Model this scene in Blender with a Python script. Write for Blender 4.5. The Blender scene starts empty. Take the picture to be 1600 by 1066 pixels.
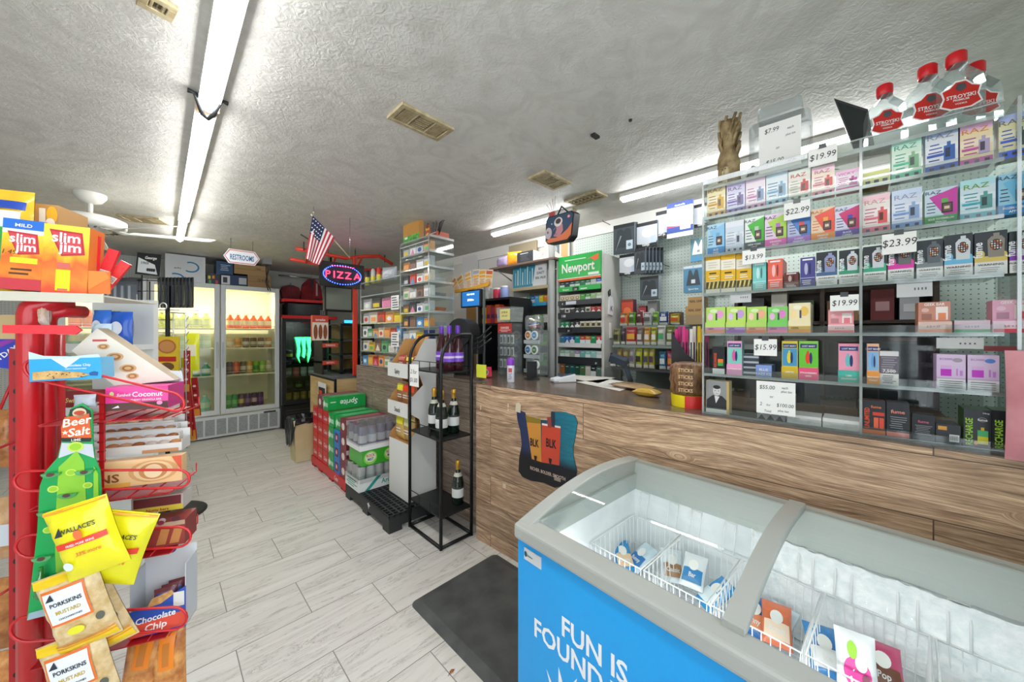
import bpy, math, random
from mathutils import Vector, Matrix

# ---------------------------------------------------------------- camera, world, exposure
SC = bpy.context.scene
COL = SC.collection
FPX, HZN, EYE = 557.0, 523.0, 1.40
YAW = math.radians(44.64)
cam_d = bpy.data.cameras.new('camera'); cam = bpy.data.objects.new('camera',cam_d); COL.objects.link(cam)
cam.location = (0,0,EYE); cam.rotation_euler = (math.radians(90),0,-YAW)
cam_d.sensor_width = 36; cam_d.lens = 36 * FPX / 1600; cam_d.shift_y = -(533-HZN) / 1600
cam_d.clip_start = 0.02
SC.camera = cam
SC.view_settings.view_transform = 'Standard'
SC.view_settings.look = 'None'
SC.view_settings.exposure = 1.3
SC.view_settings.gamma = 1
SC.view_settings.use_curve_mapping = False
SC.cycles.max_bounces = 8
SC.cycles.diffuse_bounces = 5
SC.cycles.glossy_bounces = 3
SC.cycles.transmission_bounces = 4
SC.cycles.transparent_max_bounces = 40
SC.cycles.sample_clamp_indirect = 4
W_ = bpy.data.worlds.new('world'); SC.world = W_; W_.use_nodes = True
W_.node_tree.nodes['Background'].inputs[0].default_value = (0.85,0.93,1.0,1)
W_.node_tree.nodes['Background'].inputs[1].default_value = 1.5

# daylight coming in through the storefront windows (behind the camera)
def area(name,loc,rot,sx,sy,power,col=(1,1,1)):
    l = bpy.data.lights.new(name,'AREA'); l.shape = 'RECTANGLE'; l.size = sx; l.size_y = sy; l.energy = power; l.color = col
    o = bpy.data.objects.new(name,l); COL.objects.link(o); o.location = loc; o.rotation_euler = rot
    return o
area('window_daylight',(-1.0,-0.60,1.25),(math.radians(90),0,math.radians(180)),3.6,1.9,110,(0.96,0.98,1.0))
TUBE_POWER = 17.0     # emission strength of the ceiling tubes

# ---------------------------------------------------------------- frames
H_CEIL = 2.45
FW = Vector((math.sin(YAW),math.cos(YAW),0)); RT = Vector((math.cos(YAW),-math.sin(YAW),0))
ka = math.radians(2.49)
KN = Vector((math.cos(ka),math.sin(ka),0)); KC = Vector((-math.sin(ka),math.cos(ka),0))
RK = -math.pi / 2 + ka                   # local x = -KC (to the right when facing the counter), local y = KN
R0 = 0.0
NF = 1.627                               # counter front plane
CT = 1.065                               # counter top height

def ray(u): return FW + RT * ((u-800)/FPX)
def on_plane(u,nrm,k,v=None):
    r = ray(u); t = k / r.dot(nrm); p = r * t
    if v is not None: p = Vector((p.x,p.y,EYE+(HZN-v)/FPX*t))
    return p
def on_z(u,v,z):
    t = (EYE-z) * FPX / (v-HZN); p = ray(u) * t
    return Vector((p.x,p.y,z))
def on_n(u,n,v=None): return on_plane(u,KN,n,v)
def on_y(u,y,v=None): return on_plane(u,Vector((0,1,0)),y,v)
def on_x(u,x,v=None): return on_plane(u,Vector((1,0,0)),x,v)
def on_d(u,d,v=None): return on_plane(u,FW,d,v)
def K(n,c,z=0): p = KN * n + KC * c; return Vector((p.x,p.y,z))
def kc(u,n): return on_n(u,n).dot(KC)

# ---------------------------------------------------------------- materials
_m = {}
def lin(h):
    o = []
    for i in (0,2,4):
        c = int(h[i:i+2],16) / 255
        o.append(c/12.92 if c <= 0.04045 else ((c+0.055)/1.055)**2.4)
    return (o[0],o[1],o[2],1)
def C(h,r=0.5,metal=0.0,coat=0.0):
    k = (h,r,metal,coat)
    if k in _m: return _m[k]
    m = bpy.data.materials.new('paint_'+h); m.use_nodes = True
    b = m.node_tree.nodes['Principled BSDF']
    b.inputs['Base Color'].default_value = lin(h); b.inputs['Roughness'].default_value = r
    b.inputs['Metallic'].default_value = metal
    if coat: b.inputs['Coat Weight'].default_value = coat
    _m[k] = m
    return m
def glow(h,s):
    k = ('glow',h,s)
    if k in _m: return _m[k]
    m = bpy.data.materials.new('glow_'+h); m.use_nodes = True; b = m.node_tree.nodes['Principled BSDF']
    b.inputs['Base Color'].default_value = lin(h); b.inputs['Emission Color'].default_value = lin(h); b.inputs['Emission Strength'].default_value = s
    _m[k] = m
    return m
def clear(tint='ffffff',gloss=0.10,rough=0.05,body=0.0,bodycol='dfe6e6'):
    """thin clear plastic or glass: mostly transparent with a little mirror and a little body"""
    k = ('clear',tint,gloss,rough,body,bodycol)
    if k in _m: return _m[k]
    m = bpy.data.materials.new('clear_'+tint); m.use_nodes = True; nt = m.node_tree; nt.nodes.clear()
    out = nt.nodes.new('ShaderNodeOutputMaterial'); t = nt.nodes.new('ShaderNodeBsdfTransparent'); t.inputs[0].default_value = lin(tint)
    g = nt.nodes.new('ShaderNodeBsdfGlossy'); g.inputs['Roughness'].default_value = rough
    fr = nt.nodes.new('ShaderNodeLayerWeight'); fr.inputs[0].default_value = 0.25
    mt = nt.nodes.new('ShaderNodeMath'); mt.operation = 'MULTIPLY_ADD'; mt.inputs[1].default_value = 0.45; mt.inputs[2].default_value = gloss
    nt.links.new(fr.outputs['Fresnel'],mt.inputs[0])
    mx = nt.nodes.new('ShaderNodeMixShader'); nt.links.new(mt.outputs[0],mx.inputs[0])
    last = t.outputs[0]
    if body:
        d = nt.nodes.new('ShaderNodeBsdfDiffuse'); d.inputs[0].default_value = lin(bodycol)
        m2 = nt.nodes.new('ShaderNodeMixShader'); m2.inputs[0].default_value = body
        nt.links.new(t.outputs[0],m2.inputs[1]); nt.links.new(d.outputs[0],m2.inputs[2]); last = m2.outputs[0]
    nt.links.new(last,mx.inputs[1]); nt.links.new(g.outputs[0],mx.inputs[2]); nt.links.new(mx.outputs[0],out.inputs[0])
    _m[k] = m
    return m
def nodes_mat(name,build):
    if name in _m: return _m[name]
    m = bpy.data.materials.new(name); m.use_nodes = True; nt = m.node_tree
    def N(t,**kw):
        n = nt.nodes.new('ShaderNode'+t)
        for a, b in kw.items():
            if a.startswith('i_'): n.inputs[a[2:].replace('_',' ')].default_value = b
            else: setattr(n,a,b)
        return n
    build(nt,N,nt.links.new,nt.nodes['Principled BSDF'])
    _m[name] = m
    return m
def ramp(N,stops):
    r = N('ValToRGB'); el = r.color_ramp.elements
    while len(el) > 1: el.remove(el[-1])
    el[0].position = stops[0][0]; el[0].color = stops[0][1]
    for p, c in stops[1:]:
        e = el.new(p); e.color = c
    return r
def mottled(h1,h2,scale=8.0,rough=0.6,detail=4.0,stretch=(1,1,1),bump=0.0,lo=0.35,hi=0.65,metal=0.0):
    """two colours of one printed or woven surface, broken up by noise"""
    k = 'mott_%s_%s_%s_%s_%s_%s_%s' % (h1,h2,scale,rough,stretch,bump,lo)
    def b(nt,N,L,P):
        tc = N('TexCoord'); mp = N('Mapping'); mp.inputs['Scale'].default_value = stretch
        n = N('TexNoise'); n.inputs['Scale'].default_value = scale; n.inputs['Detail'].default_value = detail
        r = ramp(N,[(lo,lin(h1)),(hi,lin(h2))])
        L(tc.outputs['Object'],mp.inputs[0]); L(mp.outputs[0],n.inputs['Vector']); L(n.outputs['Fac'],r.inputs[0]); L(r.outputs[0],P.inputs['Base Color'])
        P.inputs['Roughness'].default_value = rough; P.inputs['Metallic'].default_value = metal
        if bump:
            bp = N('Bump'); bp.inputs['Strength'].default_value = bump; bp.inputs['Distance'].default_value = 0.01
            L(n.outputs['Fac'],bp.inputs['Height']); L(bp.outputs[0],P.inputs['Normal'])
    return nodes_mat(k,b)

WHITE = C('e9e9e6',0.45); BLACK = C('15161a',0.45); PAPER = C('f2f2ee',0.7); CHROME = C('c9ccce',0.25,1.0)
ACRY = clear('f4f7f6',0.04,0.04,0.02); ACRY_EDGE = clear('eef3f2',0.25,0.1,0.35,'e6eeee')
GLASS = clear('f2f7f4',0.04,0.02)
FILM = clear('f8f8f8',0.10,0.15,0.05)

# ---------------------------------------------------------------- glyphs
GL = {}
def make_glyphs():
    chars = [chr(i) for i in range(33,127)] + ['¢','®']
    tmp = []
    for off, tag in ((0.0,'r'),(0.022,'b')):
        for ch in chars:
            for s in (ch,ch+'I'):
                cu = bpy.data.curves.new('glyph','FONT'); cu.body = s; cu.size = 1; cu.offset = off; cu.resolution_u = 2; cu.fill_mode = 'FRONT'
                o = bpy.data.objects.new('glyph',cu); COL.objects.link(o); tmp.append((tag,ch,s,o))
    dg = bpy.context.evaluated_depsgraph_get(); dg.update()
    raw = {}
    for tag, ch, s, o in tmp:
        me = o.evaluated_get(dg).to_mesh()
        vs = [(v.co.x,v.co.y) for v in me.vertices]; fs = [tuple(p.vertices) for p in me.polygons]
        raw[(tag,s)] = (vs,fs)
    for tag in ('r','b'):
        wi = max(v[0] for v in raw[(tag,'I')][0])
        for ch in chars:
            vs, fs = raw[(tag,ch)]
            adv = max(v[0] for v in raw[(tag,ch+'I')][0]) - wi
            GL[(tag,ch)] = (vs,fs,adv)
        GL[(tag,' ')] = ([],[],0.28)
    for tag, ch, s, o in tmp:
        cu = o.data; bpy.data.objects.remove(o); bpy.data.curves.remove(cu)
make_glyphs()

# ---------------------------------------------------------------- mesh builder
class MB:
    def __init__(self):
        self.v = []; self.f = []; self.mi = []; self.sm = []; self.mats = []; self.T = Matrix.Identity(4); self.warp = None
    def m(self,mat):
        if mat not in self.mats: self.mats.append(mat)
        return self.mats.index(mat)
    def add(self,vs,fs,mat,smooth=False):
        b = len(self.v); T = self.T
        for p in vs:
            if self.warp: p = self.warp(*p)
            q = T @ Vector(p); self.v.append((q.x,q.y,q.z))
        k = self.m(mat)
        for f in fs:
            self.f.append(tuple(b+i for i in f)); self.mi.append(k); self.sm.append(smooth)
        return self
    def box(self,x0,x1,y0,y1,z0,z1,mat):
        vs = [(x,y,z) for z in (z0,z1) for y in (y0,y1) for x in (x0,x1)]
        return self.add(vs,[(0,2,3,1),(4,5,7,6),(0,1,5,4),(2,6,7,3),(0,4,6,2),(1,3,7,5)],mat)
    def cbox(self,cx,cy,cz,sx,sy,sz,mat): return self.box(cx-sx/2,cx+sx/2,cy-sy/2,cy+sy/2,cz-sz/2,cz+sz/2,mat)
    def rect(self,x0,x1,z0,z1,mat,y=-0.0006):
        """a printed panel on the front (-y) side"""
        if self.warp:
            n = 6
            vs = [(x0+(x1-x0)*i/n,y,z0+(z1-z0)*j/n) for j in range(n+1) for i in range(n+1)]
            fs = [(j*(n+1)+i,j*(n+1)+i+1,(j+1)*(n+1)+i+1,(j+1)*(n+1)+i) for j in range(n) for i in range(n)]
            return self.add(vs,fs,mat,True)
        return self.add([(x0,y,z0),(x1,y,z0),(x1,y,z1),(x0,y,z1)],[(0,1,2,3)],mat)
    def poly(self,pts,mat,y=-0.0006):
        return self.add([(x,y,z) for x,z in pts],[tuple(range(len(pts)))],mat)
    def prism(self,pts,y0,y1,mat,mat_side=None):
        """outline (x,z), counter-clockwise from the front, between y0 and y1"""
        n = len(pts)
        self.add([(x,y0,z) for x,z in pts],[tuple(range(n))],mat)
        self.add([(x,y1,z) for x,z in pts],[tuple(reversed(range(n)))],mat)
        vs = [(x,y0,z) for x,z in pts] + [(x,y1,z) for x,z in pts]
        return self.add(vs,[(i,i+n,(i+1)%n+n,(i+1)%n) for i in range(n)],mat_side or mat)
    def ell(self,cx,cz,rx,rz,mat,y=-0.0009,n=16,a0=0,a1=2*math.pi):
        full = abs(a1-a0-2*math.pi) < 1e-6
        pts = [(cx+rx*math.cos(a0+(a1-a0)*i/n),cz+rz*math.sin(a0+(a1-a0)*i/n)) for i in range(n if full else n+1)]
        return self.poly(pts,mat,y)
    def lathe(self,prof,mat,seg=14,cx=0,cy=0,z0=0,cap=True,smooth=True,sx=1,sy=1):
        vs = []; n = len(prof)
        for r, z in prof:
            for i in range(seg):
                a = 2 * math.pi * i / seg; vs.append((cx+r*sx*math.cos(a),cy+r*sy*math.sin(a),z0+z))
        fs = [(j*seg+i,j*seg+(i+1)%seg,(j+1)*seg+(i+1)%seg,(j+1)*seg+i) for j in range(n-1) for i in range(seg)]
        self.add(vs,fs,mat,smooth)
        if cap:
            self.add(vs[:seg],[tuple(reversed(range(seg)))],mat); self.add(vs[-seg:],[tuple(range(seg))],mat)
        return self
    def tube(self,pts,r,mat,n=6,closed=False):
        P = [Vector(p) for p in pts]; vs = []; m = len(P); up = None
        for i, p in enumerate(P):
            if closed: t = P[(i+1)%m] - P[i-1]
            else: t = (P[min(i+1,m-1)]-P[max(i-1,0)])
            t.normalize()
            if up is None:
                up = t.orthogonal().normalized()
            up = (up-t*up.dot(t))
            up = up.normalized() if up.length > 1e-6 else t.orthogonal().normalized()
            s = t.cross(up)
            for k in range(n):
                a = 2 * math.pi * k / n; q = p + up * (r*math.cos(a)) + s * (r*math.sin(a)); vs.append(tuple(q))
        fs = []
        for i in range(m if closed else m-1):
            j = (i+1) % m
            for k in range(n): fs.append((i*n+k,i*n+(k+1)%n,j*n+(k+1)%n,j*n+k))
        if not closed: fs += [tuple(reversed(range(n))),tuple((m-1)*n+k for k in range(n))]
        return self.add(vs,fs,mat,n> 4)
    def text(self,s,x,z,size,mat,y=-0.0012,align='c',bold=True,sx=1.0,rot=0.0,slant=0.0):
        tag = 'b' if bold else 'r'
        w = sum(GL.get((tag,ch),GL[(tag,'?')])[2] for ch in s) * size * sx
        cx = {'c':-w/2,'l': 0,'r':-w}[align]; ca, sa = math.cos(rot), math.sin(rot)
        for ch in s:
            vs, fs, adv = GL.get((tag,ch),GL[(tag,'?')])
            if vs:
                out = []
                for a, b in vs:
                    lx = cx + (a+slant*b) * size * sx; lz = b * size
                    out.append((x+lx*ca-lz*sa,y,z+lx*sa+lz*ca))
                self.add(out,fs,mat)
            cx += adv * size * sx
        return self
    def lines(self,x0,x1,z0,z1,n,mat,y=-0.0009,rnd=None,fill=0.45):
        """rows of tiny unreadable print"""
        rnd = rnd or random
        for i in range(n):
            zc = z0 + (z1-z0) * (i+0.5) / n; h = (z1-z0) / n * fill / 2
            self.rect(x0+(x1-x0)*rnd.random()*0.15,x1-(x1-x0)*rnd.random()*0.3,zc-h,zc+h,mat,y)
        return self
    def ball(self,cx,cy,cz,rx,ry,rz,mat,seg=12,rings=8):
        vs = [];
        for j in range(rings+1):
            ph = math.pi * j / rings
            for i in range(seg):
                a = 2 * math.pi * i / seg
                vs.append((cx+rx*math.sin(ph)*math.cos(a),cy+ry*math.sin(ph)*math.sin(a),cz-rz*math.cos(ph)))
        fs = [(j*seg+i,j*seg+(i+1)%seg,(j+1)*seg+(i+1)%seg,(j+1)*seg+i) for j in range(rings) for i in range(seg)]
        return self.add(vs,fs,mat,True)
    def build(self,name,parent=None,loc=(0,0,0),rot=0.0,label=None,cat=None,group=None,kind=None,bev=0.0,seg=2,rotx=0.0,roty=0.0):
        me = bpy.data.meshes.new(name); me.from_pydata(self.v,[],self.f)
        for m in self.mats: me.materials.append(m)
        me.polygons.foreach_set('material_index',self.mi); me.polygons.foreach_set('use_smooth',self.sm)
        me.update()
        o = bpy.data.objects.new(name,me); COL.objects.link(o)
        o.location = loc; o.rotation_euler = (rotx,roty,rot)
        if parent: o.parent = parent
        if bev:
            bm = o.modifiers.new('bevel','BEVEL'); bm.width = bev; bm.segments = seg; bm.limit_method = 'ANGLE'; bm.angle_limit = math.radians(40)
        return tag(o,label,cat,group,kind)
def tag(o,label=None,cat=None,group=None,kind=None):
    if label: o['label'] = label
    if cat: o['category'] = cat
    if group: o['group'] = group
    if kind: o['kind'] = kind
    return o
def empty(name,loc=(0,0,0),rot=0.0,label=None,cat=None,group=None):
    o = bpy.data.objects.new(name,None); COL.objects.link(o); o.location = loc; o.rotation_euler = (0,0,rot); o.empty_display_size = 0.05
    return tag(o,label,cat,group)
def copy_thing(root,loc,rot=None,label=None,group=None,scale=None):
    def cp(o,par):
        c = o.copy(); COL.objects.link(c)
        if par: c.parent = par
        for ch in o.children: cp(ch,c)
        return c
    r = cp(root,None); r.location = loc
    if rot is not None: r.rotation_euler = (0,0,rot)
    if scale: r.scale = scale
    if label: r['label'] = label
    if group: r['group'] = group
    return r
def shade(h,f):
    r, g, b = (int(h[i:i+2],16) for i in (0,2,4))
    k = lambda c: max(0,min(255,int(c*f if f <= 1 else c+(255-c)*(f-1))))
    return '%02x%02x%02x' % (k(r),k(g),k(b))
# ================================================================ the room
def m_floor(nt,N,L,P):
    tc = N('TexCoord'); mp = N('Mapping'); mp.inputs['Location'].default_value = (-0.24+6.1,-1.985+6.1,0)
    L(tc.outputs['Object'],mp.inputs[0])
    br = N('TexBrick'); br.offset = 0.5; br.offset_frequency = 2
    for a, b in (('Scale',1),('Mortar Size',0.0022),('Mortar Smooth',0.1),('Bias',0),('Brick Width',0.61),('Row Height',0.305)): br.inputs[a].default_value = b
    br.inputs['Color1'].default_value = (0,0,0,1); br.inputs['Color2'].default_value = (1,1,1,1); br.inputs['Mortar'].default_value = (0,0,0,1)
    L(mp.outputs[0],br.inputs['Vector'])
    # each tile shifts the veins
    add = N('VectorMath',operation='MULTIPLY_ADD'); add.inputs[1].default_value = (1,1,1)
    sc = N('VectorMath',operation='SCALE'); sc.inputs['Scale'].default_value = 7.0; L(br.outputs['Color'],sc.inputs[0])
    L(mp.outputs[0],add.inputs[0]); L(sc.outputs[0],add.inputs[2])
    m2 = N('Mapping'); m2.inputs['Scale'].default_value = (0.55,4.6,1); m2.inputs['Rotation'].default_value = (0,0,0.16); L(add.outputs[0],m2.inputs[0])
    n1 = N('TexNoise'); n1.inputs['Scale'].default_value = 2.6; n1.inputs['Detail'].default_value = 8; n1.inputs['Roughness'].default_value = 0.68; n1.inputs['Distortion'].default_value = 0.6; L(m2.outputs[0],n1.inputs['Vector'])
    r1 = ramp(N,[(0.0,lin('c9c5bd')),(0.42,lin('d9d6cf')),(0.492,lin('cfcbc4')),(0.50,lin('a09c95')),(0.508,lin('d6d3cc')),(0.66,lin('e2dfd9')),(1.0,lin('e6e4df'))]); L(n1.outputs['Fac'],r1.inputs[0])
    n2 = N('TexNoise'); n2.inputs['Scale'].default_value = 6; n2.inputs['Detail'].default_value = 6; n2.inputs['Roughness'].default_value = 0.7; L(m2.outputs[0],n2.inputs['Vector'])
    r2 = ramp(N,[(0.30,(0.5,0.49,0.47,1)),(0.37,(1,1,1,1))]); L(n2.outputs['Fac'],r2.inputs[0])
    mx = N('MixRGB',blend_type='MULTIPLY'); mx.inputs[0].default_value = 0.75; L(r1.outputs[0],mx.inputs[1]); L(r2.outputs[0],mx.inputs[2])
    mo = N('MixRGB'); L(br.outputs['Fac'],mo.inputs[0]); L(mx.outputs[0],mo.inputs[1]); mo.inputs[2].default_value = lin('8b8781'); L(mo.outputs[0],P.inputs['Base Color'])
    P.inputs['Roughness'].default_value = 0.33
    P.inputs['Specular IOR Level'].default_value = 0.35
def m_ceil(nt,N,L,P):
    tc = N('TexCoord')
    n = N('TexNoise'); n.inputs['Scale'].default_value = 5.0; n.inputs['Detail'].default_value = 5; n.inputs['Distortion'].default_value = 2.2; L(tc.outputs['Object'],n.inputs['Vector'])
    w = N('TexNoise'); w.inputs['Scale'].default_value = 34; w.inputs['Detail'].default_value = 3; w.inputs['Distortion'].default_value = 1.6; L(tc.outputs['Object'],w.inputs['Vector'])
    mm = N('Math',operation='MULTIPLY'); L(n.outputs['Fac'],mm.inputs[0]); L(w.outputs['Fac'],mm.inputs[1])
    r = ramp(N,[(0.30,lin('c3c1ba')),(0.6,lin('d2d0ca'))]); L(n.outputs['Fac'],r.inputs[0]); L(r.outputs[0],P.inputs['Base Color'])
    b = N('Bump'); b.inputs['Strength'].default_value = 0.35; b.inputs['Distance'].default_value = 0.02; L(mm.outputs[0],b.inputs['Height']); L(b.outputs[0],P.inputs['Normal'])
    P.inputs['Roughness'].default_value = 0.55
def m_peg(base,hole):
    def b(nt,N,L,P):
        tc = N('TexCoord'); sc = N('VectorMath',operation='SCALE'); sc.inputs['Scale'].default_value = 1 / 0.0254; L(tc.outputs['Object'],sc.inputs[0])
        fr = N('VectorMath',operation='FRACTION'); L(sc.outputs[0],fr.inputs[0])
        sub = N('VectorMath',operation='SUBTRACT'); sub.inputs[1].default_value = (0.5,0.5,0.5); L(fr.outputs[0],sub.inputs[0])
        mul = N('VectorMath',operation='MULTIPLY'); mul.inputs[1].default_value = (1,0,1); L(sub.outputs[0],mul.inputs[0])
        ln = N('VectorMath',operation='LENGTH'); L(mul.outputs[0],ln.inputs[0])
        r = ramp(N,[(0.0,lin(hole)),(0.11,lin(hole)),(0.15,lin(base))]); L(ln.outputs['Value'],r.inputs[0]); L(r.outputs[0],P.inputs['Base Color'])
        P.inputs['Roughness'].default_value = 0.6
    return nodes_mat('pegboard_'+base,b)
def m_wood(name,tones,plank=0.19,top=False):
    """laminate of horizontal weathered boards; object x runs along the boards"""
    def b(nt,N,L,P):
        tc = N('TexCoord'); sep = N('SeparateXYZ'); L(tc.outputs['Object'],sep.inputs[0])
        cmb = N('CombineXYZ'); L(sep.outputs['X'],cmb.inputs['X']); L(sep.outputs['Y' if top else 'Z'],cmb.inputs['Y'])
        off = N('VectorMath',operation='ADD'); off.inputs[1].default_value = (20,9.98,0); L(cmb.outputs[0],off.inputs[0])
        br = N('TexBrick'); br.offset = 0.37; br.offset_frequency = 2
        for a, c in (('Scale',1),('Mortar Size',0.0018),('Mortar Smooth',0.2),('Bias',0),('Brick Width',1.9),('Row Height',plank)): br.inputs[a].default_value = c
        br.inputs['Color1'].default_value = (0,0,0,1); br.inputs['Color2'].default_value = (1,1,1,1); br.inputs['Mortar'].default_value = (0.5,0.5,0.5,1)
        L(off.outputs[0],br.inputs['Vector'])
        s = N('VectorMath',operation='SCALE'); s.inputs['Scale'].default_value = 5; L(br.outputs['Color'],s.inputs[0])
        ad = N('VectorMath',operation='ADD'); L(off.outputs[0],ad.inputs[0]); L(s.outputs[0],ad.inputs[1])
        # flowing grain bent around knots
        kn = N('TexVoronoi'); kn.inputs['Scale'].default_value = 2.2; kn.feature = 'F1'; mk = N('Mapping'); mk.inputs['Scale'].default_value = (1.0,2.4,1); L(ad.outputs[0],mk.inputs[0]); L(mk.outputs[0],kn.inputs['Vector'])
        kr = ramp(N,[(0.0,(1,1,1,1)),(0.15,(0,0,0,1))]); L(kn.outputs['Distance'],kr.inputs[0])
        m1 = N('Mapping'); m1.inputs['Scale'].default_value = (0.75,17,1); L(ad.outputs[0],m1.inputs[0])
        n0 = N('TexNoise'); n0.inputs['Scale'].default_value = 1.2; n0.inputs['Detail'].default_value = 2; mlow = N('Mapping'); mlow.inputs['Scale'].default_value = (1.2,4,1); L(ad.outputs[0],mlow.inputs[0]); L(mlow.outputs[0],n0.inputs['Vector'])
        ma = N('Math',operation='MULTIPLY_ADD'); ma.inputs[1].default_value = 0.55; L(kr.outputs[0],ma.inputs[0]); L(n0.outputs['Fac'],ma.inputs[2])
        cy = N('CombineXYZ'); mm = N('Math',operation='MULTIPLY'); mm.inputs[1].default_value = 2.2; L(ma.outputs[0],mm.inputs[0]); L(mm.outputs[0],cy.inputs['Y'])
        ad2 = N('VectorMath',operation='ADD'); L(m1.outputs[0],ad2.inputs[0]); L(cy.outputs[0],ad2.inputs[1])
        n1 = N('TexNoise'); n1.inputs['Scale'].default_value = 2.3; n1.inputs['Detail'].default_value = 9; n1.inputs['Roughness'].default_value = 0.72; L(ad2.outputs[0],n1.inputs['Vector'])
        n3 = N('TexNoise'); n3.inputs['Scale'].default_value = 13.0; n3.inputs['Detail'].default_value = 4; n3.inputs['Roughness'].default_value = 0.6; L(ad2.outputs[0],n3.inputs['Vector'])
        av = N('Math',operation='MULTIPLY_ADD'); av.inputs[1].default_value = 0.55; L(n3.outputs['Fac'],av.inputs[0])
        h = N('Math',operation='MULTIPLY'); h.inputs[1].default_value = 0.5; L(n1.outputs['Fac'],h.inputs[0]); L(h.outputs[0],av.inputs[2])
        r = ramp(N,[(0.36,lin(tones[0])),(0.45,lin(tones[1])),(0.53,lin(tones[2])),(0.60,lin(tones[3])),(0.70,lin(tones[4]))]); L(av.outputs[0],r.inputs[0])
        # board to board tone
        hs = N('HueSaturation'); vr = N('Math',operation='MULTIPLY_ADD'); vr.inputs[1].default_value = 0.35; vr.inputs[2].default_value = 0.82; L(br.outputs['Color'],vr.inputs[0]); L(vr.outputs[0],hs.inputs['Value']); L(r.outputs[0],hs.inputs['Color'])
        mo = N('MixRGB'); L(br.outputs['Fac'],mo.inputs[0]); L(hs.outputs[0],mo.inputs[1]); mo.inputs[2].default_value = lin(tones[0]); L(mo.outputs[0],P.inputs['Base Color'])
        P.inputs['Roughness'].default_value = 0.22 if top else 0.42
    return nodes_mat(name,b)
FLOORM = nodes_mat('marble_plank_tile',m_floor); CEILM = nodes_mat('knockdown_plaster',m_ceil)
PEG_G = m_peg('cbd9d2','66726e'); PEG_W = m_peg('cfcfc8','77777a')
WOOD = m_wood('weathered_boards_warm',['5a4636','8a6f58','a88a6e','c4a88a','e0c8a6'])
WOOD2 = m_wood('weathered_boards_grey',['4c4138','75665a','8f7e70','a59283','bca897'])
WOODT = m_wood('weathered_boards_top',['3c322c','56483e','6b5a4e','7d6a5c','907b6b'],top=True)
WALLP = C('dcdcd6',0.6)

def slab(name,x0,x1,y0,y1,z0,z1,mat,kind='structure',rot=0.0,loc=(0,0,0),**k):
    return MB().box(x0,x1,y0,y1,z0,z1,mat).build(name,kind=kind,rot=rot,loc=loc,**k)
YB, YF, XL, NW = 6.95, -0.48, -3.3, 3.03
def quadslab(name,pts,z0,z1,mat):
    n = len(pts); b = MB()
    b.add([(x,y,z0) for x,y in pts]+[(x,y,z1) for x,y in pts],[tuple(reversed(range(n))),tuple(range(n,2*n))]+[(i,(i+1)%n,(i+1)%n+n,i+n) for i in range(n)],mat)
    return b.build(name,kind='structure')
outer = [(XL,YF-0.1),(3.25,YF-0.1),(2.95,YB+0.1),(XL,YB+0.1)]
quadslab('floor',outer,-0.1,0.0,FLOORM)
quadslab('ceiling',outer,H_CEIL,H_CEIL+0.1,CEILM)
slab('wall_back',XL,2.85,YB,YB+0.1,0,H_CEIL,PEG_W)
slab('wall_left',XL-0.1,XL,YF,YB,0,H_CEIL,WALLP)
# right wall: local x along -KC, local y = KN
c0 = -0.6
MB().box(-1.95,0.75,0,0.1,0,H_CEIL,PEG_G).build('wall_right',kind='structure',loc=K(NW,0,0),rot=RK)
MB().box(-6.85,-1.95,0,0.1,0,H_CEIL,WALLP).build('wall_right',kind='structure',loc=K(NW,0,0),rot=RK)
b = MB().box(-6.8,0.34,-0.02,0,H_CEIL-0.11,H_CEIL,C('e6e6e1',0.5)); b.build('trim_1',kind='structure',loc=K(NW,0,0),rot=RK)
slab('baseboard_back',XL,2.7,YB-0.015,YB,0,0.09,C('5c5a56'))
# storefront wall behind the camera with its window opening
b = MB().box(1.05,3.02,YF-0.1,YF,0,H_CEIL,PEG_G)
b.box(XL,1.05,YF-0.1,YF,2.25,H_CEIL,WALLP).box(XL,1.05,YF-0.1,YF,0,0.28,WALLP).box(XL,-2.85,YF-0.1,YF,0.28,2.25,WALLP)
b.build('wall_front',kind='structure')
for i, (xa,xb) in enumerate(((-2.85,-1.55),(-1.55,-0.25),(-0.25,1.05))):
    w = MB(); g = C('8d9092',0.35,0.8); t = 0.04; y0, y1 = YF - 0.07, YF - 0.02
    w.box(xa,xa+t,y0,y1,0.28,2.25,g).box(xb-t,xb,y0,y1,0.28,2.25,g).box(xa+t,xb-t,y0,y1,0.28,0.28+t,g).box(xa+t,xb-t,y0,y1,2.21,2.25,g)
    f = w.build('window_%d'%(i+1),kind='structure')
    MB().box(xa+t,xb-t,YF-0.05,YF-0.045,0.28+t,2.21,clear('ffffff',0.03)).build('pane',parent=f)

# ---------------------------------------------------------------- ceiling tubes
TUBE = glow('ffffff',TUBE_POWER)
def fixture(p,q,lab,w=0.075):
    p, q = Vector(p), Vector(q); L_ = (q-p).length; a = math.atan2((q-p).y,(q-p).x)
    r = empty('ceiling_tube_light',(p.x,p.y,H_CEIL),a,lab,'light')
    MB().box(0,L_,-w/2,w/2,-0.03,0,C('d8d8d4',0.4)).box(-0.01,0,-w/2,w/2,-0.045,0,C('c9b79a')).box(L_,L_+0.01,-w/2,w/2,-0.045,0,C('c9b79a')).build('housing',r)
    prof = [(w*0.36*math.cos(t),-0.03-0.03*math.sin(t)) for t in [math.pi*i/8 for i in range(9)]]
    m = MB(); n = len(prof)
    m.add([(0.01,y,z) for y,z in prof]+[(L_-0.01,y,z) for y,z in prof],[(i,i+1,i+1+n,i+n) for i in range(n-1)]+[tuple(range(n)),tuple(reversed(range(n,2*n)))],TUBE,True)
    m.build('diffuser',r)
    return r
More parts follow.
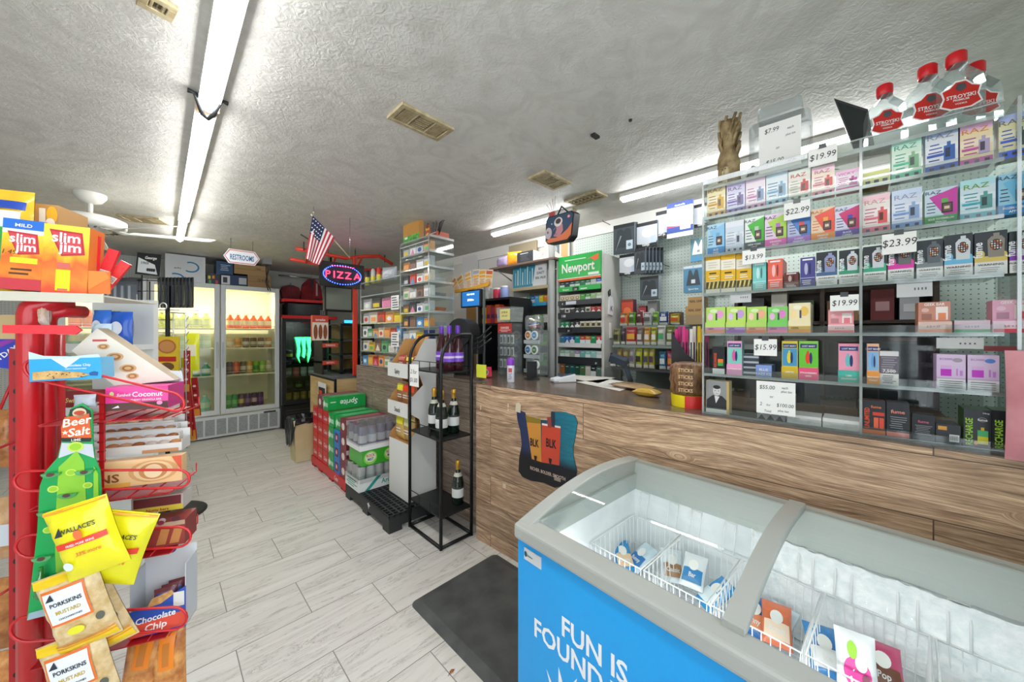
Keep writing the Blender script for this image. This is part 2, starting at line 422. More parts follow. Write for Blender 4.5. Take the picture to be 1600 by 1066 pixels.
def ceil_pt(u,v):
    t = (H_CEIL-EYE) * FPX / (HZN-v); p = ray(u) * t; return Vector((p.x,p.y,H_CEIL))
fixture((0.155,-0.30,0),(0.155,2.09,0),'long bright ceiling tube light nearest the storefront, above the snack rack aisle')
fixture((0.15,2.15,0),(0.15,4.30,0),'bright ceiling tube light in the middle of the aisle row, past the black cable')
fixture((0.15,4.34,0),(0.15,5.20,0),'short far ceiling tube light in front of the white drinks cooler',0.06)
fixture(K(2.52,-0.30),K(2.52,1.215),'ceiling tube light over the cashier side nearest the pegboard undershirts',0.06)
fixture(K(2.52,1.64),K(2.52,2.60),'ceiling tube light behind the hanging astronaut lunch bag',0.06)
# dark cable hugging the joint of two fixtures
pts = [ceil_pt(u,v) for u,v in ((293,136),(305,141),(316,152),(325,160),(334,153),(345,153),(356,158))]
b = MB()
b.tube([(p.x,p.y,H_CEIL-(0.075 if 2 <= i <= 4 else 0.012)) for i,p in enumerate(pts)],0.010,C('2b2c2e'))
b.build('cable_strap',label='dark rubber cable strap wrapped under the joint of the ceiling tube lights',cat='cable')
b = MB(); p = ceil_pt(930,211); b.cbox(p.x,p.y,H_CEIL-0.006,0.05,0.025,0.012,BLACK); b.build('ceiling_plate',label='small black plate stuck on the bare ceiling',cat='plate')
p = ceil_pt(985,187); b = MB(); b.lathe([(0.008,-0.008),(0.009,0)],BLACK,8,p.x,p.y,H_CEIL); b.build('ceiling_hook',label='tiny dark screw hook in the ceiling near the black plate',cat='hook')

# ---------------------------------------------------------------- ceiling vents
def vent(corners,lab,dark='6b6250',cross=False):
    """corners in the photo, a-b the first long side; built as a real rectangle on the ceiling"""
    P = [ceil_pt(*c) for c in corners]; cen = sum(P,Vector()) / 4
    ax = ((P[1]-P[0])+(P[2]-P[3])); lx = ax.length / 2; a = math.atan2(ax.y,ax.x)
    ly = ((P[3]-P[0]).length+(P[2]-P[1]).length) / 2
    # snap to the room grid
    r = empty('ceiling_vent',(cen.x,cen.y,H_CEIL),a,lab,'vent')
    fm = mottled('b9ab88','a08f6b',30,0.55); x, y, t = lx / 2, ly / 2, 0.022
    b = MB(); b.box(-x,x,-y,-y+t,-0.014,0,fm).box(-x,x,y-t,y,-0.014,0,fm).box(-x,-x+t,-y+t,y-t,-0.014,0,fm).box(x-t,x,-y+t,y-t,-0.014,0,fm)
    for f in (-1,1): b.box(f*lx/6-0.004,f*lx/6+0.004,-y+t,y-t,-0.012,0,fm)
    b.build('frame',r,bev=0.002)
    MB().box(-x+t,x-t,-y+t,y-t,-0.002,0,C(dark)).build('duct_opening',r)
    b = MB(); n = 10
    for k in range(3):
        xa = -x + t + (lx-2*t) * k / 3 + 0.006; xb = xa + (lx-2*t) / 3 - 0.012
        if k == 1 or cross:
            for i in range(7):
                yy = -y + t + (ly-2*t) * (i+0.5) / 7; b.box(xa,xb,yy-0.0035,yy+0.0035,-0.010,-0.002,fm)
        else:
            for i in range(n):
                xx = xa + (xb-xa) * (i+0.5) / n; b.box(xx-0.0025,xx+0.0025,-y+t,y-t,-0.010,-0.002,fm)
    b.build('louvre',r)
    return r
vent([(604,181),(684,218),(710,199),(629,158)],'large tan ceiling vent over the middle of the floor, by itself')
vent([(825,278),(865,296),(893,283),(850,264)],'rusty tan ceiling vent from which the astronaut lunch bag hangs')
vent([(882,313),(901,322),(949,304),(930,296)],'slanting tan ceiling vent between the two cashier side tube lights',cross=True)
vent([(200,-8),(272,33),(277,8),(232,-14)],'dirty white ceiling vent cut by the top edge beside the long tube light')
vent([(188,343),(258,349),(257,342),(196,336)],'ceiling vent behind the white ceiling fan')

# ---------------------------------------------------------------- ceiling fan
fp = ceil_pt(141,303); fr = empty('ceiling_fan',(fp.x,fp.y,H_CEIL),0,'white ceiling fan with long pale blades near the back pegboard','fan')
FANW = C('dcdad2',0.35)
MB().lathe([(0.085,0),(0.085,-0.02),(0.06,-0.06),(0.02,-0.075)],FANW,20).build('canopy',fr)
MB().lathe([(0.014,-0.07),(0.014,-0.17)],FANW,10).build('downrod',fr)
b = MB(); b.lathe([(0.05,-0.16),(0.16,-0.175),(0.19,-0.19),(0.19,-0.24),(0.15,-0.262),(0.09,-0.27),(0.05,-0.30),(0.045,-0.33),(0.0,-0.335)],FANW,32,cap=False)
for i in range(24):
    a = i / 24 * 2 * math.pi; b.T = Matrix.Rotation(a,4,'Z'); b.box(0.11,0.155,-0.006,0.006,-0.268,-0.262,C('55554f'))
b.T = Matrix.Identity(4); b.build('motor_housing',fr)
for a in (-52,-20,92,164,236):
    b = MB(); b.T = Matrix.Rotation(math.radians(a),4,'Z')
    b.prism([(0.22,-0.055),(0.70,-0.075),(0.73,-0.06),(0.74,0),(0.73,0.06),(0.70,0.075),(0.22,0.055)],0,0.006,FANW)
    # lay the outline flat
    vs = b.v; R_ = Matrix.Rotation(math.radians(a),4,'Z'); Ri = R_.inverted(); nv = []
    for p in vs:
        q = Ri @ Vector(p); q = Vector((q.x,q.z,-0.275+q.y+q.z*0.34)); q = R_ @ q; nv.append(tuple(q))
    b.v = nv; bl = b.build('blade',fr)
    b = MB(); b.T = R_; b.tube([(0.12,0.03,-0.262),(0.17,0.04,-0.275),(0.23,0.02,-0.279),(0.30,0.0,-0.281)],0.006,FANW); b.tube([(0.12,-0.03,-0.262),(0.17,-0.04,-0.275),(0.23,-0.02,-0.283),(0.30,0.0,-0.281)],0.006,FANW); b.build('blade_bracket',bl)
# ================================================================ counter, mat, freezer
def px(u,v,n=NF):
    p = on_n(u,n,v); return (-p.dot(KC),p.z)
NL = 1.735; CJ = kc(744,NF); CL = kc(557,NL)
def counter(c_lo,c_hi,wood,lab,n=NF):
    r = empty('service_counter',K(n,0,0),RK,lab,'counter')
    x0, x1 = -c_hi, -c_lo
    MB().box(x0,x1,0,0.03,0,CT-0.004,wood).build('front_panel',r)
    MB().box(x0,x1,0.0,0.62,CT-0.004,CT,WOODT).build('worktop',r)
    MB().box(x0,x1,0.031,0.60,0.04,CT-0.03,C('4a4038')).build('body',r)
    return r
counter(-0.36,CJ,WOOD,'long cashier counter faced with warm brown weathered boards behind the blue freezer')
counter(CJ+0.002,CL,WOOD2,'greyer board-faced counter length behind the black bottle rack and snack stand',NL)
# pale chips in the laminate
b = MB()
for u, v, w, h in ((751,637,2,7),(794,634,2,6),(788,760,6,6),(794,641,2,3)):
    x, z = px(u,v); b.box(x-w*.0022,x+w*.0022,-0.0008,0,z-h*.0022,z+h*.0022,C('d9c6ab'))
b.build('board_chips',loc=K(NF,0,0),rot=RK,label='pale chipped flecks in the counter boards left of the cutout poster',cat='chip')

# cut-out cigar poster on the counter front
def poster():
    T0 = K(NF-0.001,0,0); b = MB()
    O = [(808,644),(812,641),(821,645),(822,652),(846,656),(861,657),(862,643),(884,644),(899,650),(903,660),(900,680),(896,700),(897,715),(902,735),(900,752),(893,756),(868,762),(850,754),(830,751),(817,745),(811,736),(812,715),(816,695),(814,675),(809,655)]
    pts = [px(u,v) for u,v in O]; pts.reverse()
    m_bg = nodes_mat('cutout_print',cut_bg)
    b.prism(pts,-0.004,0.0,m_bg,C('1c2233'))
    q = lambda L_: [px(u,v) for u,v in L_]
    b.poly(q([(806,643),(807,630),(812,629),(815,633),(814,645)]),C('cfc4ab'),-0.0045)
    b.poly(q([(876,757),(870,662),(862,662),(864,757)]) if 0 else q([(824,660),(846,662),(847,722),(832,717)]),C('c98a35',0.4),-0.005)
    b.poly(q([(822,649),(846,655),(846,662),(824,660)]),C('8a7420',0.4),-0.0052)
    b.poly(q([(848,663),(877,668),(875,727),(847,722)]),C('c8452e',0.4),-0.0055)
    b.poly(q([(848,661),(877,666),(877,669),(848,664)]),C('e9d9cf',0.4),-0.006)
    b.poly(q([(862,643),(868,644),(868,668),(862,666)]),C('2a3140',0.4),-0.0062)
    b.poly(q([(856,652),(862,651),(863,668),(857,668)]),C('8d3c33',0.4),-0.0064)
    for (u,v,s) in ((836,697,.062),(862,699,.068)):
        x, z = px(u,v); b.text('BLK',x,z,s,C('231a1c'),-0.007,sx=.62)
    for (u,v) in ((838,712),(861,716)):
        x, z = px(u,v); b.poly([(x-.012,z),(x-.004,z-.04),(x+.004,z-.04),(x+.012,z)],C('2a1c1c'),-0.007)
    x, z = px(856,741.5); b.text('RICHER. BOLDER. SMOOTH',x,z,.026,C('c9b3a6'),-0.0062,sx=.78)
    x, z = px(872,748); b.rect(x-.022,x+.022,z-.012,z+.006,C('9c8d7e'),-0.0062)
    b.build('cutout_poster',loc=T0,rot=RK,label='dark blue cutout cigar poster reading BLK stuck on the counter boards',cat='poster')
def cut_bg(nt,N,L,P):
    tc = N('TexCoord'); n = N('TexNoise'); n.inputs['Scale'].default_value = 5; n.inputs['Detail'].default_value = 6
    mp = N('Mapping'); mp.inputs['Scale'].default_value = (1,1,6); L(tc.outputs['Generated'],mp.inputs[0]); L(mp.outputs[0],n.inputs['Vector'])
    s = N('SeparateXYZ'); L(tc.outputs['Generated'],s.inputs[0])
    r = ramp(N,[(0.0,lin('1e2c52')),(0.35,lin('26335c')),(0.55,lin('17566e')),(1.0,lin('17788c'))]); L(s.outputs['X'],r.inputs[0])
    r2 = ramp(N,[(0.0,lin('211f31')),(0.30,lin('2b2b40')),(0.42,(1,1,1,1))]); L(s.outputs['Z'],r2.inputs[0])
    mx = N('MixRGB',blend_type='MULTIPLY'); mx.inputs[0].default_value = 1; L(r.outputs[0],mx.inputs[1]); L(r2.outputs[0],mx.inputs[2])
    hs = N('HueSaturation'); va = N('Math',operation='ADD'); va.inputs[1].default_value = 0.5; L(n.outputs['Fac'],va.inputs[0]); L(va.outputs[0],hs.inputs['Value']); L(mx.outputs[0],hs.inputs['Color'])
    L(hs.outputs[0],P.inputs['Base Color']); P.inputs['Roughness'].default_value = 0.35
poster()

# black floor mat
MATM = mottled('424445','565958',9,0.6,bump=0.1)
def mat_outline(x0,x1,y0,y1,r):
    pts = []
    for cx, cy, a0 in ((x1-r,y1-r,0),(x0+r,y1-r,90),(x0+r,y0+r,180),(x1-r,y0+r,270)):
        for i in range(6): a = math.radians(a0+90*i/5); pts.append((cx+r*math.cos(a),cy+r*math.sin(a)))
    return pts
b = MB(); o1 = mat_outline(0,0.60,0,0.86,0.035); o2 = mat_outline(0.045,0.555,0.045,0.815,0.02); n = len(o1)
b.add([(x,y,0.0) for x,y in o1]+[(x,y,0.003) for x,y in o1]+[(x,y,0.016) for x,y in o2],[(i,(i+1)%n,(i+1)%n+n,i+n) for i in range(n)]+[(i+n,(i+1)%n+n,(i+1)%n+2*n,i+2*n) for i in range(n)]+[tuple(range(2*n,3*n))],MATM)
b.build('floor_mat',loc=(0.93,0.83,0.0005),rot=math.radians(0.5),label='black rubber floor mat lying on the tiles between the counter and blue freezer',cat='mat')

p = on_z(706,1050,.001); b = MB(); b.add([(-.012,-.004,0),(0,-.006,.004),(.016,0,.001),(.003,.007,.005),(-.008,.006,.002)],[(0,1,2,3,4)],C('9a5a2c',.7)); b.tube([(-.012,0,.002),(-.022,-.006,.002)],.001,C('7a4420'),5); b.build('dry_leaf',loc=p,label='small dry brown leaf on the tiles beside the black mat',cat='leaf')
# ---- ice cream freezer
FA = math.radians(-92.6); FX = Vector((math.cos(FA),math.sin(FA),0)); FY = Vector((-math.sin(FA),math.cos(FA),0))
FO = Vector((0.828,0.81,0)); FL, FD = 1.2, 0.70
def fx(u,y):
    """freezer x where photo column u meets freezer depth y"""
    p = on_plane(u,FY,FO.dot(FY)+y); return (p-FO).dot(FX)
def prof(y): t = max(0,min(1,y/FD)); return 0.79 + 0.055 * t + 0.042 * math.sin(math.pi*t)
frz = empty('ice_cream_freezer',FO,FA,'blue chest freezer with curved glass lid and grey rim, FUN IS FOUND lettering','freezer')
BLUE = mottled('009ae8','00a6f2',1.5,0.3); RIM = C('a9aca6',0.4); LINER = mottled('e3e8ea','f4f7f8',7,0.5,bump=0.15)
b = MB()
b.box(0,FL,0,0.05,0.06,0.745,BLUE).box(0,FL,FD-0.05,FD,0.06,0.78,WHITE).box(0,0.045,0.05,FD-0.05,0.06,0.78,WHITE).box(FL-0.045,FL,0.05,FD-0.05,0.06,0.78,WHITE).box(0.045,FL-0.045,0.05,FD-0.05,0.06,0.12,WHITE)
b.box(0.03,FL-0.03,0.03,FD-0.03,0.0,0.06,C('333538'))
b.build('body',frz)
b = MB(); ix0, ix1, iy0, iy1, iz = 0.05, FL - 0.05, 0.055, FD - 0.055, 0.44
b.box(ix0,ix1,iy0,iy1,iz-0.01,iz,LINER).box(ix0,ix1,iy0,iy0+0.008,iz,0.735,LINER).box(ix0,ix1,iy1-0.008,iy1,iz,0.735,LINER).box(ix0,ix0+0.008,iy0,iy1,iz,0.735,LINER).box(ix1-0.008,ix1,iy0,iy1,iz,0.735,LINER)
b.build('liner',frz)
# rim: front beam, back beam, curved ends
b = MB(); b.box(-0.006,FL+0.006,-0.018,0.055,0.745,0.795,RIM); b.build('front_rim',frz,bev=0.012,seg=3)
b = MB(); b.box(0,FL,FD-0.045,FD,0.76,0.845,RIM)
b.add([(0.045,FD-0.045,0.84),(FL-0.045,FD-0.045,0.84),(FL-0.045,FD-0.065,0.735),(0.045,FD-0.065,0.735)],[(0,1,2,3)],C('b3bab6',0.35)); b.build('back_rim',frz,bev=0.004)
for xa, xb in ((-0.006,0.05),(FL-0.05,FL+0.006)):
    b = MB(); ys = [0.0+FD*i/14 for i in range(15)]
    top = [(y,prof(y)+0.004) for y in ys]; pl = [(0.0,0.745)] + [(y,z) for y,z in top] + [(FD,0.745)]
    vs = [(xa,y,z) for y,z in pl] + [(xb,y,z) for y,z in pl]; n = len(pl)
    b.add(vs,[tuple(range(n)),tuple(reversed(range(n,2*n)))]+[(i,i+n,(i+1)%n+n,(i+1)%n) for i in range(n)],RIM)
    b.build('end_rim',frz,bev=0.008)
    # inner light seal strip
b = MB(); xm = fx(1145,0.03); ys = [0.03+(FD-0.06)*i/14 for i in range(15)]
for w_, dz in ((0.020,0.012),):
    vs = [];
    for y in ys: vs += [(xm-w_,y,prof(y)-0.012),(xm+w_,y,prof(y)-0.012),(xm+w_,y,prof(y)+dz),(xm-w_,y,prof(y)+dz)]
    fs = [(4*i+k,4*i+(k+1)%4,4*i+4+(k+1)%4,4*i+4+k) for i in range(14) for k in range(4)]
    b.add(vs,fs+[(0,1,2,3),(56,57,58,59)],RIM)
b.build('mullion',frz)
for xa, xb in ((0.05,xm-0.02),(xm+0.02,FL-0.05)):
    b = MB(); ys = [0.05+(FD-0.09)*i/12 for i in range(13)]
    b.add([(x,y,prof(y)) for y in ys for x in (xa,xb)],[(2*i,2*i+1,2*i+3,2*i+2) for i in range(12)],clear('f6faf8',0.02,0.02),True)
    g = b.build('glass_lid',frz)
# side inner slope panels (grey end wall above the liner)
b = MB()
for xa, xb in ((0.05,0.062),(FL-0.062,FL-0.05)): b.box(xa,xb,0.05,FD-0.045,0.735,0.80,C('b3bab6',0.35))
b.box(0.05,FL-0.05,0.05,0.062,0.735,0.77,C('b3bab6',0.35)); b.build('inner_trim',frz)
# lettering and maker plate
b = MB()
def fpx(u,v):
    p = on_plane(u,FY,FO.dot(FY),v); return ((p-FO).dot(FX),p.z)
TX = C('f4f6f7',0.4)
xa, za = fpx(884,1004); xb, zb = fpx(976,1052); s = 0.078
b.text('FUN IS',(xa+xb)/2-0.004,za+0.014,s,TX,-0.001,sx=0.92)
xa2 = fpx(834,990)[0]; za2 = za - 0.056; b.text('FOUND WHERE',xa2,za2,s,TX,-0.001,align='l',sx=0.92)
[b.poly([(q[0]-.012,q[1]-.05),(q[0]+.010,q[1]-.05),(q[0]+e,q[1])],TX,-0.001) for q,e in ((fpx(878,1046),-.012),(fpx(866,1056),-.03),(fpx(893,1052),.02))]
b.build('lettering',frz,label='white lettering')
x0, z0 = fpx(820,872); x1, z1 = fpx(846,868)
b = MB(); b.box(x0,x1,-0.003,0,z0-0.001,z0+0.036,C('d8dde0',0.3,0.3)); b.ell(x0+0.008,z0+0.018,0.006,0.009,C('1d4f63'),-0.004)
b.text('Excellence',x0+0.016,z0+0.014,0.0085,C('2a4c58'),-0.004,align='l',sx=.62); b.build('maker_plate',frz,label='small silver plate')
# added area lamp to brighten the freezer interior, under the front rim
l = bpy.data.lights.new('freezer_fill','AREA'); l.shape = 'RECTANGLE'; l.size = FL - 0.2; l.size_y = 0.02; l.energy = 0.7
lo = bpy.data.objects.new('freezer_fill',l); COL.objects.link(lo); lo.parent = frz; lo.location = (FL/2,0.075,0.725); lo.rotation_euler = (math.radians(40),0,0)

# frost on the right half of the back wall
FROST = mottled('e8eef0','fbfdfd',40,0.8,bump=0.6)
b = MB(); random.seed(4); nx, nz = 46, 14; xa, xb = xm - 0.12, ix1 - 0.008
vs = []
for j in range(nz+1):
    for i in range(nx+1):
        t = i / nx; s_ = j / nz; edge = min(1,t*4) * (0.4+0.6*math.sin(math.pi*min(1,s_*1.15)))
        vs.append((xa+(xb-xa)*t,iy1-0.010-edge*(0.022+0.02*t+random.random()*0.007),0.445+(0.735-0.445)*s_+(random.random()-.5)*.008))
b.add(vs,[(j*(nx+1)+i,j*(nx+1)+i+1,(j+1)*(nx+1)+i+1,(j+1)*(nx+1)+i) for j in range(nz) for i in range(nx)],FROST,True)
b.build('frost',frz,label='thick white frost on the inner back wall')

# wire baskets
WIRE = C('eef0f0',0.35)
BX = [(0.07,0.265),(0.275,0.465),(0.475,0.675),(0.685,0.885),(0.895,1.10)]
BL = ['white wire freezer basket nearest the counter end of the blue freezer','second white wire freezer basket, holding blue wrapped ice creams','middle white wire freezer basket under the lid mullion','white wire freezer basket holding the pink unicorn lolly','white wire freezer basket holding the blue-lidded tub, beside heavy frost']
for row in (0,1):
  for i, ((xa,xb),lb) in enumerate(zip(BX,BL)):
    y0, D, Hh = ((0.30,0.30,0.19),(0.075,0.205,0.15))[row]
    if row: lb = 'empty shallow wire basket in front of the ' + ('first','second','middle','lolly','frosted tub')[i] + ' freezer basket'
    r = empty('wire_basket',FO+FX*xa+FY*y0,FA,lb,'basket','white wire freezer baskets'); r.location.z = 0.445
    w = xb - xa
    b = MB()
    loop = lambda z, e=0: [(e,e,z),(w-e,e,z),(w-e,D-e,z),(e,D-e,z)]
    b.tube(loop(Hh),0.0028,WIRE,5,True); b.tube(loop(0.08),0.0018,WIRE,4,True); b.tube(loop(0.004,.01),0.002,WIRE,4,True)
    b.build('rim_wire',r)
    b = MB(); nx = 10
    for k in range(nx+1):
        x = w * k / nx; xe = 0.01 + (w-.02) * k / nx
        b.tube([(x,0,Hh),(xe,0.01,0.004),(xe,D-0.01,0.004),(x,D,Hh)],0.0015,WIRE,4)
    for k in range(1,10):
        y = D * k / 10
        b.tube([(0,y,Hh),(0.01,y,0.004),(w-0.01,y,0.004),(w,y,Hh)],0.0015,WIRE,4)
    b.build('wire_grid',r)
    if row == 0:
      for xh in (0.02,w-0.055):
        b = MB(); b.tube([(xh,D,Hh),(xh,D+0.02,Hh+0.07),(xh,D+0.036,Hh+0.095),(xh+0.035,D+0.036,Hh+0.095),(xh+0.035,D+0.02,Hh+0.07),(xh+0.035,D,Hh)],0.0028,WIRE,5); b.build('hook',r)
# things in the baskets
def pillow(name,w,h,t,paint,label,cat,loc,rot,rotx=0.0,roty=0.0,group=None,edge='c0c4c8',art=None,n=12,matf=None,crimp=0.06,parent=None):
    """a sealed film bag lying or hanging; front faces -y"""
    b = MB(); m0 = matf or C(paint,0.25,0.0,0.3)
    rnd = random.Random(hash_(label or paint))
    def th(x,z):
        a = max(0.0,1-(2*x/w)**4) ** 0.6; zz = abs(2*z/h-1); c = max(0.0,1-(zz/(1-crimp))**3) ** 0.6 if zz < 1 - crimp else 0
        return t / 2 * a * c + 0.0008
    ny = int(n*1.3)
    grid = []
    wob = [[(rnd.random()-.5)*t*0.10 for i in range(n+1)] for j in range(ny+1)]
    for j in range(ny+1):
        for i in range(n+1): grid.append((-w/2+w*i/n*1.0,h*j/ny,i,j))
    def pinch(x,z): return x * (1-0.05*math.sin(math.pi*max(0,min(1,z/h))))
    fr = [(pinch(x,z),-th(x,z)+(wob[j][i] if 0< i< n and 0< j< ny else 0),z) for x,z,i,j in grid]
    bk = [(pinch(x,z),th(x,z),z) for x,z,i,j in grid]
    q = lambda f: [tuple(reversed(c)) if f else c for c in [(j*(n+1)+i,j*(n+1)+i+1,(j+1)*(n+1)+i+1,(j+1)*(n+1)+i) for j in range(ny) for i in range(n)]]
    b.add(fr,q(0),m0,True); b.add(bk,q(1),m0,True)
    if art:
        b.warp = lambda x, y, z: (pinch(x,z),y-th(x,z)-t*0.055,z)
        art(b,w,h); b.warp = None
    return b.build(name,parent=parent,loc=loc,rot=rot,rotx=rotx,roty=roty,label=label,cat=cat,group=group)
def hash_(s): return sum((i+1)*ord(c) for i,c in enumerate(s))
def FZ(x,y,z): p = FO + FX * x + FY * y; return (p.x,p.y,z)
def iceart(c1,c2,t):
    def f(b,w,h):
        b.rect(-w*.42,w*.42,h*.12,h*.5,C(c1,.3)); b.ell(0,h*.6,w*.22,h*.16,C(c2,.3),-0.0015); b.text(t,0,h*.25,w*.28,WHITE,-0.002,sx=.8)
    return f
items = [
 (972,868,.50,50,'2a93cf','e8c9a2','Bunny','blue wrapped ice cream sandwich in the basket nearest the counter end'),
 (996,872,.50,-20,'cfe2ee','2d79bd','Bunny','pale wrapped cone beside the blue ice cream sandwich, first basket'),
 (1062,893,.53,30,'dfe9f0','a9805a','Classic','white and brown wrapped ice cream bar lying in the second basket'),
 (1105,925,.53,-35,'1e8fd0','dff0f8','Blue','blue wrapped ice cream on top in the second basket'),
 (1088,900,.56,10,'e9eef2','3588c2','Bar','white ice cream wrapper standing up at the back of the second basket'),
 (1180,968,.50,0,'2b6fb8','e2895b','Bunny','orange and blue wrapper at the front of the middle basket'),
 (1220,985,.52,12,'e5784f','f2d9c0','Bomb','orange wrapped frozen bar in the middle basket'),
 (1215,965,.50,-12,'d5e4ee','9c3232','Pop','pale wrapped frozen bar at the back of the middle basket'),
 (1302,1030,.55,20,'3a86c8','f2f2f2','Ice','white and blue wrapped lolly beside the pink unicorn lolly'),
 (1385,1055,.55,8,'cc4f78','7a4a3a','Pop','dark pink wrapped lolly at the front rim of the fourth basket')]
for u, v, z, a, c1, c2, t, lb in items:
    p = on_z(u,v,z); p = p - FO; yy = min(.50,max(.34,p.dot(FY)-.05))
    pillow('ice_cream_wrapper',.075,.12,.03,c1,lb,'ice cream',FZ(min(1.05,max(.12,p.dot(FX))),yy,z-.02),FA+math.radians(a),rotx=math.radians(-58),art=iceart(c2,'f2f2ee',t),group='wrapped ice creams in the freezer baskets')
# pink unicorn-shaped lolly wrapper
b = MB(); b.warp = None
u0 = lambda: None
pk = pillow('lolly_wrapper',.075,.13,.03,'f2f4f6','pink and white lolly wrapper standing upright against the front basket rim','lolly',FZ(.77,.37,.55),FA+.2,rotx=math.radians(-30),art=lambda b,w,h: (b.ell(0,h*.36,w*.34,h*.25,C('f02c9c',.3),-.001),b.ell(w*.1,h*.52,w*.15,h*.12,C('f7f3f5',.3),-.0016),b.ell(-w*.1,h*.70,w*.12,h*.14,C('a7e04a',.3),-.0016),b.ell(w*.2,h*.3,w*.1,h*.09,C('8a3b58',.3),-.002)))
tb = MB(); tb.lathe([(0.075,0),(0.085,0.11),(0.085,0.112)],C('d6bfa3',.4),24); tb.build('tub_body',None); o_ = bpy.data.objects['tub_body']
tub = empty('ice_cream_tub',FZ(.995,.44,.455),0,'round ice cream tub with frosty blue-ringed lid in the frosted end basket','tub'); o_.parent = tub; o_.name = 'container'
MB().lathe([(0.0,0.126),(0.062,0.126),(0.066,0.120),(0.090,0.120),(0.092,0.105),(0.088,0.105)],C('1c86dd',.3),28,cap=False).build('lid',tub)
b = MB(); b.lathe([(0.0,0.1275),(0.060,0.1275)],FROST,24,cap=False); b.build('lid_label',tub)
# ================================================================ clear display on the counter with vape boxes
DN = 1.668; RZ = [1.898,1.739,1.575,1.408,1.238,1.074]; DTOP = 2.055
dx0, dxm, dx1 = -kc(1099,DN), -kc(1345,DN), -kc(1592,DN)
dxe = min(dx1+0.25,0.33)
disp = empty('clear_display',K(DN,0,0),RK,'tall clear plastic shelf display full of vape boxes standing on the cashier counter','display')
DD = 0.20
def plate(b,x0,x1,y0,y1,z0,z1): b.box(x0,x1,y0,y1,z0,z1,ACRY)
for i, z in enumerate(RZ+[2.022]):
    b = MB(); b.box(dx0,dxe,0.0,DD,z-0.008,z-0.003,ACRY); b.box(dx0,dxe,-0.004,0.0,z-0.012,z-0.001,ACRY_EDGE)
    if i < 6: b.box(dx0,dxe,-0.007,-0.004,z-0.010,z+0.022,ACRY)
    b.build('shelf',disp)
for x in (dx0,dxm,dx1):
    b = MB(); b.box(x-0.003,x+0.003,0.0,DD,CT+0.001,DTOP,ACRY); b.box(x-0.0035,x+0.0035,-0.006,0.0,CT+0.001,DTOP,ACRY_EDGE); b.build('upright',disp)
b = MB(); b.box(dx0,dxe,-0.006,-0.003,2.012,DTOP,ACRY); b.box(dx0,dxe,-0.007,-0.002,DTOP-0.004,DTOP,ACRY_EDGE); b.build('top_panel',disp)
b = MB(); xs = -kc(1262,DN)
n = 90
for i in range(n): x = dx0 + (xs-dx0) * (i+.5) / n; b.box(x-(xs-dx0)/n*.35,x+(xs-dx0)/n*.35,-0.010,-0.007,DTOP-0.022,DTOP-0.002,C('f4f6f8',.3))
b.build('ribbed_strip',disp)
b = MB(); b.box(dx0+0.004,dxe,DD-0.002,DD,CT+0.002,1.40,ACRY); b.build('back_sheet',disp)

ORD = ['top','second','third','fourth','fifth','bottom']
def zpx(u,v): return EYE + (HZN-v) / FPX * on_n(u,DN).dot(FW)
DK = C('2a2d36',.4)
def sq3(b,w,z,s,col='3a3f55'):
    for k in (-.3,0.02,.33): b.rect(w*k-s,w*k+s,z-s,z+s,C(col,.4),-.0016)
def device(b,x,z,w,h,body,screen='22252c'):
    b.rect(x-w/2,x+w/2,z,z+h*.8,C(body,.3),-.0014); b.rect(x-w*.22,x+w*.12,z+h*.8,z+h,C(body,.3),-.0014); b.rect(x-w*.36,x+w*.06,z+h*.18,z+h*.66,C(screen,.25),-.002)
def a_holo(base,acc,dev,txt='RAZ',tcol=None):
    def f(b,w,h,r):
        b.rect(-w/2,w/2,0,h,C(base,.25)); b.rect(-w/2,w/2,h*.46,h*.62,C(shade(base,1.35),.25),-.001); b.rect(-w/2,w/2,h*.82,h,C(shade(acc,1.6),.25),-.001)
        b.rect(-w/2,w/2,0,h*.17,C(acc,.3),-.001); sq3(b,w,h*.09,h*.035)
        if txt: b.text(txt,-w*.05,h*.76,h*.17,C(tcol or shade(acc,.75),.3),-.0018,bold=False,sx=1.25)
        b.lines(-w*.42,w*.05,h*.24,h*.68,5,C(shade(acc,.85)),-.0015,r,.3); b.rect(-w*.45,w*.1,h*.36,h*.42,C(acc,.3),-.0014)
        device(b,w*.24,h*.24,w*.34,h*.42,dev,shade(dev,.45))
    return f
def a_raz(base,diag,dev,band,t2,tc='2b3350',bt='f5f5f5'):
    def f(b,w,h,r):
        b.rect(-w/2,w/2,0,h,C(base,.25)); b.poly([(-w*.36,h*.78),(w/2,h*.97),(w/2,h*.24),(w*.1,h*.24)],C(diag,.3),-.001)
        b.rect(-w/2,w/2,0,h*.24,C(band,.3),-.0012); b.text('RAZ',-w*.24,h*.85,h*.13,C(tc),-.0018,bold=False,sx=1.2)
        b.lines(-w*.46,-w*.1,h*.3,h*.66,4,C(tc),-.0014,r,.25)
        b.rect(w*.02,w*.36,h*.30,h*.58,C('26262c',.3),-.0017); b.rect(w*.07,w*.31,h*.34,h*.54,C('6b4a48',.3),-.002); b.rect(w*.02,w*.22,h*.58,h*.70,C(dev,.3),-.0015); b.rect(w*.1,w*.26,h*.40,h*.48,C('d9c9a8',.3),-.0022)
        ls = t2.split('|')
        for i, s in enumerate(ls): b.text(s,0,h*(.13-.085*i) if len(ls)> 1 else h*.08,h*.075,C(bt),-.002,sx=min(.85,w/(len(s)*h*.062)))
    return f
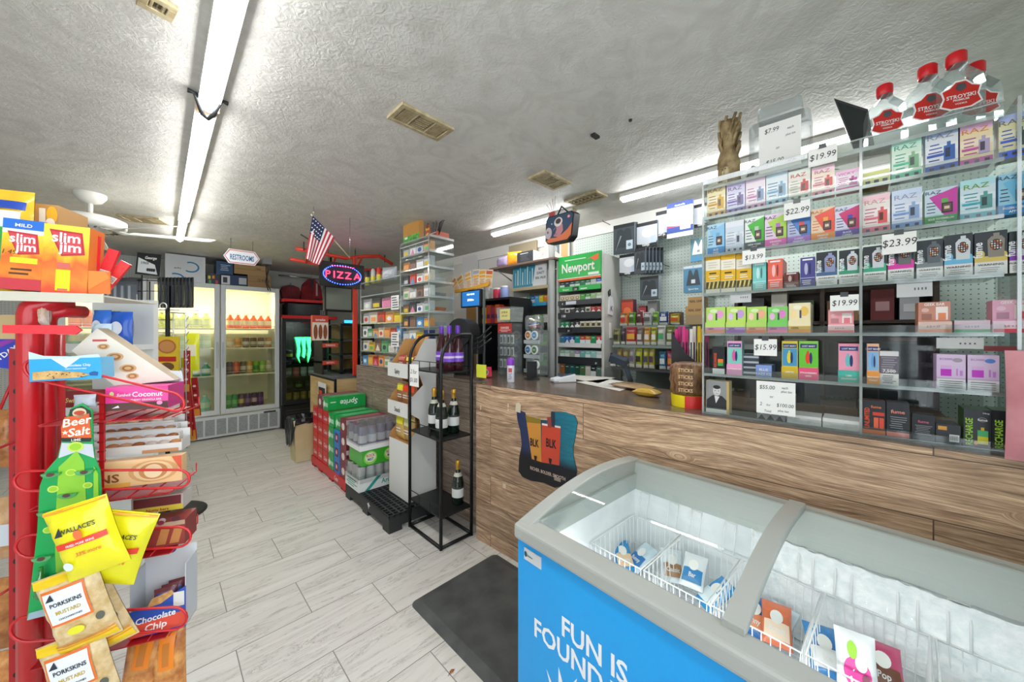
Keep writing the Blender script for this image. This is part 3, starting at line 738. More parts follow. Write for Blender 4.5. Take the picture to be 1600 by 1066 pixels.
def a_fume(tone,dev='cfd6da',face='c9754a'):
    def f(b,w,h,r):
        b.rect(-w/2,w/2,h*.3,h,C('2b3338',.3)); b.rect(-w/2,w/2,h*.3,h*.43,C(tone,.3),-.001); b.rect(-w/2,w/2,0,h*.3,C('e6e6e3',.4),-.0008)
        b.ell(-w*.32,h*.48,w*.14,h*.1,C(tone,.3),-.0011); b.ell(w*.40,h*.44,w*.10,h*.08,C(tone,.3),-.0011)
        b.text('fume',-w*.26,h*.40,h*.19,C('e8ebec'),-.0018,align='l',rot=math.pi/2,sx=.95)
        b.prism([(-w*.08,h*.40),(w*.40,h*.40),(w*.42,h*.8),(w*.32,h*.88),(w*.26,h*.88),(w*.26,h*.95),(w*.08,h*.95),(w*.08,h*.88),(w*.02,h*.88),(-w*.10,h*.8)],-.0017,-.001,C(dev,.3))
        b.ell(w*.16,h*.68,w*.19,h*.13,C('3a2a28',.3),-.0021,14)
        for i in range(4):
            for j in range(4): b.ell(w*.16+(i-1.5)*w*.085,h*.68+(j-1.5)*h*.052,w*.03,h*.019,C(('d8543a','e8b06a','f0e8dc','b9c6d8')[(i+j)%4]),-.0025,6)
        b.text('WARNING',0,h*.21,h*.062,C('3a3a3a'),-.0016,sx=1.2); b.lines(-w*.4,w*.42,h*.05,h*.18,3,C('77777a'),-.0014,r,.3)
    return f
def a_lost(base,tray,dev,t2,base2=None):
    def f(b,w,h,r):
        b.rect(-w/2,w/2,h*.3,h,C(base,.3)); b.rect(-w*.46,w*.46,h*.34,h*.80,C(base2 or shade(base,1.3),.3),-.001)
        b.rect(-w*.44,w*.44,h*.82,h*.93,C('2f3a78',.3),-.0014); b.text('LOST MARY',0,h*.85,h*.055,WHITE,-.0019,sx=.9)
        b.ell(-w*.04,h*.56,w*.13,h*.15,C(dev,.3),-.0016); b.ell(w*.12,h*.56,w*.08,h*.15,C('24306a',.3),-.0018); b.rect(-w*.08,w*.02,h*.69,h*.75,C(dev,.3),-.0016)
        b.box(-w/2-.001,w/2+.001,-.006,-.0006,0,h*.31,C(tray,.35))
        ls = t2.split('|')
        for i, s in enumerate(ls): b.text(s,0,h*(.16-.08*i),h*.062,C('f6f2ea'),-.0075,sx=.85)
    return f
def a_tray(c1,c2,c3,slot='2c5a3c'):
    def f(b,w,h,r):
        b.rect(-w/2,w/2,h*.42,h,C(c1,.35)); b.ell(w*.22,h*.72,w*.2,h*.16,C(c2,.35),-.001); b.ell(-w*.28,h*.64,w*.14,h*.14,C(shade(c2,1.4),.35),-.001); b.ell(-w*.1,h*.86,w*.2,h*.07,C(shade(c1,1.5),.35),-.001)
        b.rect(w*.0,w*.09,h*.5,h*.76,C(slot,.3),-.0015)
        b.box(-w/2-.001,w/2+.001,-.012,-.001,0,h*.42,C(c1,.35)); b.rect(-w/2,w/2,0,h*.13,C(c3,.35),-.0125); b.rect(-w/2,w/2,h*.13,h*.24,C(c2,.35),-.0125); b.text('GEEK',-w*.2,h*.14,h*.09,C('6a5a30'),-.0135)
    return f
def a_geek(c1,c2,txt='GEEK BAR'):
    def f(b,w,h,r):
        b.rect(-w/2,w/2,h*.34,h,C(c1,.35)); b.rect(w*.05,w*.42,h*.42,h*.84,C('f2e6e2',.35),-.001); b.rect(w*.12,w*.36,h*.42,h*.64,C(c2,.35),-.0014); b.text(txt,0,h*.88,h*.12,C('f8f1ec'),-.0018,sx=.8)
        b.ell(-w*.28,h*.74,w*.12,h*.07,C(shade(c1,1.4)),-.0012); b.rect(-w*.4,-w*.08,h*.42,h*.62,C(shade(c1,.8)),-.0012)
        b.box(-w/2-.001,w/2+.001,-.012,-.001,0,h*.36,C(shade(c1,1.5),.35)); b.rect(-w/2,w/2,0,h*.12,C(c2),-.0125); b.text('5.0 + IT',-w*.05,h*.17,h*.09,C('b9736b'),-.0135)
    return f
def a_gold(b,w,h,r):
    b.rect(-w/2,w/2,0,h,C('efe9d8',.3)); b.rect(-w/2,w/2,h*.86,h,C('e0ac1c',.3),-.001); b.rect(-w/2,w/2,h*.32,h*.60,C('e3b31e',.3),-.001); b.rect(-w*.24,w*.24,h*.50,h*.54,C('4a3a20'),-.0016); b.lines(-w*.3,w*.4,h*.36,h*.47,2,WHITE,-.0016,r,.4)
    b.rect(-w*.48,w*.48,h*.12,h*.31,C('7a6c2a',.3),-.0014)
    for i in range(7):
        x = -w * .42 + w * .14 * i; b.poly([(x-.002,h*.13),(x+.002,h*.13),(x+.007,h*.30),(x+.003,h*.30)],C('e6d98a' if i%2 else '3b3212',.3),-.0018)
    b.lines(-w*.4,w*.4,h*.64,h*.82,3,C('c9c2b2'),-.0013,r,.3)
def a_col(base,t2='',dk='000000'):
    def f(b,w,h,r):
        b.rect(-w/2,w/2,0,h,C(base,.3)); b.rect(-w/2,w/2,h*.30,h*.33,C(shade(base,1.5)),-.001); b.ell(-w*.1,h*.62,w*.12,h*.2,C(shade(base,1.6),.3),-.0012); b.ell(w*.16,h*.62,w*.07,h*.2,C(shade(base,.6),.3),-.0012)
        b.rect(-w*.35,w*.35,h*.9,h*.95,C('f2f2f0'),-.0014); b.lines(-w*.4,w*.4,h*.08,h*.26,3,C('f2f2f0'),-.0014,r,.35)
    return f
def a_dark(acc,t,t2=None,side=False):
    def f(b,w,h,r):
        b.rect(-w/2,w/2,0,h,C('22262c',.3))
        if t2 == 'UNLIM':
            b.rect(-w*.05,w*.46,h*.56,h*.66,C('d43c2a'),-.0012); b.rect(0,w*.2,h*.18,h*.5,C('e8643c',.3),-.0014); b.rect(w*.24,w*.44,h*.18,h*.5,C('dd4a30',.3),-.0014); b.rect(-w/2,w/2,0,h*.12,C('e07a3a'),-.0012)
            b.text('UNLIMITED',-w*.2,h*.15,h*.15,C('e8542e'),-.0018,align='l',rot=math.pi/2,sx=.82)
            b.text('fume',w*.1,h*.78,h*.11,C('e0764a'),-.0018)
        elif t2 == 'RECH':
            b.text('RECHARGE',-w*.18,h*.04,h*.17,C('9fd23c'),-.0018,align='l',rot=math.pi/2,sx=.84)
            b.ell(w*.18,h*.74,w*.16,h*.06,C('8c9094'),-.0012); b.ell(w*.18,h*.74,w*.14,h*.045,C('22262c'),-.0014); b.text('fume',w*.18,h*.71,h*.08,C('e8ecec'),-.002)
            b.rect(0,w*.38,h*.10,h*.30,C('d9d326',.3),-.0014); b.rect(0,w*.38,h*.30,h*.46,C('3fae6a',.3),-.0015); b.rect(w*.12,w*.24,h*.46,h*.54,C('e0b32a'),-.0014); b.ell(-w*.06,h*.12,w*.08,h*.05,C('e0b33a'),-.0016)
            b.text('24mg',w*.3,h*.9,h*.05,C('d0d4d4'),-.0018)
        else:
            b.text(t,0,h*.68,h*.14,C(acc),-.0018); b.lines(-w*.4,w*.42,h*.22,h*.6,6,C('8f9499'),-.0014,r,.3); b.rect(-w/2,w/2,0,h*.13,C(acc if t2 else '33363c'),-.0012)
    return f
def a_pp(base,acc):
    def f(b,w,h,r):
        b.rect(-w/2,w/2,h*.33,h,C(base,.3)); b.rect(-w*.36,w*.02,h*.38,h*.58,C('c22cc4',.3),-.0012); b.rect(-w*.36,w*.02,h*.58,h*.68,C('dbb0e2',.3),-.0012); b.rect(w*.18,w*.24,h*.4,h*.6,C('c88ad8'),-.0012); b.rect(w*.3,w*.4,h*.4,h*.55,C('c88ad8'),-.0012)
        b.ell(w*.22,h*.84,w*.17,h*.06,C(acc),-.0012); b.text('BC5000',-w*.18,h*.84,h*.08,C('a06ab4'),-.0016,bold=False,sx=.9); b.rect(-w/2,w/2,0,h*.30,C('e3e3e6'),-.001)
        for i in range(4): b.rect(-w*.4,w*.4,h*(.05+.06*i),h*(.065+.06*i),C('4a4a50'),-.0016)
    return f
def a_white(t,dk='8a8d90'):
    def f(b,w,h,r):
        b.rect(-w/2,w/2,0,h,C('dcdcda',.4)); b.text(t,-w*.2,h*.6,h*.14,C('55585c'),-.0016); b.lines(-w*.4,w*.42,h*.15,h*.5,4,C('a9acae'),-.0014,r,.3); b.rect(w*.1,w*.45,h*.3,h*.7,C('c9caca'),-.0011)
    return f
def a_tri(b,w,h,r):
    b.rect(-w/2,w/2,0,h,C('9a9ca0',.4))
    for i in range(3): x = -w * .33 + w * .33 * i; b.poly([(x-w*.15,0),(x+w*.15,0),(x,h*.5)],C('2f3236'),-.0012); b.poly([(x-w*.15,h),(x,h*.5),(x+w*.15,h)],C('c9cbce'),-.0012)
    b.rect(-w*.15,w*.2,h*.62,h*.95,C('e9e9e9'),-.0018)
# (row, u0, u1, v_top, depth, side colour, short name for labels, art)
VB = [
 (0,1103,1132,285,.05,'e8d9a8','yellow holographic',a_holo('eadfb0','d9a43c','d8a82c','RAZ')),(0,1134,1163,283,.05,'cfc8e2','lavender',a_holo('d5d6ea','8a6fc0','7f74a8','RAZ')),
 (0,1164,1195,272,.05,'e2d0dc','pearl pink',a_holo('ecdfe6','d89cc6','8fa6c8','')),(0,1196,1230,263,.05,'c8dce8','ice blue',a_holo('dce6ea','86bcd8','8fb4cc','')),
 (0,1231,1266,262,.05,'d8c0bc','white and red',a_holo('e3dcd2','b9c8b0','c8483c','RAZ','c03a30')),(0,1268,1304,256,.05,'e8b8b0','peach',a_holo('f0dcc8','ec8fae','d85a52','RAZ')),
 (0,1306,1343,262,.05,'e088c0','magenta striped',a_holo('ecdce8','e552ac','c94aa0','VICKY')),
 (0,1348,1391,263,.10,'c9d060','low yellow-green',lambda b,w,h,r: (b.rect(-w/2,w/2,0,h,C('dfe38a',.3)),b.rect(-w/2,w/2,h*.55,h*.75,C('f2f2d8'),-.001),sq3(b,w,h*.25,h*.12))),
 (0,1394,1441,214,.05,'a8d8b8','mint green',a_holo('d4ecd8','5fcfa6','86b890','RAZ')),(0,1447,1499,195,.05,'9fb4dc','white and royal blue',a_holo('dfe4ea','3a5fc0','2f62b0','RAZ','8a92a8')),
 (0,1502,1554,186,.05,'d8b0c8','pink and yellow',a_holo('f0dcb4','d060b0','b8a8c8','RAZ','d88a3c')),(0,1563,1612,172,.05,'c8c4b0','rainbow yellow',a_holo('e0dcb0','4a6cd8','3a5a48','RAZ','77705a')),
 (1,1104,1131,348,.05,'7fb8e0','sky blue',a_raz('a8d4ea','86c0e4','6aa8d0','3c8ed0','BLUE|RAZZ')),(1,1132,1161,343,.05,'c8d4e0','blank silver',a_holo('d2dce6','b8c0d0','c4ccd8','')),
 (1,1163,1193,337,.05,'5fae50','white and green',a_raz('e8f0ea','3fb030','b8c8b8','36404e','NEW YORK|MINT')),(1,1194,1228,331,.05,'d87ac0','pink and lime',a_raz('e8d0e4','a8d048','b46ac0','e560b4','DRAGON|FRUIT')),
 (1,1230,1266,330,.05,'8a8ad0','violet and blue',a_raz('b8c0e0','4a7cc0','d84a3c','b070d0','CHERRY|PINEAPPLE')),(1,1267,1304,322,.05,'e88a50','orange and red',a_raz('f0d4b0','ee5240','f0a838','ee9030','ORANGE|LEMON','d8603c')),
 (1,1305,1343,318,.05,'b83a78','magenta and purple',a_raz('d8d8ec','d02c70','4a40a8','5a3aa8','BLACK|CHERRY')),
 (1,1348,1391,301,.05,'e0a0a8','white and coral',a_holo('f0e6e0','e87890','e05a58','RAZ','c89a90')),(1,1394,1442,292,.05,'a0b8dc','pale blue',a_holo('d8e0f0','7fa4dc','8fa8d0','RAZ','9098b8')),
 (1,1446,1498,290,.05,'5a9a50','green and pink',a_raz('c8dce8','c83ca0','56a848','3f9a50','SOUR WATERMELON|PEACH')),(1,1502,1558,275,.05,'60b8c8','teal',a_holo('d0e4ec','3fb4c4','5a9a98','RAZ','6a9a30')),
 (1,1562,1615,265,.05,'3f90c8','deep blue',a_raz('90c8e0','6ab8dc','3a94c8','1f84c4','FROZEN CHERRY|APPLE')),
 (2,1101,1124,396,.09,'b0963c','gold banded',a_gold),(2,1125,1148,395,.09,'b0963c','gold banded',a_gold),(2,1149,1173,394,.09,'b0963c','gold banded',a_gold),
 (2,1175,1196,408,.07,'58b8b8','aqua',a_col('7fd0cc')),(2,1199,1222,403,.12,'e0664a','coral red',a_col('ee6a58')),(2,1225,1247,424,.06,'5a2a28','small maroon',a_col('6a302c')),(2,1250,1273,400,.07,'3a3a78','indigo',a_col('4a4a90')),
 (2,1275,1308,391,.08,'39424a','slate blue dotted',a_fume('4a6a90','8f98c0')),(2,1311,1343,388,.08,'39424a','jade green dotted',a_fume('3f9a78')),
 (2,1349,1385,382,.08,'39424a','sea green dotted',a_fume('3fae88')),(2,1388,1429,373,.08,'39424a','hot pink dotted',a_fume('e03aa8','6a6a6a')),(2,1433,1475,372,.08,'39424a','grey dotted',a_fume('7a8488','5a6468')),
 (2,1477,1522,363,.08,'39424a','light blue dotted',a_fume('6ab8dc')),(2,1525,1577,358,.08,'39424a','black and yellow dotted',a_fume('d8c060','8a8478')),(2,1580,1616,357,.08,'39424a','purple dotted',a_fume('8a3ab0')),
 (3,1102,1132,479,.09,'c8d86a','lime',a_tray('b8e070','e8a0d0','f09a7a')),(3,1134,1164,478,.09,'c8d86a','lime',a_tray('c0e06a','c8a0dc','a86ac0')),(3,1166,1197,478,.09,'c8d86a','lime',a_tray('b4dc6c','f0b090','f08a6a')),(3,1199,1230,478,.09,'a8d06a','green',a_tray('7fd068','e088c8','f090b0')),
 (3,1232,1266,472,.16,'d8cdb0','cream and yellow',a_tray('efe3b8','f0c860','f0a04a','5a5a70')),(3,1294,1334,482,.14,'e0b8a8','pink',a_geek('f0a0a8','e8808a','')),
 (3,1436,1487,470,.06,'c07a5a','salmon orange',a_geek('c98a76','e88a5a')),(3,1493,1550,499,.08,'d0c0c8','low lilac and green',lambda b,w,h,r: (b.rect(-w/2,w/2,0,h,C('dcc8d4',.35)),b.rect(-w/2,w/2,0,h*.28,C('5fb87a'),-.001),b.text('5.0 + 0.9',0,h*.42,h*.2,C('a06a9a'),-.0016))),
 (3,1553,1618,466,.06,'c88a9a','rose pink',a_geek('e0a8c0','d8485a','GEEK BAR')),
 (4,1112,1131,541,.05,'2a2c30','small black',lambda b,w,h,r: (b.rect(-w/2,w/2,h*.2,h,C('26282c',.3)),b.rect(-w*.05,w*.38,h*.3,h*.42,C('4aa848'),-.001),b.rect(-w*.05,w*.38,h*.42,h*.55,C('e8782a'),-.001),b.text('RECHARGE',-w*.16,h*.24,h*.13,C('e0502a'),-.0016,align='l',rot=math.pi/2,sx=.8),b.rect(-w/2,w/2,0,h*.2,C('e0e0de'),-.0008))),
 (4,1135,1158,532,.05,'6ab8b0','pink topped aqua',a_lost('e8a0c0','eaa0c8','e05aa0','WATERMELON','7fd0c0')),(4,1180,1205,570,.09,'5a6a98','low blue',lambda b,w,h,r: (b.rect(-w/2,w/2,0,h,C('86a0dc',.35)),b.text('BLUE',0,h*.52,h*.28,WHITE,-.0016),b.text('RAZZ ICE',0,h*.16,h*.28,WHITE,-.0016,sx=.9))),
 (4,1221,1246,532,.05,'2a5a8a','blue and yellow',a_lost('d8c83c','d8b82c','e8d82c','LEMON','4a9ac8')),(4,1248,1278,532,.05,'3a8a4a','green with pink tray',a_lost('8ad04a','ee5a88','e84a2c','STRAWBERRY|KIWI','6ac83c')),
 (4,1310,1343,536,.05,'e07898','pink with teal tray',a_lost('f09ab0','48b8a8','6ac0c8','LIME|GRAPEFRUIT','f0a0b8')),
 (4,1355,1374,536,.05,'4a80c0','blue with orange tray',a_lost('f0b890','e8983c','6aa0d8','MANGO|TWIST','86b8e0')),(4,1375,1405,548,.05,'8a8a90','grey striped',lambda b,w,h,r: (b.rect(-w/2,w/2,h*.35,h,C('6a6470',.3)),b.rect(-w/2,w/2,h*.86,h,C('dcdcdc'),-.001),b.rect(-w/2,w/2,0,h*.34,C('e0e0de'),-.001),b.lines(-w*.44,w*.44,h*.38,h*.84,7,C('9a94a0'),-.0014,r),b.text('7,500',0,h*.38,h*.12,WHITE,-.002),b.lines(-w*.4,w*.4,h*.05,h*.3,5,C('6a6a6e'),-.0014,r))),
 (4,1465,1511,553,.07,'c8a8d0','lilac',a_pp('dcc4e4','a8a0a8')),(4,1514,1564,554,.07,'c8a8d0','lilac with blue oval',a_pp('dcc4e4','5a8ad8')),
 (5,1182,1225,641,.08,'8a8c90','grey triangle patterned',a_tri),(5,1229,1283,650,.10,'d4d4d2','white',a_white('MODUS')),(5,1285,1343,656,.10,'d4d4d2','plain white',a_white('')),
 (5,1348,1384,626,.05,'5a3a2a','orange lettered black',a_dark('e8542e','fume','UNLIM')),(5,1386,1422,629,.05,'26282c','black with coral foot',a_dark('e88a7a','fume','1')),
 (5,1426,1462,648,.05,'26282c','short black',a_dark('c85a7a','fume')),(5,1464,1503,664,.08,'26282c','lowest black barcoded',lambda b,w,h,r: (b.rect(-w/2,w/2,0,h,C('23262d',.3)),b.rect(w*.05,w*.45,h*.12,h*.5,C('e6e6e6'),-.001),[b.rect(w*(.09+.04*i),w*(.105+.04*i),h*.2,h*.45,C('222222'),-.0015) for i in range(8)],b.rect(-w*.42,-w*.05,h*.7,h*.9,C('d89a3c'),-.001))),
 (5,1508,1552,640,.08,'3a5a2a','black and lime',a_dark('9fd23c','','RECH')),(5,1553,1605,643,.08,'3a5a2a','black and lime',a_dark('9fd23c','','RECH')),
]
rows = {}
for t in VB: rows.setdefault(t[0],[]).append(t)
for r_, L_ in rows.items():
    for i, (row,u0,u1,vt,dep,side,nm,art) in enumerate(L_):
        x0, x1 = -kc(u0,DN), -kc(u1,DN); h = zpx((u0+u1)/2,vt) - RZ[row]
        if row == 5: h = zpx((u0+u1)/2,vt) - RZ[row]
        w = x1 - x0; rnd = random.Random(i*31+row)
        b = MB(); y0 = 0.002
        b.box(-w/2,w/2,0,dep,0,h,C(side,.35)); art(b,w,h,rnd)
        pr = L_[i-1][6] if i else None; nx = L_[i+1][6] if i + 1 < len(L_) else None
        sh = lambda t: ' '.join(t.split()[:3]) if 'and' in t.split()[1:2] else ' '.join(t.split()[:2])
        lab = '%s vape box, %s shelf' % (nm,ORD[row])
        if pr and nx: lab += (', between %s and %s'%(sh(pr),sh(nx))) if pr != nx else (', flanked by two %s'%sh(nx))
        elif nx: lab += ', outer end beside %s' % sh(nx)
        else: lab += ', storefront end beside %s' % sh(pr)
        b.build('vape_box',loc=K(DN+0.013+rnd.random()*0.004,-(x0+x1)/2,RZ[row]-0.0028),rot=RK+(rnd.random()-.5)*.05,label=lab,cat='box',group='vape boxes on the %s shelf of the clear display'%ORD[row])
# low stacks behind the blue boxes
for i in range(4):
    x = -kc(1168,DN); b = MB(); b.box(-.03,.03,0,.1,0,.021,C('4a4e58')).rect(-.03,.03,.006,.014,C('c8ccd4')); b.build('flat_carton',loc=K(DN+.05,-x,1.2352+i*.0213),rot=RK,label='%s dark flat carton of the low stack beside the low blue vape box'%('lowest','second lowest','second highest','topmost')[i],cat='carton',group='flat cartons on the fifth shelf')

# ---------------- price cards
def card(us,vs,txts,lab,n=DN-0.009,clip=True,tilt=0.0,sub=None):
    u0, u1 = us; v0, v1 = vs; um = (u0+u1) / 2
    xa, z1 = px(u0,v0,n); xb, z0 = px(u1,v1,n); z1 = zpx2(um,v0,n); z0 = zpx2(um,v1,n); w = xb - xa; h = z1 - z0
    r = empty('price_card',K(n,-(xa+xb)/2,z0),RK,lab,'sign','handwritten price cards on the clear display')
    b = MB(); b.box(-w/2,w/2,-.0012,0,0,h,PAPER)
    for (s,fx_,fz,fs) in txts: b.text(s,w*fx_,h*fz,h*fs,C('2c2c30'),-.002,bold=False,sx=.85,slant=.12)
    b.build('paper',r)
    if clip:
        c = MB(); c.box(-w*.14,w*.14,-.003,.002,h-.006,h+.010,C('4a4c50',.3)); c.build('clip',r)
def zpx2(u,v,n): return EYE + (HZN-v) / FPX * on_n(u,n).dot(FW)
card((1263,1308),(229,257),[('$19.99',0,.32,.48)],'white price card reading $19.99 above the peach vape box, top shelf')
card((1225,1266),(315,342),[('$22.99',0,.32,.46)],'white price card reading $22.99 above the violet and blue vape box')
card((1160,1196),(390,412),[('$13.99',0,.32,.46)],'white price card reading $13.99 covering the third gold banded box')
card((1297,1342),(461,486),[('$19.99',0,.34,.5)],'white price card reading $19.99 over the pink box, fourth shelf')
card((1178,1214),(530,556),[('$15.99',0,.36,.46)],'white price card reading $15.99 above the low blue vape box')
card((1378,1432),(364,396),[('$23.99',0,.36,.5)],'white price card reading $23.99 over the hot pink dotted box')
card((1182,1243),(597,648),[('$55.00',-.22,.76,.17),('each',.24,.80,.1),('plus tax',.28,.69,.1),('or',-.1,.5,.12),('2',-.38,.24,.15),('for',-.18,.24,.1),('$100.00',.24,.25,.15),('plus tax',.2,.1,.1),('Total',-.2,.05,.1)],'white handwritten sheet reading $55.00 each, 2 for $100.00',clip=False)
# plain backs of tags seen through the plastic
for k, (u0,u1,v0,v1,lb) in enumerate(((1141,1174,456,473,'blank tag under the gold banded boxes'),(1401,1457,438,464,'blank grey tag under the sea green and hot pink boxes'),(1463,1537,528,545,'grey paper strip above the lilac vape boxes'),(1537,1590,541,549,'dark red strip above the lilac with blue oval box'))):
    xa, _ = px(u0,v0,DN+.004); xb, _ = px(u1,v1,DN+.004); um = (u0+u1) / 2; z1 = zpx2(um,v0,DN+.004); z0 = zpx2(um,v1,DN+.004)
    b = MB(); b.box(xa,xb,-.001,0,z0,z1,C('7a2a30' if k == 3 else 'c4c6c6'))
    for i in range(0 if k == 3 else 4): b.rect(xa+(xb-xa)*(.5+.1*i),xa+(xb-xa)*(.54+.1*i),z0+(z1-z0)*.4,z0+(z1-z0)*.55,C('55585c'),-.0015)
    b.build('shelf_tag',loc=K(DN+.004,0,0),rot=RK,label=lb,cat='tag')
# black and white portrait carton (a plain generic man)
xa, xb = -kc(1102,DN), -kc(1138,DN); w = xb - xa; h = zpx2(1120,596,DN) - 1.071
b = MB(); b.box(-w/2,w/2,0,.05,0,h,C('c9b98a')).rect(-w/2,w/2,0,h,C('8f9190')); b.rect(-w/2,w/2,0,h*.12,C('e4e4e2'),-.001)
b.poly([(-w*.48,h*.13),(w*.48,h*.13),(w*.46,h*.38),(w*.2,h*.55),(-w*.2,h*.55),(-w*.46,h*.40)],C('2c2d2f'),-.0012); b.poly([(-w*.06,h*.3),(w*.1,h*.52),(-w*.12,h*.54)],C('dcdcda'),-.0016)
b.ell(-w*.02,h*.70,w*.17,h*.16,C('cfcfcd'),-.0016); b.ell(-w*.02,h*.81,w*.16,h*.06,C('26272a'),-.002); b.ell(-w*.09,h*.70,w*.03,h*.012,C('33343a'),-.0024,8); b.ell(w*.06,h*.70,w*.03,h*.012,C('33343a'),-.0024,8); b.rect(-w*.06,w*.04,h*.60,h*.612,C('55565a'),-.0024)
b.rect(w*.40,w*.5,0,h,C('c9a86a'),-.0018); b.build('portrait_carton',loc=K(DN+.012,-(xa+xb)/2,1.071),rot=RK,label='carton with a black and white portrait of a suited man, bottom shelf end',cat='box')

# ---------------- on top of the display
ZT = 2.0195
def flask(u,v_top,n,sc,lab):
    c = kc(u,n); r = empty('spirits_bottle',K(n,c,ZT),RK+.25,lab,'bottle','clear flat bottles with red caps')
    G = clear('eef4f4',0.10,0.03,0.06)
    h = (zpx2(u,v_top,n)-ZT); w = h * .42; d = w * .42
    P_ = [(-w/2,0),(w/2,0),(w/2*1.02,h*.52),(w*.44,h*.66),(w*.17,h*.77),(w*.15,h*.84),(-w*.15,h*.84),(-w*.17,h*.77),(-w*.44,h*.66),(-w/2*1.02,h*.52)]
    b = MB(); b.prism(P_,-d/2,d/2,G); b.build('glass_body',r,bev=h*.035,seg=3)
    MB().lathe([(w*.20,h*.84),(w*.22,h*.86),(w*.22,h*.98),(w*.19,h)],C('d3171f',.35),18).build('screw_cap',r)
    b = MB(); lz = h * .40; L_ = [(-.40,-.13),(-.2,-.2),(.2,-.2),(.40,-.13),(.33,0),(.38,.13),(.22,.17),(.1,.26),(-.1,.26),(-.22,.17),(-.38,.13),(-.33,0)]
    b.poly([(x*w*1.12,lz+z*h*.78) for x,z in L_],C('f2f2f2'),-d/2-.0012); b.poly([(x*w,lz+z*h*.7) for x,z in L_],C('c8241c',.35),-d/2-.002)
    b.text('STROYSKI',0,lz-.005,w*.155,WHITE,-d/2-.003,sx=.88); b.text('PREMIUM',0,lz-h*.055,w*.08,WHITE,-d/2-.003); b.text('VODKA',0,lz-h*.1,w*.07,WHITE,-d/2-.003); b.poly([(-w*.12,lz+h*.1),(0,lz+h*.06),(w*.12,lz+h*.1),(w*.08,lz+h*.16),(-w*.08,lz+h*.16)],C('4a4a4e'),-d/2-.003)
    b.build('label',r)
flask(1382,134,1.74,1,'clear red-capped flat spirits bottle lowest in the picture, beside the tilted tablet')
flask(1449,104,1.74,1,'clear red-capped flat spirits bottle in the middle of the trio')
flask(1494,84,1.72,1,'tallest clear red-capped flat spirits bottle on the clear display')
flask(1524,100,1.80,1,'clear red-capped spirits bottle half hidden behind the tallest one')
# tilted tablet
def frame_on(n,pts_uv): return [px(u,v,n) for u,v in pts_uv]
P_ = frame_on(1.80,[(1303,155),(1333,232),(1366,226),(1356,172)]); t = empty('tablet',K(1.80,0,0),RK,'black tablet leaning tilted on top of the clear display by the bottles','tablet')
MB().prism(P_,-.006,.006,BLACK).build('case',t,bev=.002)
cx = sum(x for x,z in P_) / 4; cz = sum(z for x,z in P_) / 4
MB().poly([(cx+(x-cx)*.86,cz+(z-cz)*.86) for x,z in P_],C('1d2624',.12),-.007).build('screen',t)
# round jar with a handwritten price sheet
jn = 1.80; jc = kc(1218,jn); zt = zpx2(1218,163,jn)
j = empty('lidded_jar',K(jn,jc,ZT),RK,'squarish clear jar with lid on the clear display behind the $7.99 sheet','jar')
jh = max(.16,zt-ZT); jw = .20
b = MB(); b.box(-jw/2,jw/2,-.05,.09,0,jh*.80,clear('f2f5f6',.09,.05,.08)); b.build('jar_body',j,bev=.02,seg=3)
b = MB(); b.box(-jw*.36,jw*.36,-.03,.07,jh*.80,jh,clear('f2f5f6',.14,.08,.22)); b.build('lid',j,bev=.012,seg=2)
for k, (cx,col,lb) in enumerate(((-.05,'e8702a','orange wrapped candy roll inside the clear jar'),(-.015,'3a6ac0','blue wrapped candy roll inside the clear jar'))):
    b = MB(); b.tube([(cx,0,.012),(cx+.01,.01,.09)],.011,C(col),8); b.build('candy_roll',loc=K(jn,jc,ZT),rot=RK,label=lb,cat='candy')
b = MB(); xa = -.062; xb = .072; b.box(xa,xb,-.001,0,.0,jh*.70,PAPER)
for s, x, z, q in (('$7.99',-.02,.62,.026),('each',.04,.60,.014),('plus tax',.04,.52,.012),('or',0,.38,.016),('$15.00',-.01,.20,.026),('w/tax',.045,.18,.014)): b.text(s,x,jh*z*.95,q,C('2c2c30'),-.002,bold=False,slant=.12,sx=.8)
b.build('price_sheet',loc=K(jn-.054,jc,ZT),rot=RK,label='handwritten sheet reading $7.99 plus tax leaning on the clear jar',cat='sign')
# driftwood face carving
wn = 1.76; r = empty('wood_spirit_carving',K(wn,kc(1140,wn),ZT),RK-.5,'gnarled brown wood carving of a bearded face on the clear display corner','carving')
BARK = mottled('6a5636','a8946a',26,.6,bump=.8); s0 = (zpx2(1140,184,wn)-ZT)
b = MB(); rnd = random.Random(3); seg = 14; vs = []; pr = [(0.030,0),(.036,.12),(.037,.32),(.034,.45),(.028,.58),(.030,.72),(.036,.86),(.028,.95)]
for j_, (r_,t_) in enumerate(pr):
    for i in range(seg):
        a = 2 * math.pi * i / seg; rr = r_ * (1.05+.30*math.sin(3*a+j_)+.25*(rnd.random()-.5)); vs.append((rr*math.cos(a),rr*math.sin(a),s0*t_))
b.add(vs,[(j_*seg+i,j_*seg+(i+1)%seg,(j_+1)*seg+(i+1)%seg,(j_+1)*seg+i) for j_ in range(7) for i in range(seg)]+[tuple(range(98,112))],BARK,True)
for k in range(24):
    a = k * .83; b.tube([(.022*math.cos(a),.022*math.sin(a),s0*(.42+.018*k)),(.040*math.cos(a),.034*math.sin(a),s0*(.55+.016*k)),(.040*math.cos(a+.3),.04*math.sin(a+.3),s0*(.62+.017*k))],.006,BARK,6)
b.build('trunk',r)
b = MB(); SK = mottled('a8966e','d0c29c',30,.55); b.ball(.004,-.026,s0*.22,.018,.014,.028,SK); b.ball(.004,-.042,s0*.22,.004,.006,.009,SK)
for sx_ in (-1,1): b.ball(.004+sx_*.007,-.037,s0*.27,.003,.003,.002,C('3a2c1c'),8,5)
b.ball(.004,-.038,s0*.15,.006,.003,.0015,C('6a4a38'),8,5)
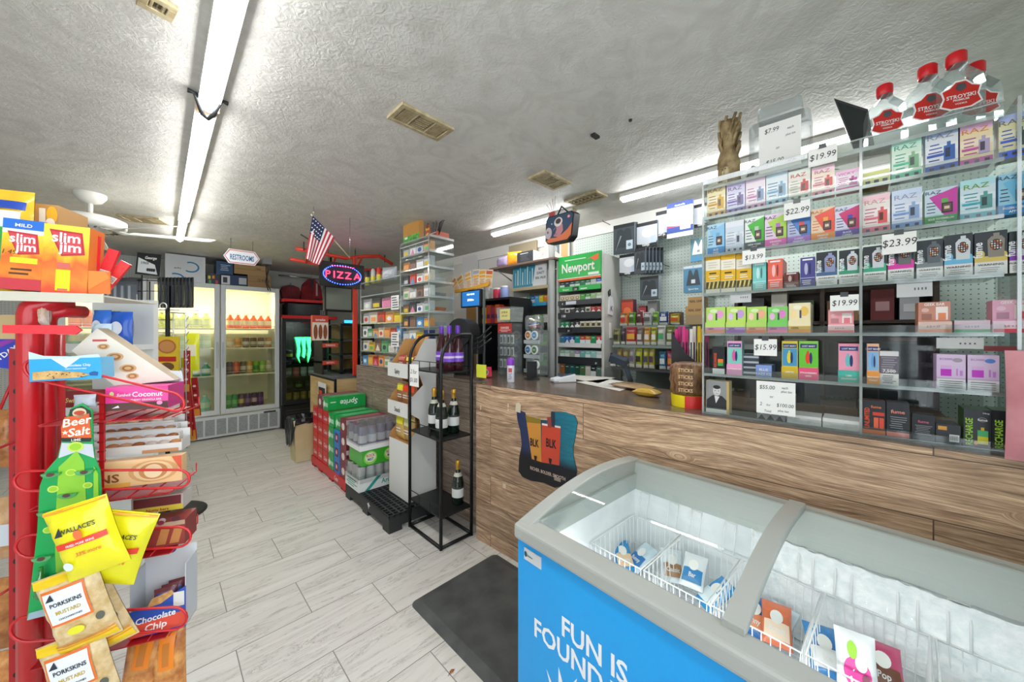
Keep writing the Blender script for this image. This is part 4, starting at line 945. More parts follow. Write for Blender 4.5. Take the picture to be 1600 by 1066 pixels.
for k in range(5): b.tube([(.004+(k-2)*.006,-.036,s0*.13),(.004+(k-2)*.007,-.034,s0*.02)],.004,SK,6)
b.build('carved_face',r)
# small white clip light behind the carving
b = MB(); b.T = Matrix.Rotation(.5,4,'Y'); b.box(-.016,.020,0,.02,.05,.115,C('c9c8b8')); b.rect(-.010,.014,.055,.085,C('1d2024')); b.T = Matrix.Identity(4); b.box(-.004,.004,.005,.015,0,.055,C('c9c8b8'))
b.build('camera_box',loc=K(1.82,kc(1157,1.82),ZT),rot=RK,label='small cream and black security camera beside the wood carving',cat='camera',bev=.002)
b = MB(); x0 = -kc(1262,1.82); b.tube([(x0,0,ZT+.10),(x0+.03,0,ZT+.05),(x0+.05,0,ZT+.02),(x0+.09,0,ZT+.003)],.0015,C('d8d8d8'),5); b.build('thin_cord',loc=K(1.82,0,0),rot=RK,label='thin white cord hanging beside the clear jar',cat='cord')
# ================================================================ behind and on the counter
def kitem(name,u0,u1,v0,v1,n,dep,art,label,cat,side='888888',z=None,group=None,jit=0.0,bev=0.0,r=0.4,zt=None):
    """a boxy item whose front lies on the plane n; z fixes its base on a shelf"""
    xa, _ = px(u0,v1,n); xb, _ = px(u1,v1,n); um = (u0+u1) / 2
    z0 = zpx2(um,v1,n) if z is None else z; z1 = zpx2(um,v0,n); w, h = xb - xa, z1 - z0
    b = MB(); b.box(-w/2,w/2,0,dep,0,h,C(side,r)); rnd = random.Random(hash_(label))
    if art: art(b,w,h,rnd)
    return b.build(name,loc=K(n,-(xa+xb)/2,z0),rot=RK+jit,label=label,cat=cat,group=group,bev=bev)
def flat(c): return lambda b, w, h, r: b.rect(-w/2,w/2,0,h,C(c,.4))
# ---- cigarette racks
def rack(n,u0,u1,ztop,depth,lab):
    xa, xb = -kc(u0,n), -kc(u1,n); r = empty('cigarette_rack',K(n,-(xa+xb)/2,0),RK,lab,'rack'); w = xb - xa
    G = C('c8c8c2',.45)
    for s in (-1,1): MB().box(s*w/2-.012,s*w/2+.012,0,depth,0,ztop,G).build('side_panel',r)
    MB().box(-w/2+.012,w/2-.012,depth-.012,depth,0,ztop,C('9a9a95')).build('back_panel',r)
    return r, w
def cig(b,w,h,c,m):
    """cigarette pack print"""
    b.rect(-w/2,w/2,0,h,C(c,.35))
    if m == 'tri': b.poly([(-w*.5,0),(w*.5,0),(0,h*.55)],C('f0f0ee'),-.001)
    if m == 'rtri': b.rect(-w/2,w/2,h*.0,h*.45,C('f0f0ee'),-.001); b.poly([(-w*.3,h*.45),(w*.3,h*.45),(0,h*.7)],C('f0f0ee'),-.001)
    if m == 'circ': b.ell(0,h*.5,w*.34,w*.34,C('a03a2c'),-.001); b.ell(0,h*.5,w*.22,w*.22,C(c),-.0014)
    if m == 'win': b.rect(-w*.3,w*.3,h*.25,h*.7,C('4a443c'),-.001); b.rect(-w*.5,w*.5,h*.85,h,C('f0efe8'),-.001)
    if m == 'half': b.rect(-w/2,w/2,0,h*.5,C('e6ecea'),-.001)
    b.rect(-w*.25,w*.25,h*.74,h*.8,C('f4f4f2'),-.0016)
def packs(n,xa,xb,z,h,cols,shelfname,grp,rackname):
    k = len(cols); w = (xb-xa) / k; names = {'0': ''}
    for i, (c,m,nm) in enumerate(cols):
        pr = cols[i-1][2] if i else None; nx = cols[i+1][2] if i + 1 < k else None
        ctx = ('between %s and %s'%(pr,nx) if pr and nx and pr != nx else 'beside %s'%(nx or pr))
        same = [j for j,q in enumerate(cols) if q[2] == nm and ((cols[j-1][2] if j else None) == pr) and ((cols[j+1][2] if j+1< k else None) == nx)]
        b = MB(); b.box(-w*.47,w*.47,0,.12,0,h,C(c,.4)); cig(b,w*.94,h,c,m)
        b.build('cigarette_pack',loc=K(n+.015,-(xa+w*(i+.5)),z),rot=RK,label='%s cigarette pack, %s, %s'%(nm,shelfname,ctx),cat='cigarette pack',group=grp+', '+shelfname)
RN = 2.68
r1, w1 = rack(RN,871,942,2.075,.30,'tall cream cigarette rack with a green sign reading Newport'.replace('Newport','in white letters'))
xa, xb = -kc(871,RN) + .014, -kc(942,RN) - .014; cx = (xa+xb) / 2; hw = (xb-xa) / 2
zr = lambda v: zpx2(909,v,RN)
b = MB(); z0, z1 = zr(437), zr(397); b.box(-hw,hw,-.01,.01,z0,z1,C('0fae44',.3)); hh = z1 - z0
b.rect(-hw,hw,z0,z0+hh*.08,C('e06a2c'),-.0112); b.rect(-hw,hw,z0+hh*.08,z0+hh*.11,WHITE,-.0112); b.rect(-hw*.65,hw*.35,z0+hh*.80,z0+hh*.84,C('bfe8c8'),-.0115)
b.text('Newport',-.01,z0+hh*.34,hh*.50,WHITE,-.0118,sx=.80)
b.poly([(hw*.4,z0+hh*.76),(hw*.9,z0+hh*.92),(hw*.92,z0+hh*.72),(hw*.72,z0+hh*.64),(hw*.62,z0+hh*.76)],C('e8743a'),-.0115); b.rect(hw*.45,hw*.92,z0+hh*.14,z0+hh*.24,C('e8f2e8'),-.0115)
b.build('header_sign',r1,label='green sign reading Newport in white'.replace('Newport ',''))
G2, W3, DKG = '1f7a50', 'e4e6e2', '26303a'
ROWS = [
 (447,437.5,454,'1fae4a','under the green sign',[(DKG,'half','dark slate'),(DKG,'','plain dark'),('2a4a5a','half','dark teal'),('1a7a5a','half','green and white'),(G2,'','bottle green'),(G2,'half','green half white'),('d8dcd8','half','white'),('2a5ad0','half','bright blue')]),
 (469,459,476,'3a3c40','second shelf, green-signed rack',[('e0d8b8','circ','cream ringed'),('e0d8b8','circ','cream ringed'),('e0d8b8','circ','cream ringed'),('e4dcc0','circ','cream ringed'),('58b048','','light green'),('4aa040','half','green banded'),('a8c890','','pale green'),('b8d0a0','half','pale green banded')]),
 (488.5,480,498,'2c2e32','third shelf, green-signed rack',[('3c3f3c','win','charcoal window'),('d8d8cc','win','white window'),('3c3f3c','win','charcoal window'),('2e3432','tri','black peaked'),('2e3432','tri','black peaked'),('c8c8ba','win','silver window'),('b83230','tri','red peaked'),('b83230','tri','red peaked')]),
 (512,502,520,'2c2e32','fourth shelf, green-signed rack',[('1f8a5a','tri','green peaked'),('1f8a5a','tri','green peaked'),('2e2c2c','tri','black peaked'),('2e2c2c','rtri','black and white'),('cfc49a','win','gold window'),('cfc49a','win','gold window'),('d4caa4','win','gold window'),('d4caa4','win','gold window')]),
 (537,525,543,'d4d6d6','fifth shelf, green-signed rack',[('3a7a9a','','steel blue'),('2a6ac0','tri','blue peaked'),('1f4a90','rtri','navy'),('2aa090','','turquoise'),('c0402c','half','red half white'),('d07a3a','half','orange'),('2a9058','','emerald'),('c03a3a','rtri','crimson')]),
 (559,548,570,'26282c','sixth shelf, green-signed rack',[('9ac8a0','half','pale green'),('b8d4c0','half','mint'),('a8b8a8','','sage'),('a890b8','half','mauve'),('7ab8b0','','aqua'),('8ac8c0','half','aqua and white'),('9ad0c8','','pale aqua'),('c8d4d4','half','silver')]),
 (587,571,590,'8a8c8a','lowest shelf, green-signed rack',[('b0703a','','brown'),('3a5a5a','','dark teal'),('2a6a6a','','deep teal'),('2f5f4a','','forest green'),('4a8a5a','circ','green ringed'),('d8d4c8','','ivory'),('22303c','half','black'),('5a7a6a','','grey green')]),
]
for vb, vt, vr, rail, nm, cols in ROWS:
    zb, zt, zl = zr(vb), zr(vt), zr(vr)
    MB().box(-hw,hw,-.004,.27,zb-.004,zb,C('55575a')).build('shelf',r1)
    b = MB(); b.box(-hw,hw,-.012,-.006,zl,zb+.004,C(rail,.35))
    if vb == 447: b.text('Newport',-hw*.6,zl+.01,.022,WHITE,-.013,sx=.8); b.rect(-hw*.28,hw*.02,zl+.004,zb-.004,C('26302c'),-.0128); b.text('1,000',-hw*.13,zl+.008,.02,WHITE,-.014,sx=.7); b.rect(hw*.1,hw*.4,zl+.01,zl+.02,C('d8f0dc'),-.0128)
    if vb == 488.5: b.text('1188',-hw*.72,zl+.016,.03,WHITE,-.013,sx=.8)
    if vb == 469: b.rect(-hw*.6,-hw*.1,zl+.006,zb-.004,C('d0d0dc'),-.0128); b.rect(-hw*.9,-hw*.62,zl+.004,zb-.002,C('2c2c34'),-.0128); b.text('$',-hw*.76,zl+.008,.022,WHITE,-.014)
    if vb == 512: b.rect(-hw*.62,-hw*.30,zl,zb-.002,C('15161a'),-.0128); b.text('$4',-hw*.46,zl+.010,.022,WHITE,-.014,sx=.8)
    if vb == 559: b.text('$9',hw*.8,zl+.014,.022,WHITE,-.013,sx=.8)
    b.build('price_rail',r1)
    packs(RN,xa+.004,xb-.004,zb,zt-zb,cols,nm,'packs','')
MB().box(-hw,hw,0,.28,2.063,2.075,C('7a5a48')).build('top_board',r1)
# keys and calculator stuck on the side
cs = kc(942,RN) - .013; p0 = K(RN+.10,cs,1.62)
b = MB(); b.prism([(-.045,-.05),(.03,-.06),(.045,.04),(.02,.10),(-.03,.10)],-.012,0,C('e4e6ea')); b.text('K',0,-.02,.06,C('2a3a6a'),-.0135); b.tube([(-.03,-.006,.1),(-.045,-.008,.14),(-.02,-.01,.16),(-.01,-.006,.11)],.005,C('2a2c30'),6)
b.build('key_bunch',loc=p0,rot=RK-math.pi/2+math.pi,label='bunch of keys and white tag hanging on the side of the green-signed rack',cat='keys')
b = MB(); b.box(-.018,.018,-.01,0,0,.13,C('eceae2')); b.build('light_switch',loc=K(RN+.10,cs,1.37),rot=RK-math.pi/2+math.pi,label='narrow ivory plate below the keys on the rack side',cat='plate')
# blue rack
BN = 2.72; r2, w2 = rack(BN,801,857,2.02,.27,'narrower cigarette rack with a teal and white sign beside the green-signed one')
xa, xb = -kc(801,BN) + .014, -kc(857,BN) - .014; hw = (xb-xa) / 2; zb_ = lambda v: zpx2(829,v,BN)
b = MB(); z0, z1 = zb_(448), zb_(414); hh = z1 - z0; b.box(-hw,hw,-.01,.01,z0,z1,C('e8ecee',.35)); b.poly([(-hw,z0),(hw*.2,z0),(hw*.38,z1),(-hw,z1)],C('188aa8',.3),-.0108)
for i in range(8): x = -hw * .86 + hw * .145 * i; b.poly([(x,z0+hh*.12),(x+.014,z0+hh*.1),(x+.016,z0+hh*(.7+.12*(i%3))),(x+.004,z0+hh*(.7+.12*(i%3)))],C('d8eef4' if i%2 else '8ad0e0'),-.0114)
for s_, q in (('REAL',.70),('QUALITY',.52),('REAL VALUE',.30)): b.text(s_,hw*.66,z0+hh*q,hh*.15,C('3a4a5a'),-.0114,sx=.7)
b.build('header_sign',r2,label='teal and white sign')
MB().box(-hw-.02,hw+.02,-.015,.27,zb_(453),zb_(448),C('c9bd9a')).build('shelf',r2)
cols2 = [[('2a7a6a','half','green'),('d8b88a','','tan'),('c8d8dc','','pale blue'),('2a8a6a','half','teal green'),('2a6ac0','half','blue'),('58a8d8','','sky blue'),('d8c82c','','yellow'),('e8882c','','orange')],
         [('d8402c','','red'),('e8642c','','red orange'),('26282c','half','black'),('26282c','half','black'),('6ab04a','','lime'),('d8d8d0','','white'),('8ab86a','','leaf green'),('c8c8c0','','grey')],
         [('c8443a','','brick red'),('e4e4e0','half','white'),('3a3c40','','charcoal'),('7ac04a','half','lime banded'),('dcdcd8','','pearl'),('4a8a4a','','green'),('e0e0dc','half','ivory'),('6ab04a','','lime')],
         [('8a8c90','','grey'),('d0d4d0','','silver'),('5aa04a','','green'),('e4e4e0','','white'),('8ac05a','half','lime'),('3a3c40','','charcoal'),('d8e0d8','','mint'),('5aa04a','','green')]]
for q, (vb,vt,rail) in enumerate(((474,463,'3a9ac8'),(505,492,'3a3c40'),(535,522,'8ad04a'),(565,552,'8ad04a'))):
    zb, zt = zb_(vb), zb_(vt); MB().box(-hw,hw,-.004,.25,zb-.004,zb,C('8a8c8a')).build('shelf',r2); MB().box(-hw,hw,-.012,-.006,zb-.03,zb+.003,C(rail,.35)).build('price_rail',r2)
    packs(BN,xa+.004,xb-.004,zb,zt-zb,cols2[q],('top','second','third','lowest')[q]+' shelf of the teal-signed rack','packs','')
# grey pipe between the racks
pn = 2.64; b = MB(); c_ = kc(862,pn); b.lathe([(.03,0),(.03,H_CEIL)],C('a8aaa8',.4),16); b.build('support_pipe',loc=K(pn,c_,0),label='round grey support pipe between the two cigarette racks',cat='pipe')

# ---- board shelf, boxes and white lamp above the teal rack
n = 2.62; zs = zpx2(810,412,n)
xa, xb = -kc(766,n), -kc(868,n)
r = empty('wall_shelf',K(n,-(xa+xb)/2,zs),RK,'brown wall shelf above the teal-signed rack','shelf'); w = xb - xa
MB().box(-w/2,w/2,-.02,.38,-.02,0,C('7a6254',.5)).build('board',r,bev=.002)
for s in (-.4,.4): MB().tube([(s*w,.37,-.16),(s*w,.02,-.025)],.006,C('8a8c8e')).build('bracket',r)
kitem('speaker_box',808,833,393,0,n,.16,lambda b,w,h,r: (b.rect(-w/2,w/2,0,h,C('34373c',.4)),b.rect(-w*.3,w*.2,h*.8,h*.86,C('c8ccd0'),-.001),b.lines(-w*.35,w*.3,h*.15,h*.7,5,C('5a5e64'),-.001,r)),'black and white boxed appliance on the brown wall shelf','box','d8d8d6',z=zs)
pillow('chip_bag',.16,.15,.08,'ee9a1c','orange and purple snack bag slumped on the end of the brown shelf','bag',K(n+.08,kc(795,n),zs+.002),RK+.3)
pillow('chip_bag',.20,.12,.08,'a89ac0','lilac and grey bag lying beside the orange bag on the brown shelf','bag',K(n+.08,kc(778,n),zs+.002),RK-.2)
b = MB(); b.lathe([(.13,0),(.125,.02),(.05,.09),(.02,.10)],C('dcdcd0',.4),22); b.build('lamp_shade',None); o_ = bpy.data.objects['lamp_shade']; sl = empty('pendant_lamp',K(n+.16,kc(846,n),zs+.002),0,'cream cone lamp shade standing on the brown wall shelf','lamp'); o_.parent = sl; o_.name = 'shade'
MB().tube([(0,0,.1),(0,0,.13)],.012,C('c8c8bc')).build('socket',sl)
kitem('picture_panel',850,890,372,408,2.99,.02,lambda b,w,h,r: (b.rect(-w/2,w/2,0,h,C('d8d4c4')),b.rect(-w*.3,w*.12,h*.05,h*.95,C('5a5e60'),-.001),b.rect(w*.18,w*.44,h*.1,h*.9,C('e0a06a'),-.001),b.ell(-w*.08,h*.5,w*.12,h*.2,C('9a9ea0'),-.0014)),'faded poster with grey and orange panels on the pegboard edge','poster')
kitem('curtain',795,838,380,415,2.985,.03,None,'short tan slatted blind on the wall over the brown shelf','blind','a89c82')
# teal sheet behind; hanging coil
# ---- undershirt packages on the pegboard
def hook(b,L_=.16,z=0,x=0): b.tube([(x,-L_,z+.012),(x,-L_+.01,z),(x,0,z)],.003,C('2a2c2e',.4,.5),6)
def shirtpack(u0,u1,v0,v1,n,kind,lab,grp='packaged underwear on the pegboard',tilt=0.0,dep=.02):
    def art(b,w,h,r):
        if kind == 'dark':
            b.rect(-w/2,w/2,0,h,C('3c464c',.35)); b.rect(-w/2,w/2,h*.88,h,C('1c1e22'),-.001); b.poly([(-w*.42,h*.2),(w*.42,h*.2),(w*.32,h*.8),(w*.12,h*.84),(0,h*.74),(-w*.12,h*.84),(-w*.32,h*.8)],C('2a3238',.5),-.0012); b.rect(w*.12,w*.42,h*.12,h*.42,C('b8c8d4',.3),-.0016); b.ell(w*.27,h*.27,w*.08,w*.08,C('6a7a88'),-.002); b.poly([(-w*.4,h*.1),(-w*.1,h*.6),(-w*.16,h*.62)],C('8a98a2',.3),-.0016)
        elif kind == 'white':
            b.rect(-w/2,w/2,0,h,C('c4cad2',.4)); b.rect(-w/2,w/2,h*.86,h,C('22242a'),-.001); b.poly([(-w/2,h*.16),(0,h*.10),(w/2,h*.20),(w/2,0),(-w/2,0)],C('1d1f24'),-.001); b.text('George',-w*.05,h*.05,h*.12,WHITE,-.0016,sx=.8); b.ell(w*.05,h*.58,w*.30,h*.2,C('dfe3e8'),-.0012); b.rect(w*.18,w*.46,h*.14,h*.42,C('b4c4d4',.3),-.0018)
        elif kind == 'blue':
            b.rect(-w/2,w/2,0,h,C('4a84a8',.35)); b.rect(-w/2,w/2,h*.9,h,C('c8d8e4'),-.001); b.poly([(-w*.36,h*.26),(w*.36,h*.26),(w*.30,h*.5),(w*.22,h*.84),(w*.1,h*.84),(0,h*.62),(-w*.1,h*.84),(-w*.22,h*.84),(-w*.30,h*.5)],C('3c4a54'),-.0012); b.rect(-w*.1,w*.1,h*.34,h*.48,C('d0dce4'),-.0016); b.text('Sport bra',0,h*.1,h*.09,C('d8e8f0'),-.0016)
        elif kind == 'bra':
            b.rect(-w/2,w/2,0,h,C('56808c',.35)); b.rect(-w/2,w/2,0,h*.22,C('4a8ab0'),-.001); b.poly([(-w*.4,h*.3),(w*.4,h*.3),(w*.34,h*.55),(w*.24,h*.9),(w*.16,h*.9),(0,h*.6),(-w*.16,h*.9),(-w*.24,h*.9),(-w*.34,h*.55)],C('e4e8ea'),-.0012); b.ell(0,h*.44,w*.1,h*.06,C('8a949a'),-.0016)
        else:
            b.rect(-w/2,w/2,0,h,C('d4dae4',.35)); b.rect(-w/2,w/2,h*.86,h,C('24408a'),-.001); b.text('Comfort Fit',0,h*.89,h*.07,WHITE,-.0016,sx=.8); b.rect(-w/2,w/2,h*.13,h*.30,C('24408a'),-.001); b.rect(-w/2,w/2,0,h*.09,C('eceef0'),-.001); b.poly([(-w/2,h*.36),(-w/2,h*.30),(w*.1,h*.30)],C('d02c5a'),-.0014)
            b.poly([(w*.02,h*.2),(w*.40,h*.2),(w*.42,h*.5),(w*.34,h*.62),(w*.08,h*.62),(0,h*.5)],C('f2f4f6'),-.0018); b.ell(w*.22,h*.46,w*.07,h*.05,C('9aa4b0'),-.0022); b.ell(-w*.25,h*.55,w*.16,h*.2,C('c0cad8'),-.0014)
    o = kitem('underwear_pack',u0,u1,v0,v1,n,dep,art,lab,'clothing pack','8a96a0',group=grp,jit=tilt)
    h_ = max(v.co.z for v in o.data.vertices); MB().tube([(0,-.004,h_-.01),(0,NW-n,h_-.01)],.003,BLACK,5).build('peg',o)
    return o
for i in range(5): shirtpack(959+1.5*i,991+1.2*i,350,396,2.80+.03*i,'dark','%s dark tank top pack of the upper left bundle on the pegboard'%('front','second','third','fourth','rear')[i].replace('left ',''),tilt=.05,dep=.008)
shirtpack(995,1027,347,386,2.86,'white','white undershirt pack with black George band beside the upper dark bundle'.replace('George ','printed '))
shirtpack(968,996,397,430,2.82,'white','white undershirt pack next to the tall rack, under the upper dark bundle')
for i in range(6): shirtpack(990+5.5*i,1010+5.5*i,388,428,2.80+.025*i,'dark','%s dark shirt pack in the lower fanned bundle on the pegboard'%('first','second','third','fourth','fifth','last')[i],tilt=-.2,dep=.006)
shirtpack(1000,1029,432,468,2.84,'dark','single dark boxed underwear pack hanging below the fanned bundle',dep=.06)
shirtpack(1025,1044,330,370,2.88,'white','white undershirt pack half hidden behind the blue-headed pack')
shirtpack(1042,1083,315,370,2.80,'hdr','large white pack with a blue header hung high on the pegboard')
shirtpack(1083,1112,318,354,2.88,'white','white undershirt pack showing at the edge of the clear display')
shirtpack(1079,1104,372,408,2.86,'bra','teal pack showing a white sports bra, behind the display edge')
shirtpack(1068,1099,415,457,2.80,'blue','blue pack showing a dark sports bra',dep=.05)
for (u,v,lb) in ((1046,374,'empty black peg hook under the large blue-headed pack'),(1046,417,'lower empty black peg hook beside the sports bra packs'),(986,434,'black peg hook under the white pack by the tall rack'),(955,352,'black peg hook at the top of the upper dark bundle')):
    p = on_n(u,NW,v); b = MB(); hook(b); b.build('peg_hook',loc=p,rot=RK,label=lb,cat='hook',group='empty peg hooks')
# ---- snack shelf
n = 2.56; zs = zpx2(1003,540,n); xa, xb = -kc(957,n), -kc(1105,n); w = xb - xa
r = empty('snack_shelf',K(n,-(xa+xb)/2,0),RK,'green-grey wall shelf unit of small snack pouches below the pegboard shirts','shelf')
MB().box(-w/2,w/2,0,.40,zs-.018,zs,C('7a8a84',.4)).build('shelf_board',r); zl = zpx2(1003,576,n); MB().box(-w/2,w/2,-.02,.42,zl-.018,zl,C('3a3c40',.4)).build('shelf_board',r)
zu = zpx2(1003,509,n+.18); MB().box(-w/2,w/2,.18,.40,zu-.016,zu,C('7a8a84',.4)).build('shelf_board',r); MB().box(-w/2,w/2,.43,.45,0,zu,C('8a9a92')).build('back_panel',r)
zf = .92; MB().box(-w/2,w/2,-.02,.42,0,zf,C('3c3a38',.5)).build('base_cabinet',r)
def pouch(c,c2=None,t='',foot='e4e4e0'):
    def f(b,w,h,r):
        b.rect(-w/2,w/2,0,h,C(c,.3)); b.rect(-w/2,w/2,0,h*.2,C(foot,.35),-.001); b.ell(0,h*.55,w*.34,h*.16,C(c2 or shade(c,1.6),.3),-.0014); b.rect(-w/2,w/2,h*.9,h,C(shade(c,.7),.3),-.001)
        if t: b.text(t,0,h*.66,min(h*.2,w*.42),WHITE,-.002,sx=.8)
    return f
SN = [  # (u0,u1,v0, plane, base z, colours, name)
 ([(966,979,489,'d8902c','c8302c','ZIG','gold'),(980,991,488,'6ab02c','2a5a1c','ZIG','lime green'),(992,1002,487,'8a2c34','3a1c20','ZIG','maroon'),(1003,1017,488,'c4c8c8','5a5e60','ZIG','silver'),(1018,1027,487,'8ac83c','2c5a2a','','pale green'),(1028,1042,487,'2a5aa8','e8ecf0','ZIG','royal blue'),(1044,1062,489,'e0d02c','c85a2c','','yellow')],n+.19,zu,'upper'),
 ([(956,967,514,'8a8c3a','2a2c20','','olive'),(968,975,513,'5a4a5a','2a2430','','plum grey'),(976,992,511,'d0303a','e8b03c','','bright red'),(993,1003,512,'8a7a70','d8d4cc','','taupe'),(1004,1014,512,'e8a83c','f2e8dc','','orange and white'),(1015,1024,512,'c8c83c','f4f4ee','','yellow and white'),(1025,1038,509,'e8e8e4','5ab878','','white and green'),(1039,1052,509,'8a9a2c','d8dcc8','','mustard green')],n+.02,zs,'middle'),
 ([(951,961,552,'4a4430','2a281c','','dark olive'),(962,970,546,'a89030','3a3420','','bronze'),(971,980,546,'b0a048','5a4a70','','khaki'),(981,990,545,'b8b8b0','6a5a7a','','pale grey'),(991,1001,545,'d8dc2c','2a2c1c','','lemon'),(1003,1011,545,'d8d04a','4a4860','','yellow striped'),(1012,1021,545,'d0c83c','5a3a5a','','yellow purple'),(1028,1039,550,'2a90c0','e8f0f4','','cyan'),(1040,1052,549,'c83a6a','e8a03c','','pink and orange')],n-.01,zl,'lower')]
for L_, pn_, z_, rn in SN:
    for i, (u0,u1,v0,c1,c2,t,nm) in enumerate(L_):
        xa, xb = -kc(u0,pn_), -kc(u1,pn_); zt_ = zpx2((u0+u1)/2,v0,pn_)
        pillow('snack_pouch',xb-xa,zt_-z_,.035,shade(c1,.82),'%s snack pouch on the %s snack shelf, beside the %s one'%(nm,rn,L_[i-1][6] if i else L_[1][6]),'pouch',K(pn_+.03,-(xa+xb)/2,z_+.001),RK+(i%3-1)*.1,n=6,crimp=.02,group='snack pouches on the %s shelf'%rn,art=lambda b,w,h: (b.rect(-w*.46,w*.46,h*.02,h*.2,C('c8c8c0',.4)),b.rect(-w*.36,w*.36,h*.32,h*.62,C(shade(c2,.9),.3),-.001),b.rect(-w*.44,w*.44,h*.82,h*.95,C(shade(c1,.5),.3),-.001),t and b.text(t,0,h*.68,w*.34,WHITE,-.002,sx=.8)))
kitem('snack_carton',1045,1063,461,0,n+.21,.08,pouch('5a2a20','e8d0c0','ZIG','3a3c40'),'tall brown snack carton standing above the yellow pouch','carton','5a2a20',z=zu+.128)
bpy.data.objects['snack_carton'].location.z = zu
kitem('candy_bag',971,989,468,0,n+.30,.07,pouch('c8482c','e8783c','','d8602c'),'orange and purple candy bag behind the gold pouch','bag','7a3a5a',z=zu)
kitem('candy_bag',998,1009,478,0,n+.30,.07,pouch('a83038','e8d8d8','ZIG','8a2a30'),'small red candy box behind the maroon pouch','bag','8a2a30',z=zu)
kitem('candy_bag',1012,1026,470,0,n+.30,.07,pouch('7a7c7c','b8bcbc','','6a6c6c'),'grey candy bag behind the silver pouch','bag','6a6c6c',z=zu)
for i, (va,vb_) in enumerate(((478,492),(464,478))): kitem('kraft_pack',1071+i*4,1100,va,vb_,n+.1,.10,lambda b,w,h,r: (b.rect(-w/2,w/2,0,h,C('c09a62')),b.text('REAL LEAF',0,h*.4,h*.35,C('4a2c18'),-.001,sx=.8)),'%s kraft paper cigar pack by the clear display edge'%('lower','upper')[i],'pack','b08a52',group='kraft cigar packs')
kitem('kraft_pack',1071,1100,492,0,n+.1,.10,flat('a8906a'),'plain tan carton holding up the kraft cigar packs','pack','9a8460',z=zu)

# ---- on the counter top
ZC = CT + .0005
def onc(u,v,z=ZC): p = on_z(u,v,z); return p
def lkt(p): return RK
# card reader
p = onc(880,597); r = empty('card_reader',p,RK-.55,'white card payment terminal lying on the counter top','card reader')
b = MB(); b.add([(-.04,-.085,0),(.04,-.085,0),(.04,.085,0),(-.04,.085,0),(-.038,-.085,.028),(.038,-.085,.028),(.038,.08,.058),(-.038,.08,.058)],[(0,3,2,1),(0,1,5,4),(1,2,6,5),(2,3,7,6),(3,0,4,7),(4,5,6,7)],C('e6e8ea',.3)); b.build('body',r,bev=.008,seg=3)
b = MB(); sl_ = lambda y: .0295 + (y+.085) * .030 / .165 ; b.add([(-.030,-.03,sl_(-.03)),(.030,-.03,sl_(-.03)),(.030,.07,sl_(.07)),(-.030,.07,sl_(.07))],[(0,1,2,3)],C('2c3c66',.15)); b.build('screen',r)
b = MB(); b.box(-.041,.041,-.088,-.05,.008,.013,C('9a9ea4')); b.build('card_slot',r)
# barcode scanner on stand
p = onc(985,604); r = empty('barcode_scanner',p,RK+.2,'dark blue-grey barcode scanner propped on its stand at the counter','scanner'); SCN = C('2e3946',.35)
MB().lathe([(.055,0),(.05,.01),(.02,.02),(.012,.04)],SCN,18,sx=1,sy=.8).build('foot',r)
b = MB(); b.tube([(0,0,.03),(-.012,0,.07),(-.03,0,.12),(-.05,-.005,.155)],.018,SCN,10); b.build('grip',r)
b = MB(); b.T = Matrix.Translation((-.065,-.02,.165)) @ Matrix.Rotation(.35,4,'Y') @ Matrix.Rotation(.25,4,'X'); b.prism([(-.06,-.022),(.045,-.02),(.06,0),(.045,.022),(-.06,.026)],-.028,.028,SCN); b.build('head',r,bev=.008,seg=3)
# papers
for (pts,lb,c) in (([(874,588),(893,586),(962,590),(935,599)],'white paper sheet behind the card payment terminal','dcd8ce'),([(900,597),(950,592),(1000,601),(968,611)],'white receipt paper spread before the barcode scanner','e8e6de')):
    P_ = [onc(u,v,ZC+.001) for u,v in pts]; b = MB(); b.add([tuple(q) for q in P_],[(0,1,2,3)],C(c)); b.add([(q.x,q.y,q.z-.0008) for q in P_],[(3,2,1,0)],C(c)); b.build('paper_sheet',label=lb,cat='paper')
pb = onc(1012,612); pillow('paper_bag',.15,.26,.03,'a88a66','brown paper bag lying flat on the counter beside the jerky bundle','bag',(pb.x,pb.y,ZC+.018),RK+1.2,rotx=math.radians(-90))
pb = onc(1030,622); pillow('snack_packet',.08,.14,.04,'c8a23c','small yellow packet crumpled in front of the brown paper bag','packet',(pb.x,pb.y,ZC+.022),RK+1.4,rotx=math.radians(-90))
# jerky bundle drum and cigarillo display
n = 1.74; c_ = kc(1070,n)
r = empty('cigar_display',K(n+.06,c_,ZC),RK,'yellow and red round cigar tub wrapped by a brown bundle of twisted sticks','display')
MB().lathe([(.075,0),(.078,.055)],C('e8d41c',.35),24).build('tub',r)
b = MB(); b.lathe([(.0785,0),(.0788,.055)],C('d8302c',.35),24,cap=False); b.v = [v for v in b.v]; b2 = MB()
for i in range(9):
    a0 = -1.5 + .13 * i; a1 = a0 + .13; b2.add([(.0795*math.cos(a),.0795*math.sin(a),z) for a,z in ((a0,0),(a1,0),(a1,.055),(a0,.055))],[(0,1,2,3)],C('d8302c',.35))
b2.build('red_band',r)
JK = mottled('5a3a26','96704a',60,.4,stretch=(1,1,.25),bump=.6)
b = MB(); rnd = random.Random(8); seg = 28; vs = []; lv = [(.070,.055),(.082,.07),(.080,.10),(.086,.12),(.080,.145),(.085,.17),(.076,.19),(.06,.20)]
for j_, (rr,z) in enumerate(lv):
    for i in range(seg): a = 2 * math.pi * i / seg; q = rr * (1+.05*(rnd.random()-.5)); vs.append((q*math.cos(a),q*math.sin(a),z+.004*rnd.random()))
b.add(vs,[(j_*seg+i,j_*seg+(i+1)%seg,(j_+1)*seg+(i+1)%seg,(j_+1)*seg+i) for j_ in range(7) for i in range(seg)]+[tuple(range(7*seg,8*seg))],JK,True)
